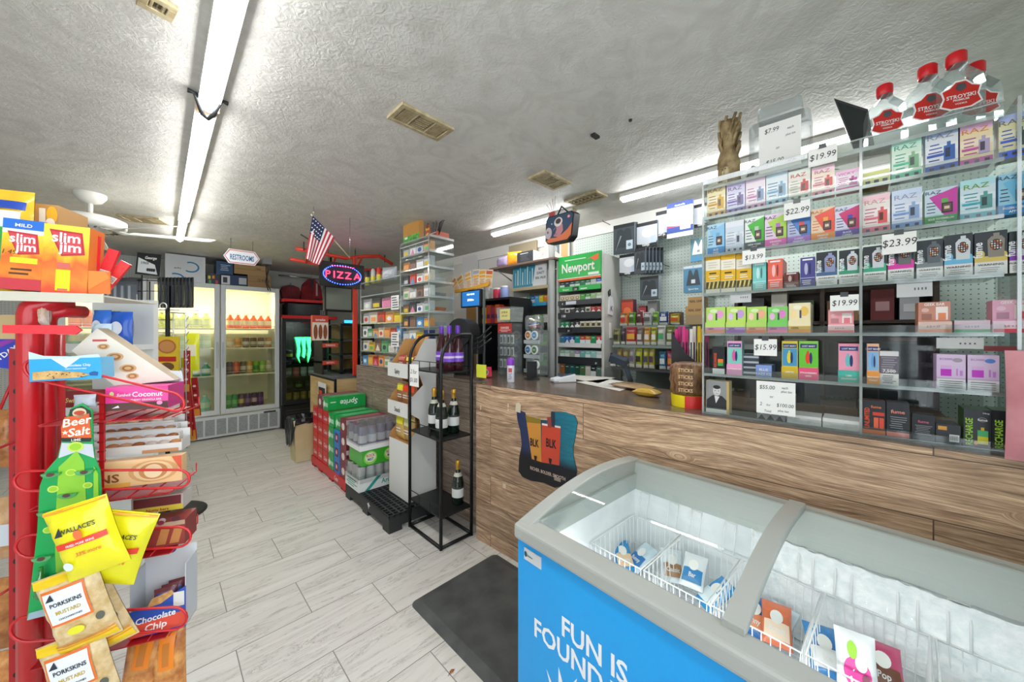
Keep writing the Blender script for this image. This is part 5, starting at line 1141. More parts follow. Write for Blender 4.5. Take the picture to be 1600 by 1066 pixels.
for k in range(4): b.text('STICKS',.012,.075+.03*k,.022,C('d8b888'),-.0895,sx=.9)
b.build('wrapped_bundle',r)
r2_ = empty('cigarillo_carton',K(n+.16,kc(1078,n+.16),ZC),RK+.15,'black yellow and red open carton of pink cigarillo packs behind the bundle','carton')
zt_ = zpx2(1078,512,n+.16) - ZC
b = MB(); W2 = .085
b.prism([(-W2,0),(W2,0),(W2,.15),(-W2*.2,.24),(-W2,zt_-.02)],-.003,0,C('26272b')); b.poly([(-W2*.6,.03),(-.01,.03),(-.01,.20),(-W2*.2,.19)],C('e8d41c'),-.0036); b.poly([(-.01,.03),(W2*.9,.03),(W2*.9,.14),(-.01,.20)],C('dc3428'),-.0036); b.ell(-.02,.12,.012,.009,C('8a2c1c'),-.0042); b.box(-W2,-W2+.003,0,.11,0,zt_-.02,C('26272b')).box(W2-.003,W2,0,.11,0,.16,C('26272b')).box(-W2,W2,.107,.11,0,.17,C('26272b')).build('carton_shell',r2_)
for i in range(9):
    x = -W2 * .85 + W2 * 1.7 * (i%5) / 4; y = .02 + .05 * (i // 5); c = ('e83a90','e83a90','f0f0ee','e8c81c','e83a90','c83a8a','e84a98','f0e8e8','e8c81c')[i]
    b = MB(); b.box(-.007,.007,0,.012,0,zt_*(.98+.04*(i%2)),C(c,.35)); b.rect(-.003,.003,.12,zt_*.8,C('2a2c30'),-.001)
    b.build('cigarillo_pack',loc=K(n+.16+y,kc(1078,n+.16)-x,ZC),rot=RK+.15,label='%s cigarillo pack in the %s row of the black carton, %s'%(('pink','pink','white','yellow','pink','plum','pink','cream','yellow')[i],'front' if i< 5 else 'rear',('by its tall end','beside the white one','between pink and yellow','beside the white one','by its low end','by its tall end','beside the plum one','beside the rear pink one','by its low end')[i]),cat='cigarillo pack',group='cigarillo packs in the black carton')
# spray can
p = onc(798,597); r = empty('spray_can',p,0,'white spray can with a purple cap standing on the counter','can')
MB().lathe([(.024,0),(.026,.004),(.026,.125),(.020,.14)],C('e2e4ec',.3),20).build('can_body',r); MB().lathe([(.0265,.118),(.0265,.15),(.022,.168),(.0,.170)],C('8a3ac0',.35),20,cap=False).build('cap',r)
b = MB(); b.T = Matrix.Rotation(RK+.6,4,'Z'); b.rect(-.013,.013,.07,.10,C('c8485a'),-.0268); b.lines(-.014,.014,.02,.065,5,C('6a6a8a'),-.0268,random.Random(1)); b.build('label',r)
# black stand and tins display
p = onc(831,593); b = MB(); b.lathe([(.075,0),(.06,.012),(.03,.016)],C('1e2023',.4),4,sx=1,sy=.8); b.box(-.032,.032,-.02,.02,.01,.135,C('2a2c30',.4)); b.build('black_stand',loc=p,rot=RK+.1,label='black square pedestal stand in front of the tobacco tin display',cat='stand')
n = on_z(838,590,ZC).dot(KN) + .1; c_ = kc(832,n); zt_ = zpx2(832,516,n) - ZC
r = empty('tin_display',K(n,c_,ZC),RK-.1,'clear tiered display of round white-lidded tobacco tins','display'); wd = .085
MB().box(-wd,wd,0,.10,0,zt_,clear('eef3f3',.12,.06,.18)).build('clear_case',r,bev=.01)
for k in range(3): MB().box(-wd,wd,-.02,.0,.02+k*zt_/3.1,.05+k*zt_/3.1,clear('eef3f3',.2,.1,.5)).build('tray',r)
tins = [(-.04,2,'b8743a','tan'),(.035,2,'5a90b8','pale blue'),(-.04,1,'2a6a9a','navy'),(.035,1,'4a7a4a','green'),(.05,0,'9aa0a4','grey')]
for x, k, c, nm in tins:
    b = MB(); z_ = .09 + k * zt_ / 3.1; b.prism([(x+.034*math.cos(a),z_+.036*math.sin(a)) for a in [2*math.pi*i/20 for i in range(20)]],-.016,-.002,C('e6e8e8')); b.ell(x,z_,.026,.027,C(c,.35),-.0168,18); b.rect(x-.014,x+.014,z_-.006,z_+.006,C(shade(c,1.5)),-.0175)
    b.build('tobacco_tin',loc=K(n,c_,ZC),rot=RK-.1,label='round tobacco tin with %s label in the clear tiered display'%nm,cat='tin',group='tins in the tiered display')
# round clear drum of lighters above, tall clear accessory tower
n2 = n + .06; c_ = kc(835,n2); zt1 = zpx2(835,492,n2); zb1 = zt1 - .12
b = MB(); b.lathe([(.075,0),(.08,.02),(.08,.10),(.07,.12)],clear('eef3f3',.12,.05,.12),20); b.build('clear_drum',loc=K(n2,c_,ZC+zt_+.002),label='clear round drum of coiled cords on top of the tin display',cat='jar')
for i in range(6): b = MB(); a = i * 1.05; b.tube([(.04*math.cos(t)+.01*math.cos(a),.04*math.sin(t),.02+.012*i+.008*math.sin(t+a)) for t in [2*math.pi*k/14 for k in range(14)]],.005,C(('2a2c30','c83a3a','e4e4e0','3a6ac0','d8c85a','e4e4e0')[i]),6,True); b.build('coiled_cord',loc=K(n2,c_,ZC+zt_+.002),label='%s coiled cord inside the clear drum, %s'%(('black','red','white','blue','yellow','white')[i],('lowest','second','under the blue one','above a white one','near the top','topmost')[i]),cat='cord',group='coiled cords in the clear drum')
n = on_z(800,590,ZC).dot(KN) + .10; c_ = kc(789,n); zt_ = zpx2(789,480,n) - ZC
r = empty('accessory_tower',K(n,c_,ZC),RK,'tall clear accessory tower with a yellow price sheet on top bin','display'); wd = .085
MB().box(-wd,wd,0,.12,0,zt_*.76,clear('eef3f3',.10,.05,.10)).build('clear_case',r)
b = MB(); b.add([(-wd*1.05,0,zt_*.78),(wd*1.05,0,zt_*.78),(wd*1.2,0,zt_),(-wd*1.2,0,zt_),(-wd*1.05,.12,zt_*.78),(wd*1.05,.12,zt_*.78),(wd*1.2,.12,zt_),(-wd*1.2,.12,zt_)],[(0,1,2,3),(5,4,7,6),(4,0,3,7),(1,5,6,2),(4,5,1,0)],clear('eef3f3',.14,.05,.25)); b.build('top_bin',r)
b = MB(); b.rect(-.055,.06,zt_*.81,zt_*.97,C('e4dc8a'),-.004); b.text('2 FOR $1',0,zt_*.91,.022,C('4a4a30'),-.005,sx=.8); b.text('LOW COST',0,zt_*.86,.016,C('4a4a30'),-.005,sx=.8); b.build('price_sheet',r)
b = MB(); b.rect(-wd*.95,wd*.95,zt_*.62,zt_*.76,C('b83c34',.35),-.003); b.text('CHARGERS',.0,zt_*.68,.024,C('f0e0dc'),-.004,sx=.8); b.lines(-wd*.7,wd*.8,zt_*.63,zt_*.67,2,C('e8c8c0'),-.004,random.Random(2)); b.build('header_card',r,label='red header card')
rnd = random.Random(5)
for i in range(12):
    x = -wd * .75 + (i%4) * wd * .5; z_ = zt_ * (.46-.18*(i // 4)); b = MB(); b.box(-.013,.013,0,.01,0,zt_*.13,C('d8dada')); b.rect(-.008,.008,.008,zt_*.10,C(('4a4c50','8a8c90','3a2c2c','6a7a6a')[i%4]),-.001)
    b.build('charger_card',loc=K(n+.02,c_-x,ZC+z_),rot=RK,label='%s charger card on the %s row of the accessory tower'%(('dark','grey','brown-black','green-grey')[i%4],('upper','middle','lower')[i // 4]),cat='card',group='charger cards in the accessory tower')
# lottery: scratch ticket fan, screen, pole, round terminal
n = 2.14; c_ = kc(738,n)
pf = empty('lottery_stand',K(n,c_,ZC),RK,'pole-mounted lottery screen with a yellow fan of scratch tickets','lottery display'); zz = lambda v: zpx2(738,v,n) - ZC; ux = lambda u: -(kc(u,n)-c_)
MB().box(ux(754)-.008,ux(754)+.008,.01,.026,0,zz(455),C('8a8c8e',.3,.8)).build('pole',pf)
b = MB(); b.box(ux(720),ux(751),0,.03,zz(480),zz(453),BLACK); b.build('screen_housing',pf,bev=.003)
b = MB(); b.rect(ux(722),ux(749),zz(478),zz(455),glow('1f5f9c',.55),-.001); b.text('MEGA WINNER',ux(735.5),zz(461),.022,glow('d8e8f4',.8),-.002,sx=.7); b.text('$70 Million',ux(735.5),zz(470),.026,glow('eef4fa',.9),-.002,sx=.75); b.build('screen',pf)
b = MB(); b.prism([(ux(712),zz(455)),(ux(763),zz(451)),(ux(766),zz(444)),(ux(738),zz(449)),(ux(711),zz(450))],-.012,0,C('eaa82c',.4)); b.text('SCRATCH TICKETS',ux(738),zz(453.5),.016,C('7a4a14'),-.013,sx=.7,rot=.02); b.build('yellow_holder',pf)
for i, (u,v,a) in enumerate(((716,447,.62),(723,444,.42),(732,441,.16),(742,440,0),(751,440,-.05),(760,441,-.14))):
    b = MB(); w_, h_ = .088, .16; b.box(-w_/2,w_/2,0,.002,0,h_,C('ecdcc0')); c = ('e8a05a','d89a4a','e0b070','a8b0c0','e8a838','d8603c')[i]
    b.rect(-w_*.44,w_*.44,h_*.55,h_*.68,C('f0b03c'),-.001); b.rect(-w_*.44,w_*.44,h_*.75,h_*.93,C(c),-.001); b.lines(-w_*.4,w_*.4,h_*.1,h_*.5,5,C('c87a4a'),-.001,random.Random(i))
    b.build('scratch_ticket',loc=K(n+.004+i*.003,kc(u,n),zz(449)+ZC-.01*abs(i-3)),rot=RK,roty=-a,label='%s scratch ticket in the yellow-based fan'%('flattest, lowest-leaning','second lowest-leaning','half-leaning','upright grey-headed','upright amber-headed','red-headed')[i],cat='ticket',group='scratch tickets in the fan')
n = 1.90; p = K(n,kc(722,n),ZC); r = empty('lottery_terminal',p,RK+.3,'bulky black round-backed lottery terminal on the counter','terminal'); TB = C('1a1b1e',.35)
zt_ = zpx2(722,498,n) - ZC
b = MB(); cy = zt_ - .115; b.prism([(.115*math.cos(a),cy+.115*math.sin(a)) for a in [2*math.pi*i/28 for i in range(28)]],-.05,.10,TB); b.build('round_housing',r,bev=.01,seg=3)
MB().box(-.07,.07,-.03,.08,0,cy-.05,TB).build('base',r,bev=.01); MB().box(-.12,.14,.02,.12,cy-.18,cy-.04,TB).build('printer',r,bev=.008)
for k in range(3): b = MB(); b.tube([(.10,-.02,cy-.14+.03*k),(.20,-.04,cy-.12+.04*k),(.28,0,cy-.05+.05*k)],.006,BLACK); b.build('cable',r)
p = onc(762,590); b = MB(); b.prism([(-.035,0),(.035,.01),(.03,.085),(-.03,.08)],-.012,.012,C('d83a5a',.35)); b.ell(0,.042,.022,.024,C('e8dce0'),-.0128); b.poly([(0,.02),(.016,.035),(.014,.058),(-.014,.058),(-.016,.035)],C('6a7a84'),-.0135); b.build('charity_box',loc=(p.x,p.y,ZC),rot=RK,label='pink card with a round white badge beside the black terminal',cat='card')
xa_ = px(729,588,NF+.05); b = MB(); x0, x1 = -kc(745,NF), -kc(760,NF); b.box(x0,x1,-.002,0,zpx2(742,589,NF-.002),zpx2(742,569,NF-.002),C('d4d83c')); b.lines(x0+.06,x1-.01,CT+.0,CT+.03,2,C('6a7a2a'),-.003,random.Random(3)); b.build('sticky_note',loc=K(NF-.0015,0,0),rot=RK,label='yellow-green note stuck on the counter edge below the black terminal',cat='note')
# black cube shelf with jars behind the lottery stand
n = 2.38; zs = zpx2(772,466,n); xa, xb = -kc(748,n), -kc(797,n); w = xb - xa; r = empty('black_cabinet',K(n,-(xa+xb)/2,0),RK,'black open cabinet behind the lottery stand with jars on top','cabinet'); BK = C('1b1c1f',.45)
MB().box(-w/2,w/2,0,.3,zs-.02,zs,BK).build('top_board',r)
for s in (-1,1): MB().box(s*w/2-.01,s*w/2+.01,0,.3,0,zs-.02,BK).build('side_panel',r)
MB().box(-w/2,w/2,.28,.3,0,zs-.02,BK).build('back_panel',r); zm = zpx2(772,505,n); MB().box(-w/2,w/2,.01,.28,zm-.018,zm,BK).build('shelf',r); MB().box(-w/2,w/2,.01,.28,.7,.72,BK).build('shelf',r)
for i, (u,wd_,c,nm) in enumerate(((756,.035,'e8c02c','yellow'),(763,.03,'d8502c','orange'),(770,.03,'a8304a','wine red'),(777,.03,'e0642c','bright orange'),(785,.03,'c8382c','red'))):
    b = MB(); b.box(-wd_,wd_,0,.06,0,.16+.02*(i%2),C(c,.35)); b.rect(-wd_*.7,wd_*.7,.05,.09,C('5a2c5a'),-.001); b.build('candy_carton',loc=K(n+.04,kc(u,n+.04),zm),rot=RK,label='%s candy carton inside the black open cabinet'%nm,cat='carton',group='candy cartons in the black cabinet')
for i, (u,c,nm,hh) in enumerate(((762,'e8eaea','clear jar with a red lid',.15),(777,'d83a5a','pink tub',.11),(788,'8a9ad0','pale blue tub',.12),(753,'c8ccd0','small grey jar',.09))):
    r3 = empty('candy_jar',K(n+.1,kc(u,n+.1),zs),0,nm+' on top of the black open cabinet','jar','jars on the black cabinet')
    MB().lathe([(.04,0),(.042,.01),(.042,hh*.8),(.032,hh*.88)],clear('f0f2f2',.12,.05,.2) if i == 0 else C(c,.35),16).build('jar_body',r3); MB().lathe([(.036,hh*.88),(.036,hh),(0,hh+.004)],C('c02430' if i == 0 else 'e4e4e4',.4),16,cap=False).build('lid',r3)
# white panels on the wall beyond (door and frame)
kitem('panel_door',722,745,400,640,3.0,.02,lambda b,w,h,r: b.rect(-w*.2,w*.45,h*.05,h*.75,C('a8824a'),-.001),'white wall door with tan inset behind the lottery stand','door','dcdcdc')

# ---- lunch bag hung from the vent
n = 2.12; d0 = on_n(874,n); uz = lambda v: zpx2(874,v,n); r = empty('lunch_bag',K(n,kc(873,n),uz(377)),RK-.15,'astronaut print lunch bag hanging on a string from the rusty ceiling vent','bag')
hb = uz(335) - uz(377); wb = -(kc(900,n)-kc(847,n));
O = [(-wb*.46,hb*.14),(-wb*.38,0),(wb*.30,-hb*.06),(wb*.42,hb*.08),(wb*.50,hb*.86),(wb*.42,hb*.98),(-wb*.36,hb*1.04),(-wb*.44,hb*.94)]
b = MB(); b.prism(O,0,.06,C('16181d',.5)); b.build('fabric_body',r,bev=.008,seg=2)
O2 = [(x*.93,hb*.49+(z-hb*.49)*.92) for x,z in O]
b = MB(); b.poly(O2,C('2c4864',.45),-.003); b.poly([(x,z) for x,z in [(-wb*.42,hb*.12),(-wb*.34,hb*.03),(wb*.28,-hb*.01),(wb*.40,hb*.12),(wb*.44,hb*.55),(wb*.30,hb*.36),(wb*.1,hb*.22),(-wb*.1,hb*.16),(-wb*.3,hb*.2)]],C('e0784a',.45),-.004)
b.ell(-wb*.34,hb*.40,wb*.12,hb*.22,C('c8b8c0'),-.0045); b.ell(-wb*.36,hb*.44,wb*.03,hb*.05,C('6a5a5a'),-.005,10)
b.ell(0,hb*.72,wb*.14,hb*.17,C('e0dcdc'),-.005); b.ell(.0,hb*.75,wb*.09,hb*.10,C('4a3438'),-.0055); b.poly([(-wb*.14,hb*.22),(wb*.04,hb*.16),(wb*.16,hb*.36),(wb*.14,hb*.60),(-wb*.08,hb*.60),(-wb*.06,hb*.46)],C('c88890'),-.0048); b.poly([(-wb*.14,hb*.5),(-wb*.06,hb*.58),(-wb*.2,hb*.42)],C('e0dcdc'),-.0052); b.poly([(-wb*.14,hb*.2),(-wb*.02,hb*.26),(-wb*.06,hb*.34),(-wb*.16,hb*.28)],C('b87a84'),-.0056)
b.ell(wb*.34,hb*.80,wb*.05,hb*.06,C('c85a6a'),-.005,12); b.ell(wb*.34,hb*.80,wb*.03,hb*.035,C('e4c8cc'),-.0055,10); b.ell(-wb*.22,hb*.72,wb*.02,hb*.03,C('c8d8e4'),-.005,8); b.build('printed_front',r)
b = MB(); b.tube([(-wb*.16,.03,hb*1.0),(0,.03,hb*1.34),(wb*.26,.03,hb*.97)],.006,C('1b1f2a')); b.build('handle',r)
b = MB(); p0 = K(n,kc(873,n),uz(377)); b.tube([(p0.x,p0.y,p0.z+hb*1.32),(p0.x,p0.y,H_CEIL-.012)],.0025,C('e0e0e0')); b.build('hanging_string',label='thin white string holding up the astronaut lunch bag',cat='string')
b = MB(); p0 = K(2.2,kc(862,2.2),zpx2(862,333,2.2))
for k in range(4): b.tube([(.01*k,0,0),(-.03+.02*k,0,.05+.015*k),(-.05+.03*k,.0,.075+.015*k)],.002,C('6a6468'),5)
b.box(-.018,.026,-.01,.01,-.045,.005,C('b8484a')); b.build('incense_holder',loc=p0,rot=RK,label='small red tag with wires poking above the astronaut lunch bag',cat='holder')

# dark equipment seen through the clear display
n = 2.45; r = empty('back_counter',K(n,-.36,0),RK,'dark back counter behind the clear vape display','counter')
MB().box(-.90,0,0,.45,0,.98,C('2e2c2b',.5)).build('cabinet_body',r); MB().box(-.92,.0,-.02,.45,.98,1.01,C('4a3a30',.4)).build('worktop',r)
for k, (x,z0,w_,h_,c,lb,cat) in enumerate(((-.72,1.01,.36,.30,'1c1d20','black cashier monitor behind the white price sheet','monitor'),(-.26,1.01,.34,.36,'202124','dark camera monitor behind the lilac vape boxes','monitor'),(-.50,1.01,.12,.18,'3a3f4a','dark blue bottle-shaped box behind the divider','box'))):
    b = MB(); b.box(-w_/2,w_/2,0,.03,.06,h_,C(c,.3)); b.rect(-w_*.46,w_*.46,.075,h_-.015,C('2c3438' if k< 2 else '4a5060',.12),-.001); b.box(-.05,.05,0,.09,0,.06,C(c)); b.build('monitor' if k< 2 else 'dark_box',loc=K(n+.1,-(x+.36),z0),rot=RK,label=lb,cat=cat)

n = 2.80; hz0, hz1 = 1.013, 1.72; r = empty('wall_hutch',K(n,-.36,0),RK,'dark brown shelf hutch against the wall behind the clear vape display','cabinet'); HB = C('3a2e28',.5)
MB().box(-.90,.0,.19,.21,hz0,hz1,HB).build('back_panel',r)
for x in (-.90,-.46,-.02): MB().box(x,x+.02,0,.19,hz0,hz1,HB).build('side_panel',r)
for z in (1.25,1.48,hz1): MB().box(-.90,0,0,.19,z-.018,z,HB).build('shelf',r)
rnd = random.Random(17)
for k, (x,z,w_,h_,c,nm) in enumerate(((-.82,1.251,.10,.14,'8a8c90','grey'),(-.70,1.251,.09,.17,'5a3a2c','dark brown'),(-.58,1.251,.11,.12,'b8a890','cream'),(-.38,1.251,.12,.15,'26282c','black'),(-.25,1.251,.08,.17,'2a3a6a','navy'),(-.12,1.251,.10,.13,'7a4a3a','leather brown'),(-.80,1.481,.12,.16,'3a3c40','charcoal'),(-.66,1.481,.08,.18,'c8c8c0','off-white'),(-.54,1.481,.10,.13,'4a5a4a','olive'),(-.36,1.481,.14,.12,'8a6a4a','kraft'),(-.2,1.481,.09,.17,'6a2c30','maroon'),(-.1,1.481,.07,.14,'a8aab0','silver'))):
    b = MB(); b.box(-w_/2,w_/2,0,.12,0,h_,C(c,.45)); b.rect(-w_*.3,w_*.3,h_*.3,h_*.6,C(shade(c,1.4)),-.001); b.build('storage_box',loc=K(n+.04,-(x+.36),z),rot=RK,label='%s storage box on the %s hutch shelf behind the vape display'%(nm,'lower' if z< 1.4 else 'upper'),cat='box',group='boxes in the dark hutch')
n = 1.60; pillow('cloth_bag',.10,zpx2(1590,548,n)-zpx2(1590,720,n),.05,'d8909a','dusty pink cloth bag hanging in front of the clear display at its storefront end','bag',K(n,kc(1620,n),zpx2(1590,720,n)),RK,matf=mottled('cc828c','e0a0a8',8,.8),n=8,crimp=.0)
# ================================================================ back of the shop and the floor displays
LEFT = Matrix.Rotation(-math.pi/2,4,'Z')          # turns front art onto the -x side
def yx(u,Y): return on_y(u,Y).x
def yz(u,v,Y): return on_y(u,Y,v).z
def yitem(name,u0,u1,v0,v1,Y,dep,art,label,cat,side='888888',z=None,group=None,rot=0.0,bev=0.0,r=0.4):
    xa, xb = yx(u0,Y), yx(u1,Y); um = (u0+u1) / 2; z0 = yz(um,v1,Y) if z is None else z; z1 = yz(um,v0,Y); w, h = xb - xa, z1 - z0
    b = MB(); b.box(-w/2,w/2,0,dep,0,h,C(side,r))
    if art: art(b,w,h,random.Random(hash_(label)))
    return b.build(name,loc=((xa+xb)/2,Y,z0),rot=rot,label=label,cat=cat,group=group,bev=bev)
def can_proto(c,c2,r_,h,kind='can'):
    b = MB()
    if kind == 'can': b.lathe([(r_*.8,0),(r_,h*.05),(r_,h*.3)],C(c,.3),12); b.lathe([(r_,h*.3),(r_,h*.62)],C(c2,.3),12,cap=False); b.lathe([(r_,h*.62),(r_,h*.92),(r_*.8,h)],C(c,.3),12); b.lathe([(0,h*1.002),(r_*.8,h*1.002)],CHROME,12,cap=False)
    else: b.lathe([(r_*.9,0),(r_,h*.04),(r_,h*.22)],C(c,.3),12); b.lathe([(r_*1.01,h*.22),(r_*1.01,h*.55)],C(c2,.3),12,cap=False); b.lathe([(r_,h*.55),(r_,h*.62),(r_*.4,h*.82),(r_*.38,h*.9)],C(c,.3),12); b.lathe([(r_*.45,h*.9),(r_*.45,h)],C(c2,.3),12)
    return b
def shelf_row(x0,x1,Y,z,cols,r_,h,where,kind='can',name='drink_can',depth=1):
    k = len(cols); protos = {}; r_ = min(r_*1.25,(x1-x0)/k*.49)
    for i, (c,c2,nm) in enumerate(cols):
        x = x0 + (x1-x0) * (i+.5) / k; key = (c,c2)
        lab = '%s %s on the %s' % (nm,'can' if kind == 'can' else 'bottle',where)
        grp = '%s %ss, %s' % (nm,'can' if kind == 'can' else 'bottle',where)
        if key in protos: copy_thing(protos[key],(x,Y,z))
        else: protos[key] = can_proto(c,c2,r_,h,kind).build(name,loc=(x,Y,z),label=lab,cat='can' if kind == 'can' else 'bottle',group=grp)
# ---- white three door cooler
CY = 6.22; cx0, cx1, cz = -.80, 1.27, 2.08
cool = empty('drinks_cooler',((cx0+cx1)/2,CY,0),0,'white glass-door drinks cooler with a grey grille base against the back wall','cooler'); W = cx1 - cx0
CW = C('d4d8d8',.35); IN = C('ece6cc',.5)
b = MB(); b.box(-W/2,-W/2+.03,.03,.70,0,cz,CW).box(W/2-.03,W/2,.03,.70,0,cz,CW).box(-W/2+.03,W/2-.03,.67,.70,0,cz,IN).box(-W/2+.03,W/2-.03,.03,.67,cz-.03,cz,CW).box(-W/2+.03,W/2-.03,.03,.67,.30,.36,IN)
for k in (1,2): b.box(-W/2+W*k/3-.02,-W/2+W*k/3+.02,.03,.12,.36,cz-.03,IN)
b.build('body',cool)
b = MB(); b.box(-W/2,W/2,-.01,.03,.02,.30,CW); n = 17
for i in range(n):
    xa = -W / 2 + .02 + (W-.04) * i / n; b.box(xa+.010,xa+(W-.04)/n-.010,-.014,-.010,.05,.26,mottled('8c9092','a4a8a8',60,.5))
b.rect(W/2-.20,W/2-.05,.262,.285,C('2c2e32'),-.0145); b.build('grille',cool)
for k in range(3):
    xa = -W / 2 + W * k / 3 + .006; xb = -W / 2 + W * (k+1) / 3 - .006; d = empty('door',(xa,0,0)); d.parent = cool; dw = xb - xa
    b = MB(); t = .055; b.box(0,t,-.02,.03,.32,cz,CW).box(dw-t,dw,-.02,.03,.32,cz,CW).box(t,dw-t,-.02,.03,.32,.38,CW).box(t,dw-t,-.02,.03,cz-.06,cz,CW); b.build('door_frame',d,bev=.004)
    MB().box(t,dw-t,0,.004,.38,cz-.06,clear('f6f8ee',.03,.03)).build('glass',d)
    b = MB(); hx = .02 if k == 2 else dw - .03; b.box(hx-.008,hx+.012,-.045,-.02,.95,1.30,C('b8bcbc',.3)); b.build('handle',d)
for k in range(3):
    l = bpy.data.lights.new('cooler_lamp','AREA'); l.shape = 'RECTANGLE'; l.size = .5; l.size_y = .06; l.energy = 2.6; l.color = (1,.95,.78)
    lo = bpy.data.objects.new('cooler_lamp',l); COL.objects.link(lo); lo.parent = cool; lo.location = (-W/2+W*(k+.5)/3,.10,cz-.05); lo.rotation_euler = (math.radians(25),0,0)
ys = CY + .10
def srow_z(v): return yz(392,v,CY+.10)
SHZ = [srow_z(v) for v in (513,543,583)] + [.40]
for z in SHZ[:3]:
    for k in range(3): b = MB(); xa = -W / 2 + W * k / 3 + .04; b.box(xa,xa+W/3-.08,.08,.60,z-.022,z-.004,C('eee8d4')); b.tube([(xa,.085,z+.03),(xa+W/3-.08,.085,z+.03)],.003,WHITE,5); b.build('wire_shelf',cool)
x0, x1 = .66, 1.20; OR = ('ee5a2c','f0dcc0','orange and cream')
shelf_row(x0,x1,ys+.06,SHZ[0],[OR]*6,.036,.20,'top shelf behind the cooler door nearest the black fridge','bottle','juice_bottle')
shelf_row(x0,x1,ys+.06,SHZ[1],[('e8c8a0','f0ece0','beige'),('e8b060','d89a4a','amber'),('8a6a5a','e0dcd0','brown and white'),('6a5248','c8bca8','dark brown'),('8a5a4a','e8e0d0','russet'),('c88a5a','f0e4d0','copper')],.034,.14,'second shelf of the door nearest the black fridge')
shelf_row(x0,x1,ys+.06,SHZ[2],[('4a3a48','8a6a6a','plum'),('d8502c','e87a4a','orange-red'),('7a6a58','c8c0b0','taupe'),('d89a4a','e8d0a0','golden'),('7ab83a','4a8a3a','lime green'),('8ac04a','c8d87a','pale lime'),('c8b890','e4dcc8','sand')],.034,.17,'third shelf of the door nearest the black fridge')
shelf_row(x0-.02,x1-.10,ys+.06,.362,[('4ab04a','8ad07a','bright green'),('3a9a4a','6ac06a','green'),('6a4a6a','d8b87a','purple and gold'),('5a3a7a','8a6aa0','violet'),('4a3060','c8a0b8','dark violet'),('5a3a78','7a5a9a','deep purple')],.036,.19,'bottom of the cooler by the black fridge')
x0, x1 = -.04, .50; YG = ('d8dc6a','e8eab0','yellow-green'); WG = ('3a9a5a','e8ecea','green-topped white')
shelf_row(x0,x1,ys+.06,SHZ[0],[YG]*5,.045,.20,'top shelf behind the middle cooler door','bottle','juice_bottle')
shelf_row(x0,x1,ys+.06,SHZ[1],[('d4e4a8','e4f0c8','pale lime')]*5,.048,.17,'second shelf of the middle cooler door')
shelf_row(x0,x1,ys+.06,SHZ[2],[WG]*5,.040,.17,'third shelf of the middle cooler door','bottle','juice_bottle')
shelf_row(x0,x1,ys+.06,.362,[('7ac8a8','b8e0c8','mint'),('e89a9a','e8d8a0','pink'),('7ac8a8','b8e0c8','mint'),('8ad0b8','d0e8c8','pale mint')],.048,.22,'bottom of the middle cooler door','bottle','juice_bottle')
x0, x1 = -.74, -.22
shelf_row(x0,x1,ys+.06,SHZ[0],[('ee5a28','f08a4a','bright orange')]*5,.042,.20,'top shelf of the cooler door behind the spinner rack','bottle','juice_bottle')
shelf_row(x0,x1,ys+.06,SHZ[1],[('e0c84a','4a8a3a','yellow and green')]*5,.040,.18,'second shelf of the cooler door behind the spinner rack')
# things on top of the cooler
T_ = cz + .002; yy = 6.30
def bx(u0,u1,v0,lab,side,art=None,Y=yy,dep=.3,z=T_,v1=0,nm='carton',cat='box'): return yitem(nm,u0,u1,v0,v1,Y,dep,art,lab,cat,side,z=z)
def swirl(b,w,h,r):
    b.rect(-w/2,w/2,0,h,C('e4e8ec',.4))
    for (cx,cz_,s) in ((w*.12,h*.58,w*.20),(-w*.25,h*.12,w*.2)): b.tube([(cx+s*math.cos(a),-.002,cz_+s*.8*math.sin(a)) for a in [-2.2+4.2*k/12 for k in range(13)]],.009,C('3a9ad0'),5)
    b.text('airfry',-w*.2,h*.48,h*.09,C('5a6a7a'),-.001)
bx(258,321,399,'large white carton printed with two blue swirls on the white cooler','d8dcdf',swirl); zc_ = yz(289,388,yy)
bx(262,318,374,'plain white carton stacked on the blue swirl carton','dee0e2',lambda b,w,h,r: [b.rect(w*x,w*(x+.03),h*.2,h*.9,C('8a8c90')) for x in (.1,.18)],z=zc_+.002)
bx(323,344,428,'black small-goods box with bright stickers on the white cooler','2a2c30',lambda b,w,h,r: [b.rect(w*x,w*(x+.18),h*z,h*(z+.3),C(c)) for x,z,c in ((-.4,.5,'d8d83a'),(-.1,.55,'e88a3a'),(.15,.1,'d83a6a'),(-.35,.1,'3a9a4a'))])
zz_ = T_; o = bx(345,386,430,'dark blue and white appliance box on the white cooler','26406a',lambda b,w,h,r: (b.rect(-w*.48,-w*.16,h*.1,h*.9,C('e4e6ea')),b.rect(-w*.42,-w*.26,h*.25,h*.75,C('3a3c44'),-.001),b.rect(w*.18,w*.48,h*.2,h*.8,C('c8ccd0'))));
bx(338,364,409,'navy blue box stacked on the blue and white appliance box','2c4f7a',lambda b,w,h,r: b.lines(-w*.3,w*.35,h*.3,h*.8,4,C('a8c0d8'),-.001,r),z=yz(351,430,yy)+.002)
kb = lambda t: (lambda b,w,h,r: (b.rect(-w/2,w/2,h*.48,h*.52,C('8a6a42'),-.001),b.text(t,w*.18,h*.55,h*.26,C('5a4228'),-.0015,sx=.9)))
bx(387,423,431,'brown cardboard box stamped 12 01, lower of two on the white cooler','a8865a',kb('12 01 A2'))
bx(366,420,414,'upper brown cardboard box on the white cooler below the restroom sign','b09060',kb('1205'),z=yz(404,431,yy)+.002)
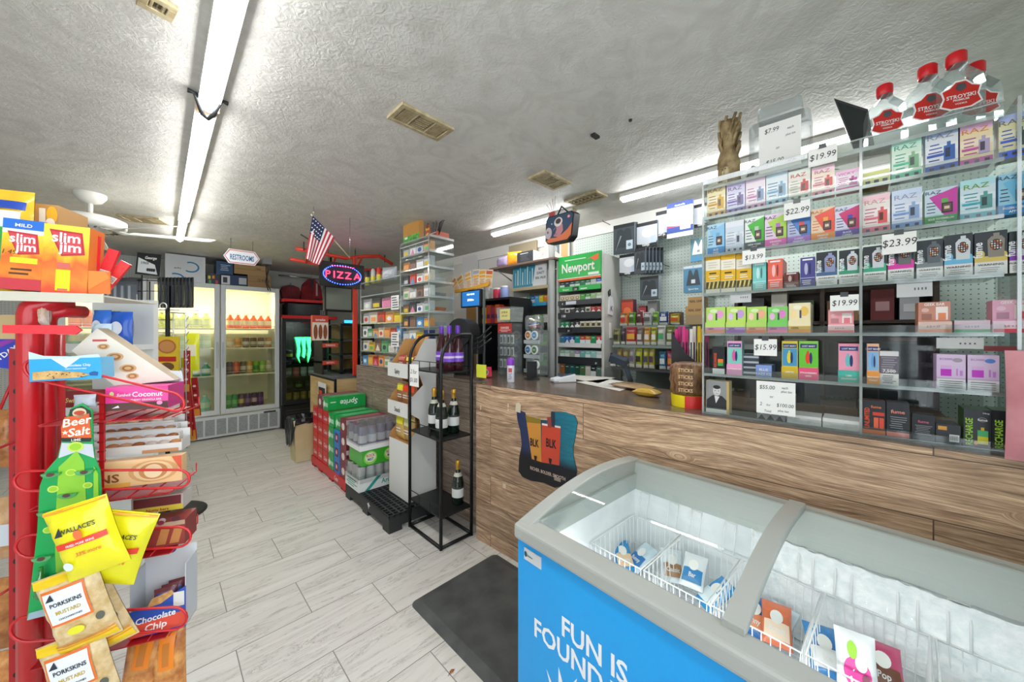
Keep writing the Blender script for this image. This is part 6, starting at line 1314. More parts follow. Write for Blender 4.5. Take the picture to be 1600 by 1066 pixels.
# restroom sign
Y = 4.9; xa, xb = yx(349,Y), yx(406,Y); z0, z1 = yz(377,413,Y), yz(377,391,Y); w = xb - xa; h = z1 - z0
sg = empty('hanging_sign',((xa+xb)/2,Y,z0),0,'white double-ended arrow sign reading RESTROOMS hung near the ceiling','sign'); hexa = lambda s, k: [(-w/2*s,h/2),(-w*.36*s,h/2-h/2*k),(w*.36*s,h/2-h/2*k),(w/2*s,h/2),(w*.36*s,h/2+h/2*k),(-w*.36*s,h/2+h/2*k)]
b = MB(); b.prism(hexa(1,1),0,.012,C('eceef0')); b.poly(hexa(.95,.90),C('c8404a'),-.001); b.poly(hexa(.91,.80),C('eceef0'),-.0016); b.build('board',sg)
MB().text('RESTROOMS',0,h*.28,h*.52,C('2a6a9a'),-.0026,sx=w*.66/(h*.52*5.6)).build('lettering',sg)
for s in (-.3,.3): MB().tube([(s*w,.006,h),(s*w,.006,H_CEIL-z0)],.002,C('4a4c50'),5).build('hanging_wire',sg)
b = MB(); p = ceil_pt(421,404); b.box(-.05,.05,-.05,.05,-.07,0,C('8e9092')); b.tube([(.01,0,-.07),(.02,.02,-.16),(0,.06,-.30),(.04,.12,-.42)],.008,C('2a2c30'),6); b.tube([(-.01,0,-.07),(.0,.02,-.2),(.03,.08,-.34),(.07,.12,-.42)],.006,C('2a2c30'),6)
b.build('junction_box',loc=(1.06,5.95,H_CEIL),label='grey ceiling power box with dark cables dropping behind the cooler',cat='power box')
# ---- black fridge with the green claw sign
FY_ = 6.10; fx0, fx1 = yx(440,FY_), yx(440,FY_) + .66; fz = yz(455,500,FY_) + .03; w = fx1 - fx0
fr_ = empty('black_fridge',((fx0+fx1)/2,FY_,0),0,'black glass-door energy drink fridge with a glowing green claw mark','fridge')
BK2 = C('17181b',.4); b = MB(); b.box(-w/2,-w/2+.03,.03,.65,.02,fz,BK2).box(w/2-.03,w/2,.03,.65,.02,fz,BK2).box(-w/2+.03,w/2-.03,.62,.65,.02,fz,BK2).box(-w/2+.03,w/2-.03,.03,.62,fz-.03,fz,BK2).box(-w/2+.03,w/2-.03,.0,.62,.02,.34,BK2)
for i in range(6): b.box(-w*.4,w*.4,-.004,0,.06+.04*i,.075+.04*i,C('303236'))
b.build('body',fr_)
d = empty('door',(0,0,0)); d.parent = fr_
b = MB(); b.box(-w/2,-w/2+.05,-.03,.02,.36,fz,BK2).box(w/2-.05,w/2,-.03,.02,.36,fz,BK2).box(-w/2+.05,w/2-.05,-.03,.02,.36,.42,BK2).box(-w/2+.05,w/2-.05,-.03,.02,fz-.06,fz,BK2); b.build('door_frame',d)
MB().box(-w/2+.05,w/2-.05,0,.004,.42,fz-.06,clear('d8e0dc',.05,.04)).build('glass',d)
GR = glow('2ee86a',2.2); b = MB(); zz0, zz1 = yz(470,570,FY_), yz(470,527,FY_); xc = yx(477,FY_) - (fx0+fx1) / 2; hh = zz1 - zz0
for s, q in ((-1,.9),(0,.72),(1,.9)):
    x = xc - .03 + s * .072; b.poly([(x-.045,zz1),(x+.035,zz1),(x+.022,zz1-hh*.3),(x+.03,zz1-hh*.5),(x+.012,zz1-hh*.75),(x+.006-.02*s,zz1-hh*q*1.05),(x-.018,zz1-hh*.7),(x-.012,zz1-hh*.4),(x-.03,zz1-hh*.15)],GR,-.032)
b.build('claw_sign',d,label='glowing green three-stroke claw mark')
l = bpy.data.lights.new('fridge_lamp','AREA'); l.shape = 'RECTANGLE'; l.size = .4; l.size_y = .05; l.energy = 2.2; lo = bpy.data.objects.new('fridge_lamp',l); COL.objects.link(lo); lo.parent = fr_; lo.location = (0,.08,fz-.06); lo.rotation_euler = (math.radians(25),0,0)
rows_ = [(561,[('3a3c38','d8c85a','black and gold'),('2a3c34','4ab07a','black and green'),('3a3c38','d8c85a','black and gold'),('2a2c30','7a7c80','grey banded black')],.14),(588,[('8a8c90','c8ccd0','silver'),('e05a6a','f08a90','pink'),('c8ccd0','e4e6e8','white'),('c8ccd0','e4e6e8','white'),('d0d4d8','6a8a7a','white and green')],.14),(608,[('26282c','4a4c50','black'),('26282c','8ab04a','black and lime'),('26282c','4a4c50','black'),('2c3034','a8acb0','dark grey')],.13),(626,[('c8a03a','e0c05a','gold')]*5,.14)]
for i, (v,cols,hc) in enumerate(rows_):
    z = yz(470,v,FY_+.1); b = MB(); b.box(-w/2+.035,w/2-.035,.06,.56,z-.014,z,C('3a3c40')); b.build('wire_shelf',fr_)
    shelf_row(fx0+.06,fx1-.08,FY_+.12,z,cols,.036,hc,('top','second','third','lowest')[i]+' shelf of the black fridge')
# red shelf frame, microwave and jackets above
RED = C('d02224',.4); RED2 = C('d83a28',.4)
r = empty('red_shelf_frame',((fx0+fx1)/2,FY_+.02,0),0,'red steel shelf frame holding the microwave above the black fridge','shelf')
za, zb2 = yz(466,493,FY_), yz(466,468,FY_)
MB().box(-w/2+.02,w/2+.10,-.06,.45,za-.05,za-.004,RED).build('lower_shelf',r); MB().box(-w/2+.02,w/2+.10,-.06,.45,zb2-.04,zb2,RED).build('upper_shelf',r); MB().box(w/2+.04,w/2+.10,-.05,.0,zb2,H_CEIL-.3,RED).build('post',r)
m = empty('microwave',((fx0+fx1)/2+.02,FY_-.02,za-.003),0,'black microwave oven between two red shelf boards','microwave'); mh = zb2 - za - .06
MB().box(-.27,.27,0,.36,0,mh,BK2).build('casing',m); b = MB(); b.rect(-.25,.13,mh*.12,mh*.9,C('3a3e40',.12),-.002); b.build('door',m); b = MB(); b.rect(.15,.25,mh*.1,mh*.9,C('2c2e32'),-.002)
for i in range(3):
    for j in range(3): b.rect(.165+.026*i,.182+.026*i,mh*(.15+.14*j),mh*(.23+.14*j),C('9a9ca0'),-.003)
b.build('keypad',m)
def jacket(u0,u1,v0,v1,Y,lab,c,full):
    xa, xb = yx(u0,Y), yx(u1,Y); um = (u0+u1) / 2; z0, z1 = yz(um,v1,Y), yz(um,v0,Y); w, h = xb - xa, z1 - z0; r = empty('jacket',((xa+xb)/2,Y,z0),0,lab,'jacket','red jackets on hangers')
    m_ = mottled(c,shade(c,.7),9,.8,bump=.2)
    O = [(-w*.42,0),(w*.42,0),(w*.5,h*.55),(w*.40,h*.86),(w*.12,h),(-w*.12,h),(-w*.40,h*.86),(-w*.5,h*.55)]
    b = MB(); b.prism(O,-.04,.04,m_); b.build('shell',r,bev=.02,seg=2)
    b = MB(); b.poly([(-w*.12,h*.99),(w*.12,h*.99),(0,h*.72)],C('3a2c3a'),-.042); b.box(-.004,.004,-.044,-.040,0,h*.72,C('2a1c20'));
    if full: b.rect(w*.18,w*.26,h*.62,h*.9,C('c8b8bc'),-.042); b.rect(w*.14,w*.36,h*.5,h*.56,C('1c1c20'),-.042)
    b.build('collar',r); b = MB(); b.tube([(-w*.34,0,h*.90),(0,0,h*1.03),(w*.34,0,h*.90)],.004,CHROME,5); b.tube([(0,0,h*1.03),(.0,0,h*1.10),(.02,0,h*1.14),(0,0,h*1.17),(0,.06,h*1.17)],.004,CHROME,5); b.build('hanger',r)
jacket(438,469,446,467,FY_+.52,'dark red jacket on a hanger, lower and nearer the white cooler','8a2a34',False)
jacket(469,503,436,505,FY_+.58,'taller bright red track jacket on a hanger with dark zip','a82430',True)
bar = MB(); bar.tube([(yx(436,FY_+.6),FY_+.64,2.36),(yx(505,FY_+.6),FY_+.64,2.36)],.012,CHROME,8); bar.build('hanging_rail',label='thin metal rail the two red jackets hang from',cat='rail')
# ---- food counter
fc = empty('food_counter',(1.48,4.50,0),0,'pale oak food counter with black trim and grey top','counter'); OAK = mottled('c8a870','dcc08a',3,.5,stretch=(1,1,8))
MB().box(0,.75,0,.97,.0,.87,OAK).build('cabinet_body',fc); MB().box(-.015,.77,-.015,.98,.87,.90,C('6a6c70',.3)).build('worktop',fc)
b = MB(); b.box(-.004,.02,-.004,.02,0,.87,BK2).box(.02,.75,-.004,0,.0,.05,BK2).box(-.004,0,.02,.97,.84,.87,BK2); b.build('black_trim',fc)
b = MB(); b.T = LEFT; b.prism([(-.26,0),(.03,.0),(.03,.42),(-.26,.42)],-.003,.003,C('eceae6')); b.rect(-.24,.01,.04,.36,C('2a2c30'),-.004); b.rect(-.22,-.10,.08,.32,C('d8502c'),-.005); b.ell(-.05,.2,.05,.09,C('e8e4dc'),-.005); b.text('HOT',-.05,.19,.05,C('2a2c30'),-.006)
b.build('food_poster',loc=(1.44,4.72,.38),label='white framed poster with red and black print fixed on the oak counter end',cat='poster')
# warmer
wm = empty('food_warmer',(1.62,4.72,.9005),0,'black glass-shelved food warmer on the oak counter','warmer')
for (x,y) in ((0,0),(.40,0),(0,.45),(.40,.45)): MB().box(x,x+.035,y,y+.035,0,.62,BK2).build('post',wm)
for i, z in enumerate((.0,.22,.42,.62)): MB().box(-.0,.435,0,.485,z,z+.02,C('3a3c40') if i%3 else BK2).build('tier',wm)
for z in (.02,.24,.44): b = MB(); b.box(.035,.40,.01,.014,z,z+.17,clear('e8eadc',.08,.05)); b.box(.035,.40,.47,.475,z,z+.17,C('b8a06a',.3)); b.build('glass_panel',wm)
b = MB(); b.box(-.18,0,.1,.45,.14,.16,C('6a7c78',.3)).box(-.18,0,.09,.1,.12,.17,C('c8402c')).box(-.18,0,.09,.1,.34,.39,C('d8502c')).box(-.18,-.165,.1,.45,.0,.62,BK2); b.text('TORNADOS',-.09,.355,.03,WHITE,.088,sx=.7); b.text('HOT DOG',-.09,.135,.028,WHITE,.088,sx=.7); b.build('side_rack',wm)
yitem('food_photo_box',488,513,493,532,4.78,.06,lambda b,w,h,r: (b.rect(-w/2,w/2,0,h,C('e8d8c8')),b.rect(-w/2,w/2,h*.72,h,C('c8442c'),-.001),[b.ell(w*x,h*.34,w*.13,h*.3,C('8a4a24'),-.002,12) for x in (-.3,0,.3)],b.text('tornados',0,h*.78,h*.14,WHITE,-.0016,sx=.7)),'orange box front with three brown rolled snacks beside the warmer','box','c8442c')
yitem('tablet_screen',537,552,500,518,4.66,.02,lambda b,w,h,r: (b.rect(-w*.45,w*.45,h*.08,h*.92,glow('2a9ae8',1.0),-.001),b.text('W',0,h*.25,h*.5,WHITE,-.002)),'small blue-lit screen on top of the food warmer','screen','15161a',z=1.5425)
bk = empty('plastic_basket',(1.94,4.60,.9015),.1,'navy blue plastic basket of condiments on the oak counter edge','basket'); b = MB(); nv = C('1e2c50',.4)
b.box(-.17,.17,-.10,-.094,.0,.10,nv).box(-.17,.17,.094,.10,0,.10,nv).box(-.17,-.164,-.094,.094,0,.10,nv).box(.164,.17,-.094,.094,0,.10,nv).box(-.164,.164,-.094,.094,0,.008,nv)
for i in range(5):
    for j in range(2): b.rect(.02+.022*i,.034+.022*i,.025+.035*j,.05+.035*j,C('c8ccd0'),-.101)
b.build('basket_shell',bk)
for i, (x,y,c,c2,nm,hc) in enumerate(((-.12,-.04,'d8402c','e8d8c0','red',.15),(-.05,-.05,'3a8a4a','e0e0d8','green',.14),(.02,-.03,'2a2c30','d8502c','black and red',.17),(.08,-.05,'c83a3a','e8e4d8','crimson',.19),(.13,-.02,'8a8c90','5a5c60','grey',.18),(.0,.05,'4a9a5a','e8c83a','green and yellow',.19))):
    can_proto(c,c2,.022,hc,'bottle').build('condiment_bottle',loc=(1.94+x,4.60+y,.911),label='%s condiment bottle in the navy plastic basket'%nm,cat='bottle',group='condiment bottles in the navy basket')
# red frame, TV, pizza sign
rf = empty('red_sign_frame',(0,4.46,0),0,'red steel frame with a tall post and ceiling beams around the food counter','frame'); X5 = yx(555.5,4.46)
MB().box(X5-.022,X5+.022,.0,.04,.902,H_CEIL-.10,RED2).build('post',rf)
b = MB(); za = H_CEIL - .10; b.tube([(X5-.62,.1,za+.02),(X5-.1,.05,za-.02),(X5+.12,0,za+.03),(X5+.30,0,za+.06),(X5+.48,0,za-.02)],.022,RED2,8); b.tube([(X5-.62,.35,za-.06),(X5-.2,.3,za-.10),(X5+.1,.2,za-.12),(X5+.46,.1,za-.08)],.02,RED2,8)
b.build('ceiling_beam',rf)
for x in (-.5,-.2,.1): b = MB(); b.tube([(X5+x,.08,za),(X5+x+.04,.32,za-.08)],.014,RED2,6); b.build('cross_bar',rf)
for x in (-.55,.02,.40): b = MB(); b.tube([(X5+x,.06,za),(X5+x,.06,H_CEIL)],.006,C('2a2c30'),5); b.build('ceiling_rod',rf)
Y = 4.40; xa, xb = yx(499,Y), yx(569,Y); z0, z1 = yz(534,449,Y), yz(534,411,Y); w, h = xb - xa, z1 - z0; ps = empty('pizza_sign',((xa+xb)/2,Y,z0),0,'black LED window sign glowing PIZZA in red inside blue dots','sign')
MB().box(-w/2,w/2,0,.025,0,h,BK2).build('panel',ps); b = MB(); b.ell(0,h/2,w*.44,h*.40,C('1c1a4a',.4),-.0015,28); b.ell(0,h/2,w*.40,h*.33,C('2c1c40',.4),-.0022,28); b.build('backing_oval',ps)
b = MB(); RG = glow('ff2038',5); BG = glow('3050ff',4)
for s, cx in (('P',-.33),('I',-.19),('Z',-.06),('Z',.12),('A',.33)): b.text(s,cx*w,h*.36,h*.40,RG,-.004,sx=1.05,bold=False)
b.build('red_letters',ps); b = MB()
for i in range(44): a = 2 * math.pi * i / 44; b.ell(w*.42*math.cos(a),h/2+h*.385*math.sin(a),.007,.007,BG,-.004,6)
for i in range(9): b.rect(-w*.25+w*.06*i,-w*.22+w*.06*i,h*.84,h*.86,RG,-.004)
b.build('blue_dots',ps); b = MB()
for s in (-.3,.3): b.tube([(s*w,.012,h),(s*w,.012,H_CEIL-z0)],.0025,C('3a3c40'),5)
b.build('hanging_chain',ps)
Y = 4.70; xa, xb = yx(506,Y), yx(552,Y); z0, z1 = yz(529,487,Y), yz(529,448,Y); w, h = xb - xa, z1 - z0; tv = empty('television',((xa+xb)/2,Y,z0),.12,'black television reflecting the room below the pizza sign','television')
MB().box(-w/2,w/2,0,.05,0,h,BK2).build('casing',tv,bev=.006); b = MB(); b.rect(-w*.45,w*.45,h*.08,h*.94,C('8a9488',.25,.3),-.002); b.build('screen',tv); b = MB(); b.tube([(0,.05,h*.5),(.0,.22,h*.6),(0,.22,H_CEIL-z0)],.014,BK2,8); b.build('mount_arm',tv)  # grey-green screen colour has the room's reflection painted in
# flag
Y = 3.22; q = lambda u, v: Vector((yx(u,Y),0,yz(u,v,Y))); A, B_, C_, D_ = q(488,337), q(523,372), q(499,415), q(477,404)
fg = empty('flag',(0,Y,0),0,'stars and stripes flag on a thin stick near the ceiling','flag')
def fp_(s,t):
    p = A.lerp(B_,s).lerp(D_.lerp(C_,s),t); return (p.x,-.012*math.sin(9*s)*t-.004,p.z)
b = MB(); cr, cw, cb = C('b8283a',.8), C('e8e6e4',.8), C('243056',.8)
def patch(s0,s1,t0,t1,m_,dy=0):
    n = 6; vs = []
    for j in range(n+1):
        for i in range(3): x, y, z = fp_(s0+(s1-s0)*i/2,t0+(t1-t0)*j/n); vs.append((x,y+dy,z))
    b.add(vs,[(j*3+i,j*3+i+1,(j+1)*3+i+1,(j+1)*3+i) for j in range(n) for i in range(2)],m_,True)
for k in range(13): patch(k/13,(k+1)/13,0,1,cw if k%2 else cr)
patch(0,7/13,0,.42,cb,-.002)
for i in range(5):
    for j in range(4): x, y, z = fp_((i+.6)/5.4*7/13,(j+.5)/4*.42); b.ell(x,z,.006,.006,cw,y-.004,5)
b.build('cloth',fg); b = MB(); e = A + (B_-A) * 1.9; b.tube([tuple(A-(B_-A)*.06),(e.x,.08,e.z)],.005,C('d8c8a8'),6); b.build('stick',fg); b = MB(); b.tube([(A.x+.01,0,A.z),(A.x+.01,0,H_CEIL)],.002,CHROME,5); b.tube([(e.x,.08,e.z),(e.x,.08,H_CEIL)],.002,CHROME,5); b.build('hanging_wire',fg)
b = MB(); p = ceil_pt(470,366); b.tube([(0,0,-.004),(.17,.1,-.05)],.006,C('2a4a44'),6); b.build('ceiling_bracket',loc=(p.x,p.y,H_CEIL),label='short dark rod fixed to the ceiling beside the flag',cat='rod')

# ---- clear tower on the counter end
TN = 1.75
def zt(u,v): return zpx2(u,v,TN)
tw = empty('clear_tower',K(TN,0,0),RK,'clear stepped shelf tower of small goods at the far counter end','display')
x0, x1, x2 = -kc(564,TN), -kc(626,TN), -kc(670,TN); zA = zt(600,437); zB = min(2.24,zt(650,371)); DD2 = .26
nA = [CT+.002+(zA-CT)*k/6 for k in range(7)]; nB = [CT+.002+(zB-CT)*k/9 for k in range(10)]
for xs_, ns in (((x0,x1),nA),((x1+.006,x2),nB)):
    for z in ns: b = MB(); b.box(xs_[0],xs_[1],0,DD2,z,z+.004,ACRY); b.box(xs_[0],xs_[1],-.003,0,z,z+.012,ACRY_EDGE); b.build('shelf',tw)
for x, z in ((x0,zA),(x1,zB),(x2,zB)): b = MB(); b.box(x-.002,x+.002,0,DD2,CT+.001,z,ACRY); b.box(x-.003,x+.003,-.004,0,CT+.001,z,ACRY_EDGE); b.build('upright',tw)
b = MB(); b.box(x1,x2,-.004,-.001,zB-.06,zB,ACRY).box(x1,x2,-.005,-.004,zB-.032,zB-.028,C('f2f4f4')); b.build('top_panel',tw)
b = MB()
for z in nB: b.box(x2,x2+.012,0,DD2,z,z+.02,ACRY_EDGE)
b.build('side_lip',tw)
pal = [('e8dcc8','cream'),('f0a860','peach'),('d84a3a','red'),('5a9ad0','sky blue'),('e8c83a','yellow'),('f0f0ee','white'),('8a6a5a','brown'),('6ab07a','green'),('3a5a9a','navy'),('e88ab0','pink'),('c8ccd0','silver'),('4a4c52','charcoal')]
rnd = random.Random(21); word = ['lowest','second','third','fourth','fifth','sixth','seventh','eighth','ninth']
def small(b,w,h,c,k,r):
    b.rect(-w/2,w/2,0,h,C(c,.35)); b.rect(-w*.5,w*.5,h*.75,h,C(shade(c,.7)),-.001)
    if k % 3 == 0: b.ell(0,h*.42,w*.3,h*.2,C(pal[(k+5)%12][0]),-.0016,12)
    elif k % 3 == 1: b.rect(-w*.35,w*.35,h*.2,h*.55,C(pal[(k+3)%12][0]),-.0016)
    else: b.poly([(-w*.4,h*.1),(w*.4,h*.1),(0,h*.65)],C(pal[(k+7)%12][0]),-.0016)
tone = {0: [3,1,2,1,0,3,5],1: [0,4,6,7,0,5],2: [5,7,1,0,1,2,3],3: [10,0,2,1,4],4: [10,11,9,5],5: []}
for sec, (xa,xb,ns) in enumerate(((x0,x1,nA),(x1+.006,x2,nB))):
    for j in range(len(ns)-1):
        if sec == 0 and j > 4: continue
        cols = tone[j] if sec == 0 else [rnd.choice((0,5,6,10,11,3,4,5)) for _ in range(4)]
        if sec: cols = [[3,0,5,7],[4,5,8,0],[10,5,4,8],[11,6,3,1],[6,11,5,10],[0,5,6,5],[11,2,5,0],[1,6,5,10],[10,5,10,1]][j]
        k = len(cols); w = (xb-xa) / k
        for i, ci in enumerate(cols):
            c, nm = pal[ci]; h = (ns[j+1]-ns[j]) * (.62+.22*rnd.random()); b = MB(); b.box(-w*.42,w*.42,0,.05,0,h,C(c,.4)); small(b,w*.84,h,c,i+j*3+sec,rnd)
            nb = pal[cols[i-1]][1] if i else (pal[cols[1]][1] if k> 1 else '')
            b.build('small_goods_box',loc=K(TN+.02,-(xa+w*(i+.5)),ns[j]+.0045),rot=RK+(rnd.random()-.5)*.12,label='%s small box, %s shelf up of the %s tower side, %s %s'%(nm,word[j],('shorter','taller')[sec],'beside' if i else 'outermost before',nb),cat='box',group='small boxes in the clear tower')
for j in (1,3,4,5,6,8):   # leaning tag cards seen on the tower's side
    b = MB(); b.box(0,.003,0,.14,0,.055,C(('d8dada','e8803a','9a9ca0')[j%3])); b.build('tag_card',loc=K(TN+.06,-(x2-.05),nB[j]+.005),rot=RK,roty=.5,label='%s card leaning on the %s shelf up at the tower side facing the lottery terminal'%(('pale','orange','grey')[j%3],word[j]),cat='card')
for k, (u,v0,v1) in enumerate(((617,462,484),(617,519,542))): b = MB(); xa = -kc(612,TN); xb = -kc(624,TN); b.box(xa,xb,-.002,0,zt(u,v1),zt(u,v0),PAPER); b.lines(xa+.006,xb-.004,zt(u,v1)+.01,zt(u,v0)-.01,5,C('5a5c60'),-.003,rnd); b.build('price_strip',loc=K(TN-.004,0,0),rot=RK,label='%s white price strip on the clear tower corner'%('upper','lower')[k],cat='sign')
# on top of the tower
TT = zA + .0065
for i, (u,c,nm) in enumerate(((574,'2a2c30','black and yellow'),(583,'c8ccd0','silver and yellow'),(592,'d8402c','red and yellow'))):
    b = MB(); b.lathe([(.022,0),(.024,.01),(.024,.09)],C('e0d83a',.35),14); b.lathe([(.024,.09),(.022,.15),(.012,.17)],C(c,.35),14); b.build('spray_bottle',loc=K(TN+.10,kc(u,TN+.10),TT),label='%s bottle on top of the shorter clear tower'%nm,cat='bottle',group='bottles on the shorter clear tower')
pillow('plastic_bag',.20,.15,.08,'b8bcc4','crumpled silver plastic bag on top of the shorter clear tower','bag',K(TN+.12,kc(609,TN+.12),TT),RK+.3)
TB2 = zB + .003
kitem('green_carton',630,655,347,0,TN+.06,.05,lambda b,w,h,r: (b.rect(-w/2,w/2,0,h*.42,mottled('2a7a2a','6ac04a',30,.4),-.0008),b.rect(-w/2,w/2,h*.42,h,C('b88438'),-.0008),b.ell(-w*.3,h*.34,w*.1,h*.05,WHITE,-.0016)),'open carton with a leafy green front and plain tan lid on the tall tower','carton','a87834',z=nB[-1]+.0045)
n = TN + .07; ct = empty('stick_carton',K(n,kc(668,n),nB[-1]+.0045),RK,'rust red carton of black bent sticks on the tall clear tower','carton'); RU = C('a84a2c',.45)
h1 = min(H_CEIL-.07,zpx2(668,326,n)) - nB[-1];
b = MB(); b.prism([(-.045,0),(.045,.0),(.042,h1*.55),(.03,h1*.92),(.0,h1),(-.025,h1*.92),(-.036,h1*.5)],0,.003,RU); b.rect(-.028,.028,h1*.62,h1*.76,C('d8b02c'),-.001); b.ell(0,h1*.84,.018,.02,C('6a2018'),-.001); b.poly([(-.03,h1*.3),(.0,h1*.45),(.02,h1*.42),(-.01,h1*.25)],C('e0c070'),-.001); b.rect(-.035,.035,h1*.06,h1*.2,C('c8c0c0'),-.001); b.build('front_card',ct)
b = MB(); b.box(.045,.13,.0,.003,0,h1*.30,C('8a2c20')); b.box(.045,.13,0,.14,0,.003,RU); b.box(.045,.13,.137,.14,0,h1*.45,RU); b.box(.127,.13,0,.14,0,h1*.42,RU); b.box(.045,.13,-.001,.0,h1*.30,h1*.34,C('c0b8bc')); b.build('open_tray',ct)
for i, (x0_,x1_,zt_,be) in enumerate(((-.02,-.045,1.22,-.02),(.02,.02,1.18,0),(.045,.042,1.15,-.006),(.07,.07,1.2,0),(.11,.085,1.06,-.01),(.10,.125,1.02,.02),(.11,.14,1.04,.02),(.12,.16,1.08,.02),(.125,.18,1.03,.02))):
    zt2 = min(h1*zt_,H_CEIL-nB[-1]-.02); b = MB(); b.tube([(x0_,.03,h1*.15),(x1_,.04,zt2*.96),(x1_+be,.04,zt2)],.0032,BLACK,5); b.build('bent_stick',ct)

# ---- cardboard floor display
cd = empty('snack_floor_display',(1.335,2.46,.126),0,'tall white and brown cardboard snack stand on the black pallet','display'); KR = mottled('b8884e','c89a5e',5,.7); CWH = C('dcdcd8',.5); dw, dd, hT = .32, .24, 1.24
def side(y,m1,m2):
    P_ = [(0,0),(0,.44),(.02,.49),(.10,.56),(.09,.62),(.0,.68),(0,.74),(.03,.80),(.12,.88),(.09,.96),(0,1.0),(0,1.03),(.06,1.10),(.10,hT-.06),(.14,hT),(dd,hT),(dd,0)]
    b = MB(); b.prism(P_,y,y+.004,m1,m2); return b
side(0,CWH,KR).build('side_panel',cd); side(dw,KR,KR).build('side_panel',cd)
MB().box(dd-.004,dd,.004,dw,0,hT,KR).build('back_panel',cd); MB().box(0,.004,.004,dw,0,.44,CWH).build('front_panel',cd)
for k, z in enumerate((.42,.70,1.0)):
    b = MB(); b.box(.004,dd-.004,.004,dw,z,z+.004,KR)
    if k: b.box(-.012,-.008,-.002,dw+.004,z-.06,z+.05,CWH); b.T = LEFT; b.text('Snack' if k == 1 else 'Spicy',-dw/2,z-.03,.05,C('4a4c58'),-.0135,bold=True,sx=.8)
    b.build('shelf_tray',cd)
# bags standing in the stand: their own things
mk = lambda nm, c, lab, x, y, z, w=.13, h=.19, t=.05, art=None, rot=-math.pi / 2, rx=-.15: pillow(nm,w,h,t,c,lab,'bag',(1.34+x,2.46+y,z+.126),rot,rotx=0,roty=0,art=art)
tagart = lambda c: (lambda b,w,h: (b.rect(-w*.42,w*.42,h*.62,h*.9,C(c,.35)),b.lines(-w*.3,w*.4,h*.3,h*.5,2,C('e4dcd0'),-.001,random.Random(3))))
for i, (y,c,tg,nm) in enumerate(((.24,'9a6a48','e8e02c','yellow-tagged brown nut bag'),(.15,'a8784c','e8402c','red-tagged brown nut bag'),(.07,'9a5c40','e8502c','orange-red tagged nut bag at the counter-facing end'))): mk('nut_bag',c,'%s on the middle shelf of the cardboard stand'%nm,.07,y,.706,art=tagart(tg))
for i, (y,c,tg,nm) in enumerate(((.22,'c8a85a','e8e02c','yellow-topped'),(.09,'b8985a','d8d8a0','plain'))): mk('pasta_snack_bag',c,'%s pale snack bag on the lowest shelf of the cardboard stand'%nm,.06,y,.426,w=.14,h=.22,t=.07,art=tagart(tg))
for i, (y,c,nm) in enumerate(((.22,'9a4a3a','red-brown'),(.09,'a8583a','rust'))): mk('nut_bag',c,'%s nut bag lying low on the top shelf of the cardboard stand'%nm,.07,y,1.006,h=.10,art=tagart('e8e02c' if i else 'c86a5a'))
# price notes
b = MB(); b.T = LEFT; b.prism([(-.07,0),(.06,.0),(.055,.16),(-.075,.155)],-.001,.001,PAPER); b.text('2 for',-.01,.09,.045,C('3a3c48'),-.002,bold=False,slant=.2); b.text('$1.00',-.01,.03,.045,C('3a3c48'),-.002,bold=False,slant=.2); b.build('handwritten_note',loc=(1.292,2.30,1.03),rot=0,label='white handwritten note clipped to the black rack front',cat='sign')
# ---- black pallet
pl = empty('display_pallet',(1.14,2.38,0),0,'low black plastic pallet with slotted top under the drinks and cardboard stand','pallet'); PB = C('26282a',.5)
b = MB(); L2, W2, PH = .43, .82, .125
for i in range(11): x = L2 * i / 10; b.box(x-(.006 if i else 0),x+(.006 if i< 10 else 0),0,W2,PH-.02,PH,PB)
for i in range(21): y = W2 * i / 20; b.box(0,L2,y-(.004 if i else 0),y+(.008 if i< 20 else 0),PH-.02,PH-.0005,PB)
b.build('slotted_top',pl); b = MB(); b.box(0,.012,0,W2,.035,PH-.02,PB).box(L2-.012,L2,0,W2,.035,PH-.02,PB).box(.012,L2-.012,0,.012,.035,PH-.02,PB).box(.012,L2-.012,W2-.012,W2,.035,PH-.02,PB); b.T = LEFT; b.poly([(-.34,.06),(-.33,.085),(-.31,.09),(-.33,.10),(-.335,.115),(-.35,.10),(-.37,.10),(-.355,.085)],C('dcdedf'),-.001); b.build('skirt',pl)
for x in (0,L2-.1):
    for y in (0,W2/2-.05,W2-.1): MB().box(x,x+.1,y,y+.1,0,.035,PB).build('foot',pl)
# cased drinks on the pallet
ax, ay, az = 1.135, 2.90, .1255
def case(name,lab,x,y,z,w,d,th,ch,c,c2,tray,txt,tc,film,traytext=True,nx=5,ny=3):
    r = empty(name,(x,y,z),0,lab,'drinks case'); b = MB(); t = .004
    b.box(0,w,0,t,0,th,C(tray)).box(0,w,d-t,d,0,th,C(tray)).box(0,t,t,d-t,0,th,C(tray)).box(w-t,w,t,d-t,0,th,C(tray)).box(t,w-t,t,d-t,0,t,C(tray))
    if txt: b.poly([(w*.12,0),(w*.22,0),(w*.5,th),(w*.4,th)],C(tc),-.001); b.text(txt,w*.72,th*.28,th*.55,C(tc),-.001,sx=.9); b.T = LEFT; b.lines(-d*.9,-d*.1,th*.15,th*.85,4,C(tc),-.001,random.Random(2)); b.T = Matrix.Identity(4)
    b.build('tray',r)
    for i in range(nx):
        for j in range(ny):
            if 0 < i < nx - 1 and 0 < j < ny - 1: continue
            cx, cy = w * (i+.5) / nx, d * (j+.5) / ny; k = can_proto(c,c2,min(w/nx,d/ny)*.46,ch).build('can',parent=r,loc=(cx,cy,t))
    b = MB(); b.box(-.001,w+.001,-.001,d+.001,th*.6,ch+.008,film); b.build('shrink_wrap',r,bev=.01)
case('canned_tea_case','shrink-wrapped case of silver cans in a white tray lettered in teal',ax,ay,az,.38,.29,.10,.19,'b8bcbc','9aa8a4','e4e8e6','AriZona','2aa090',FILM)
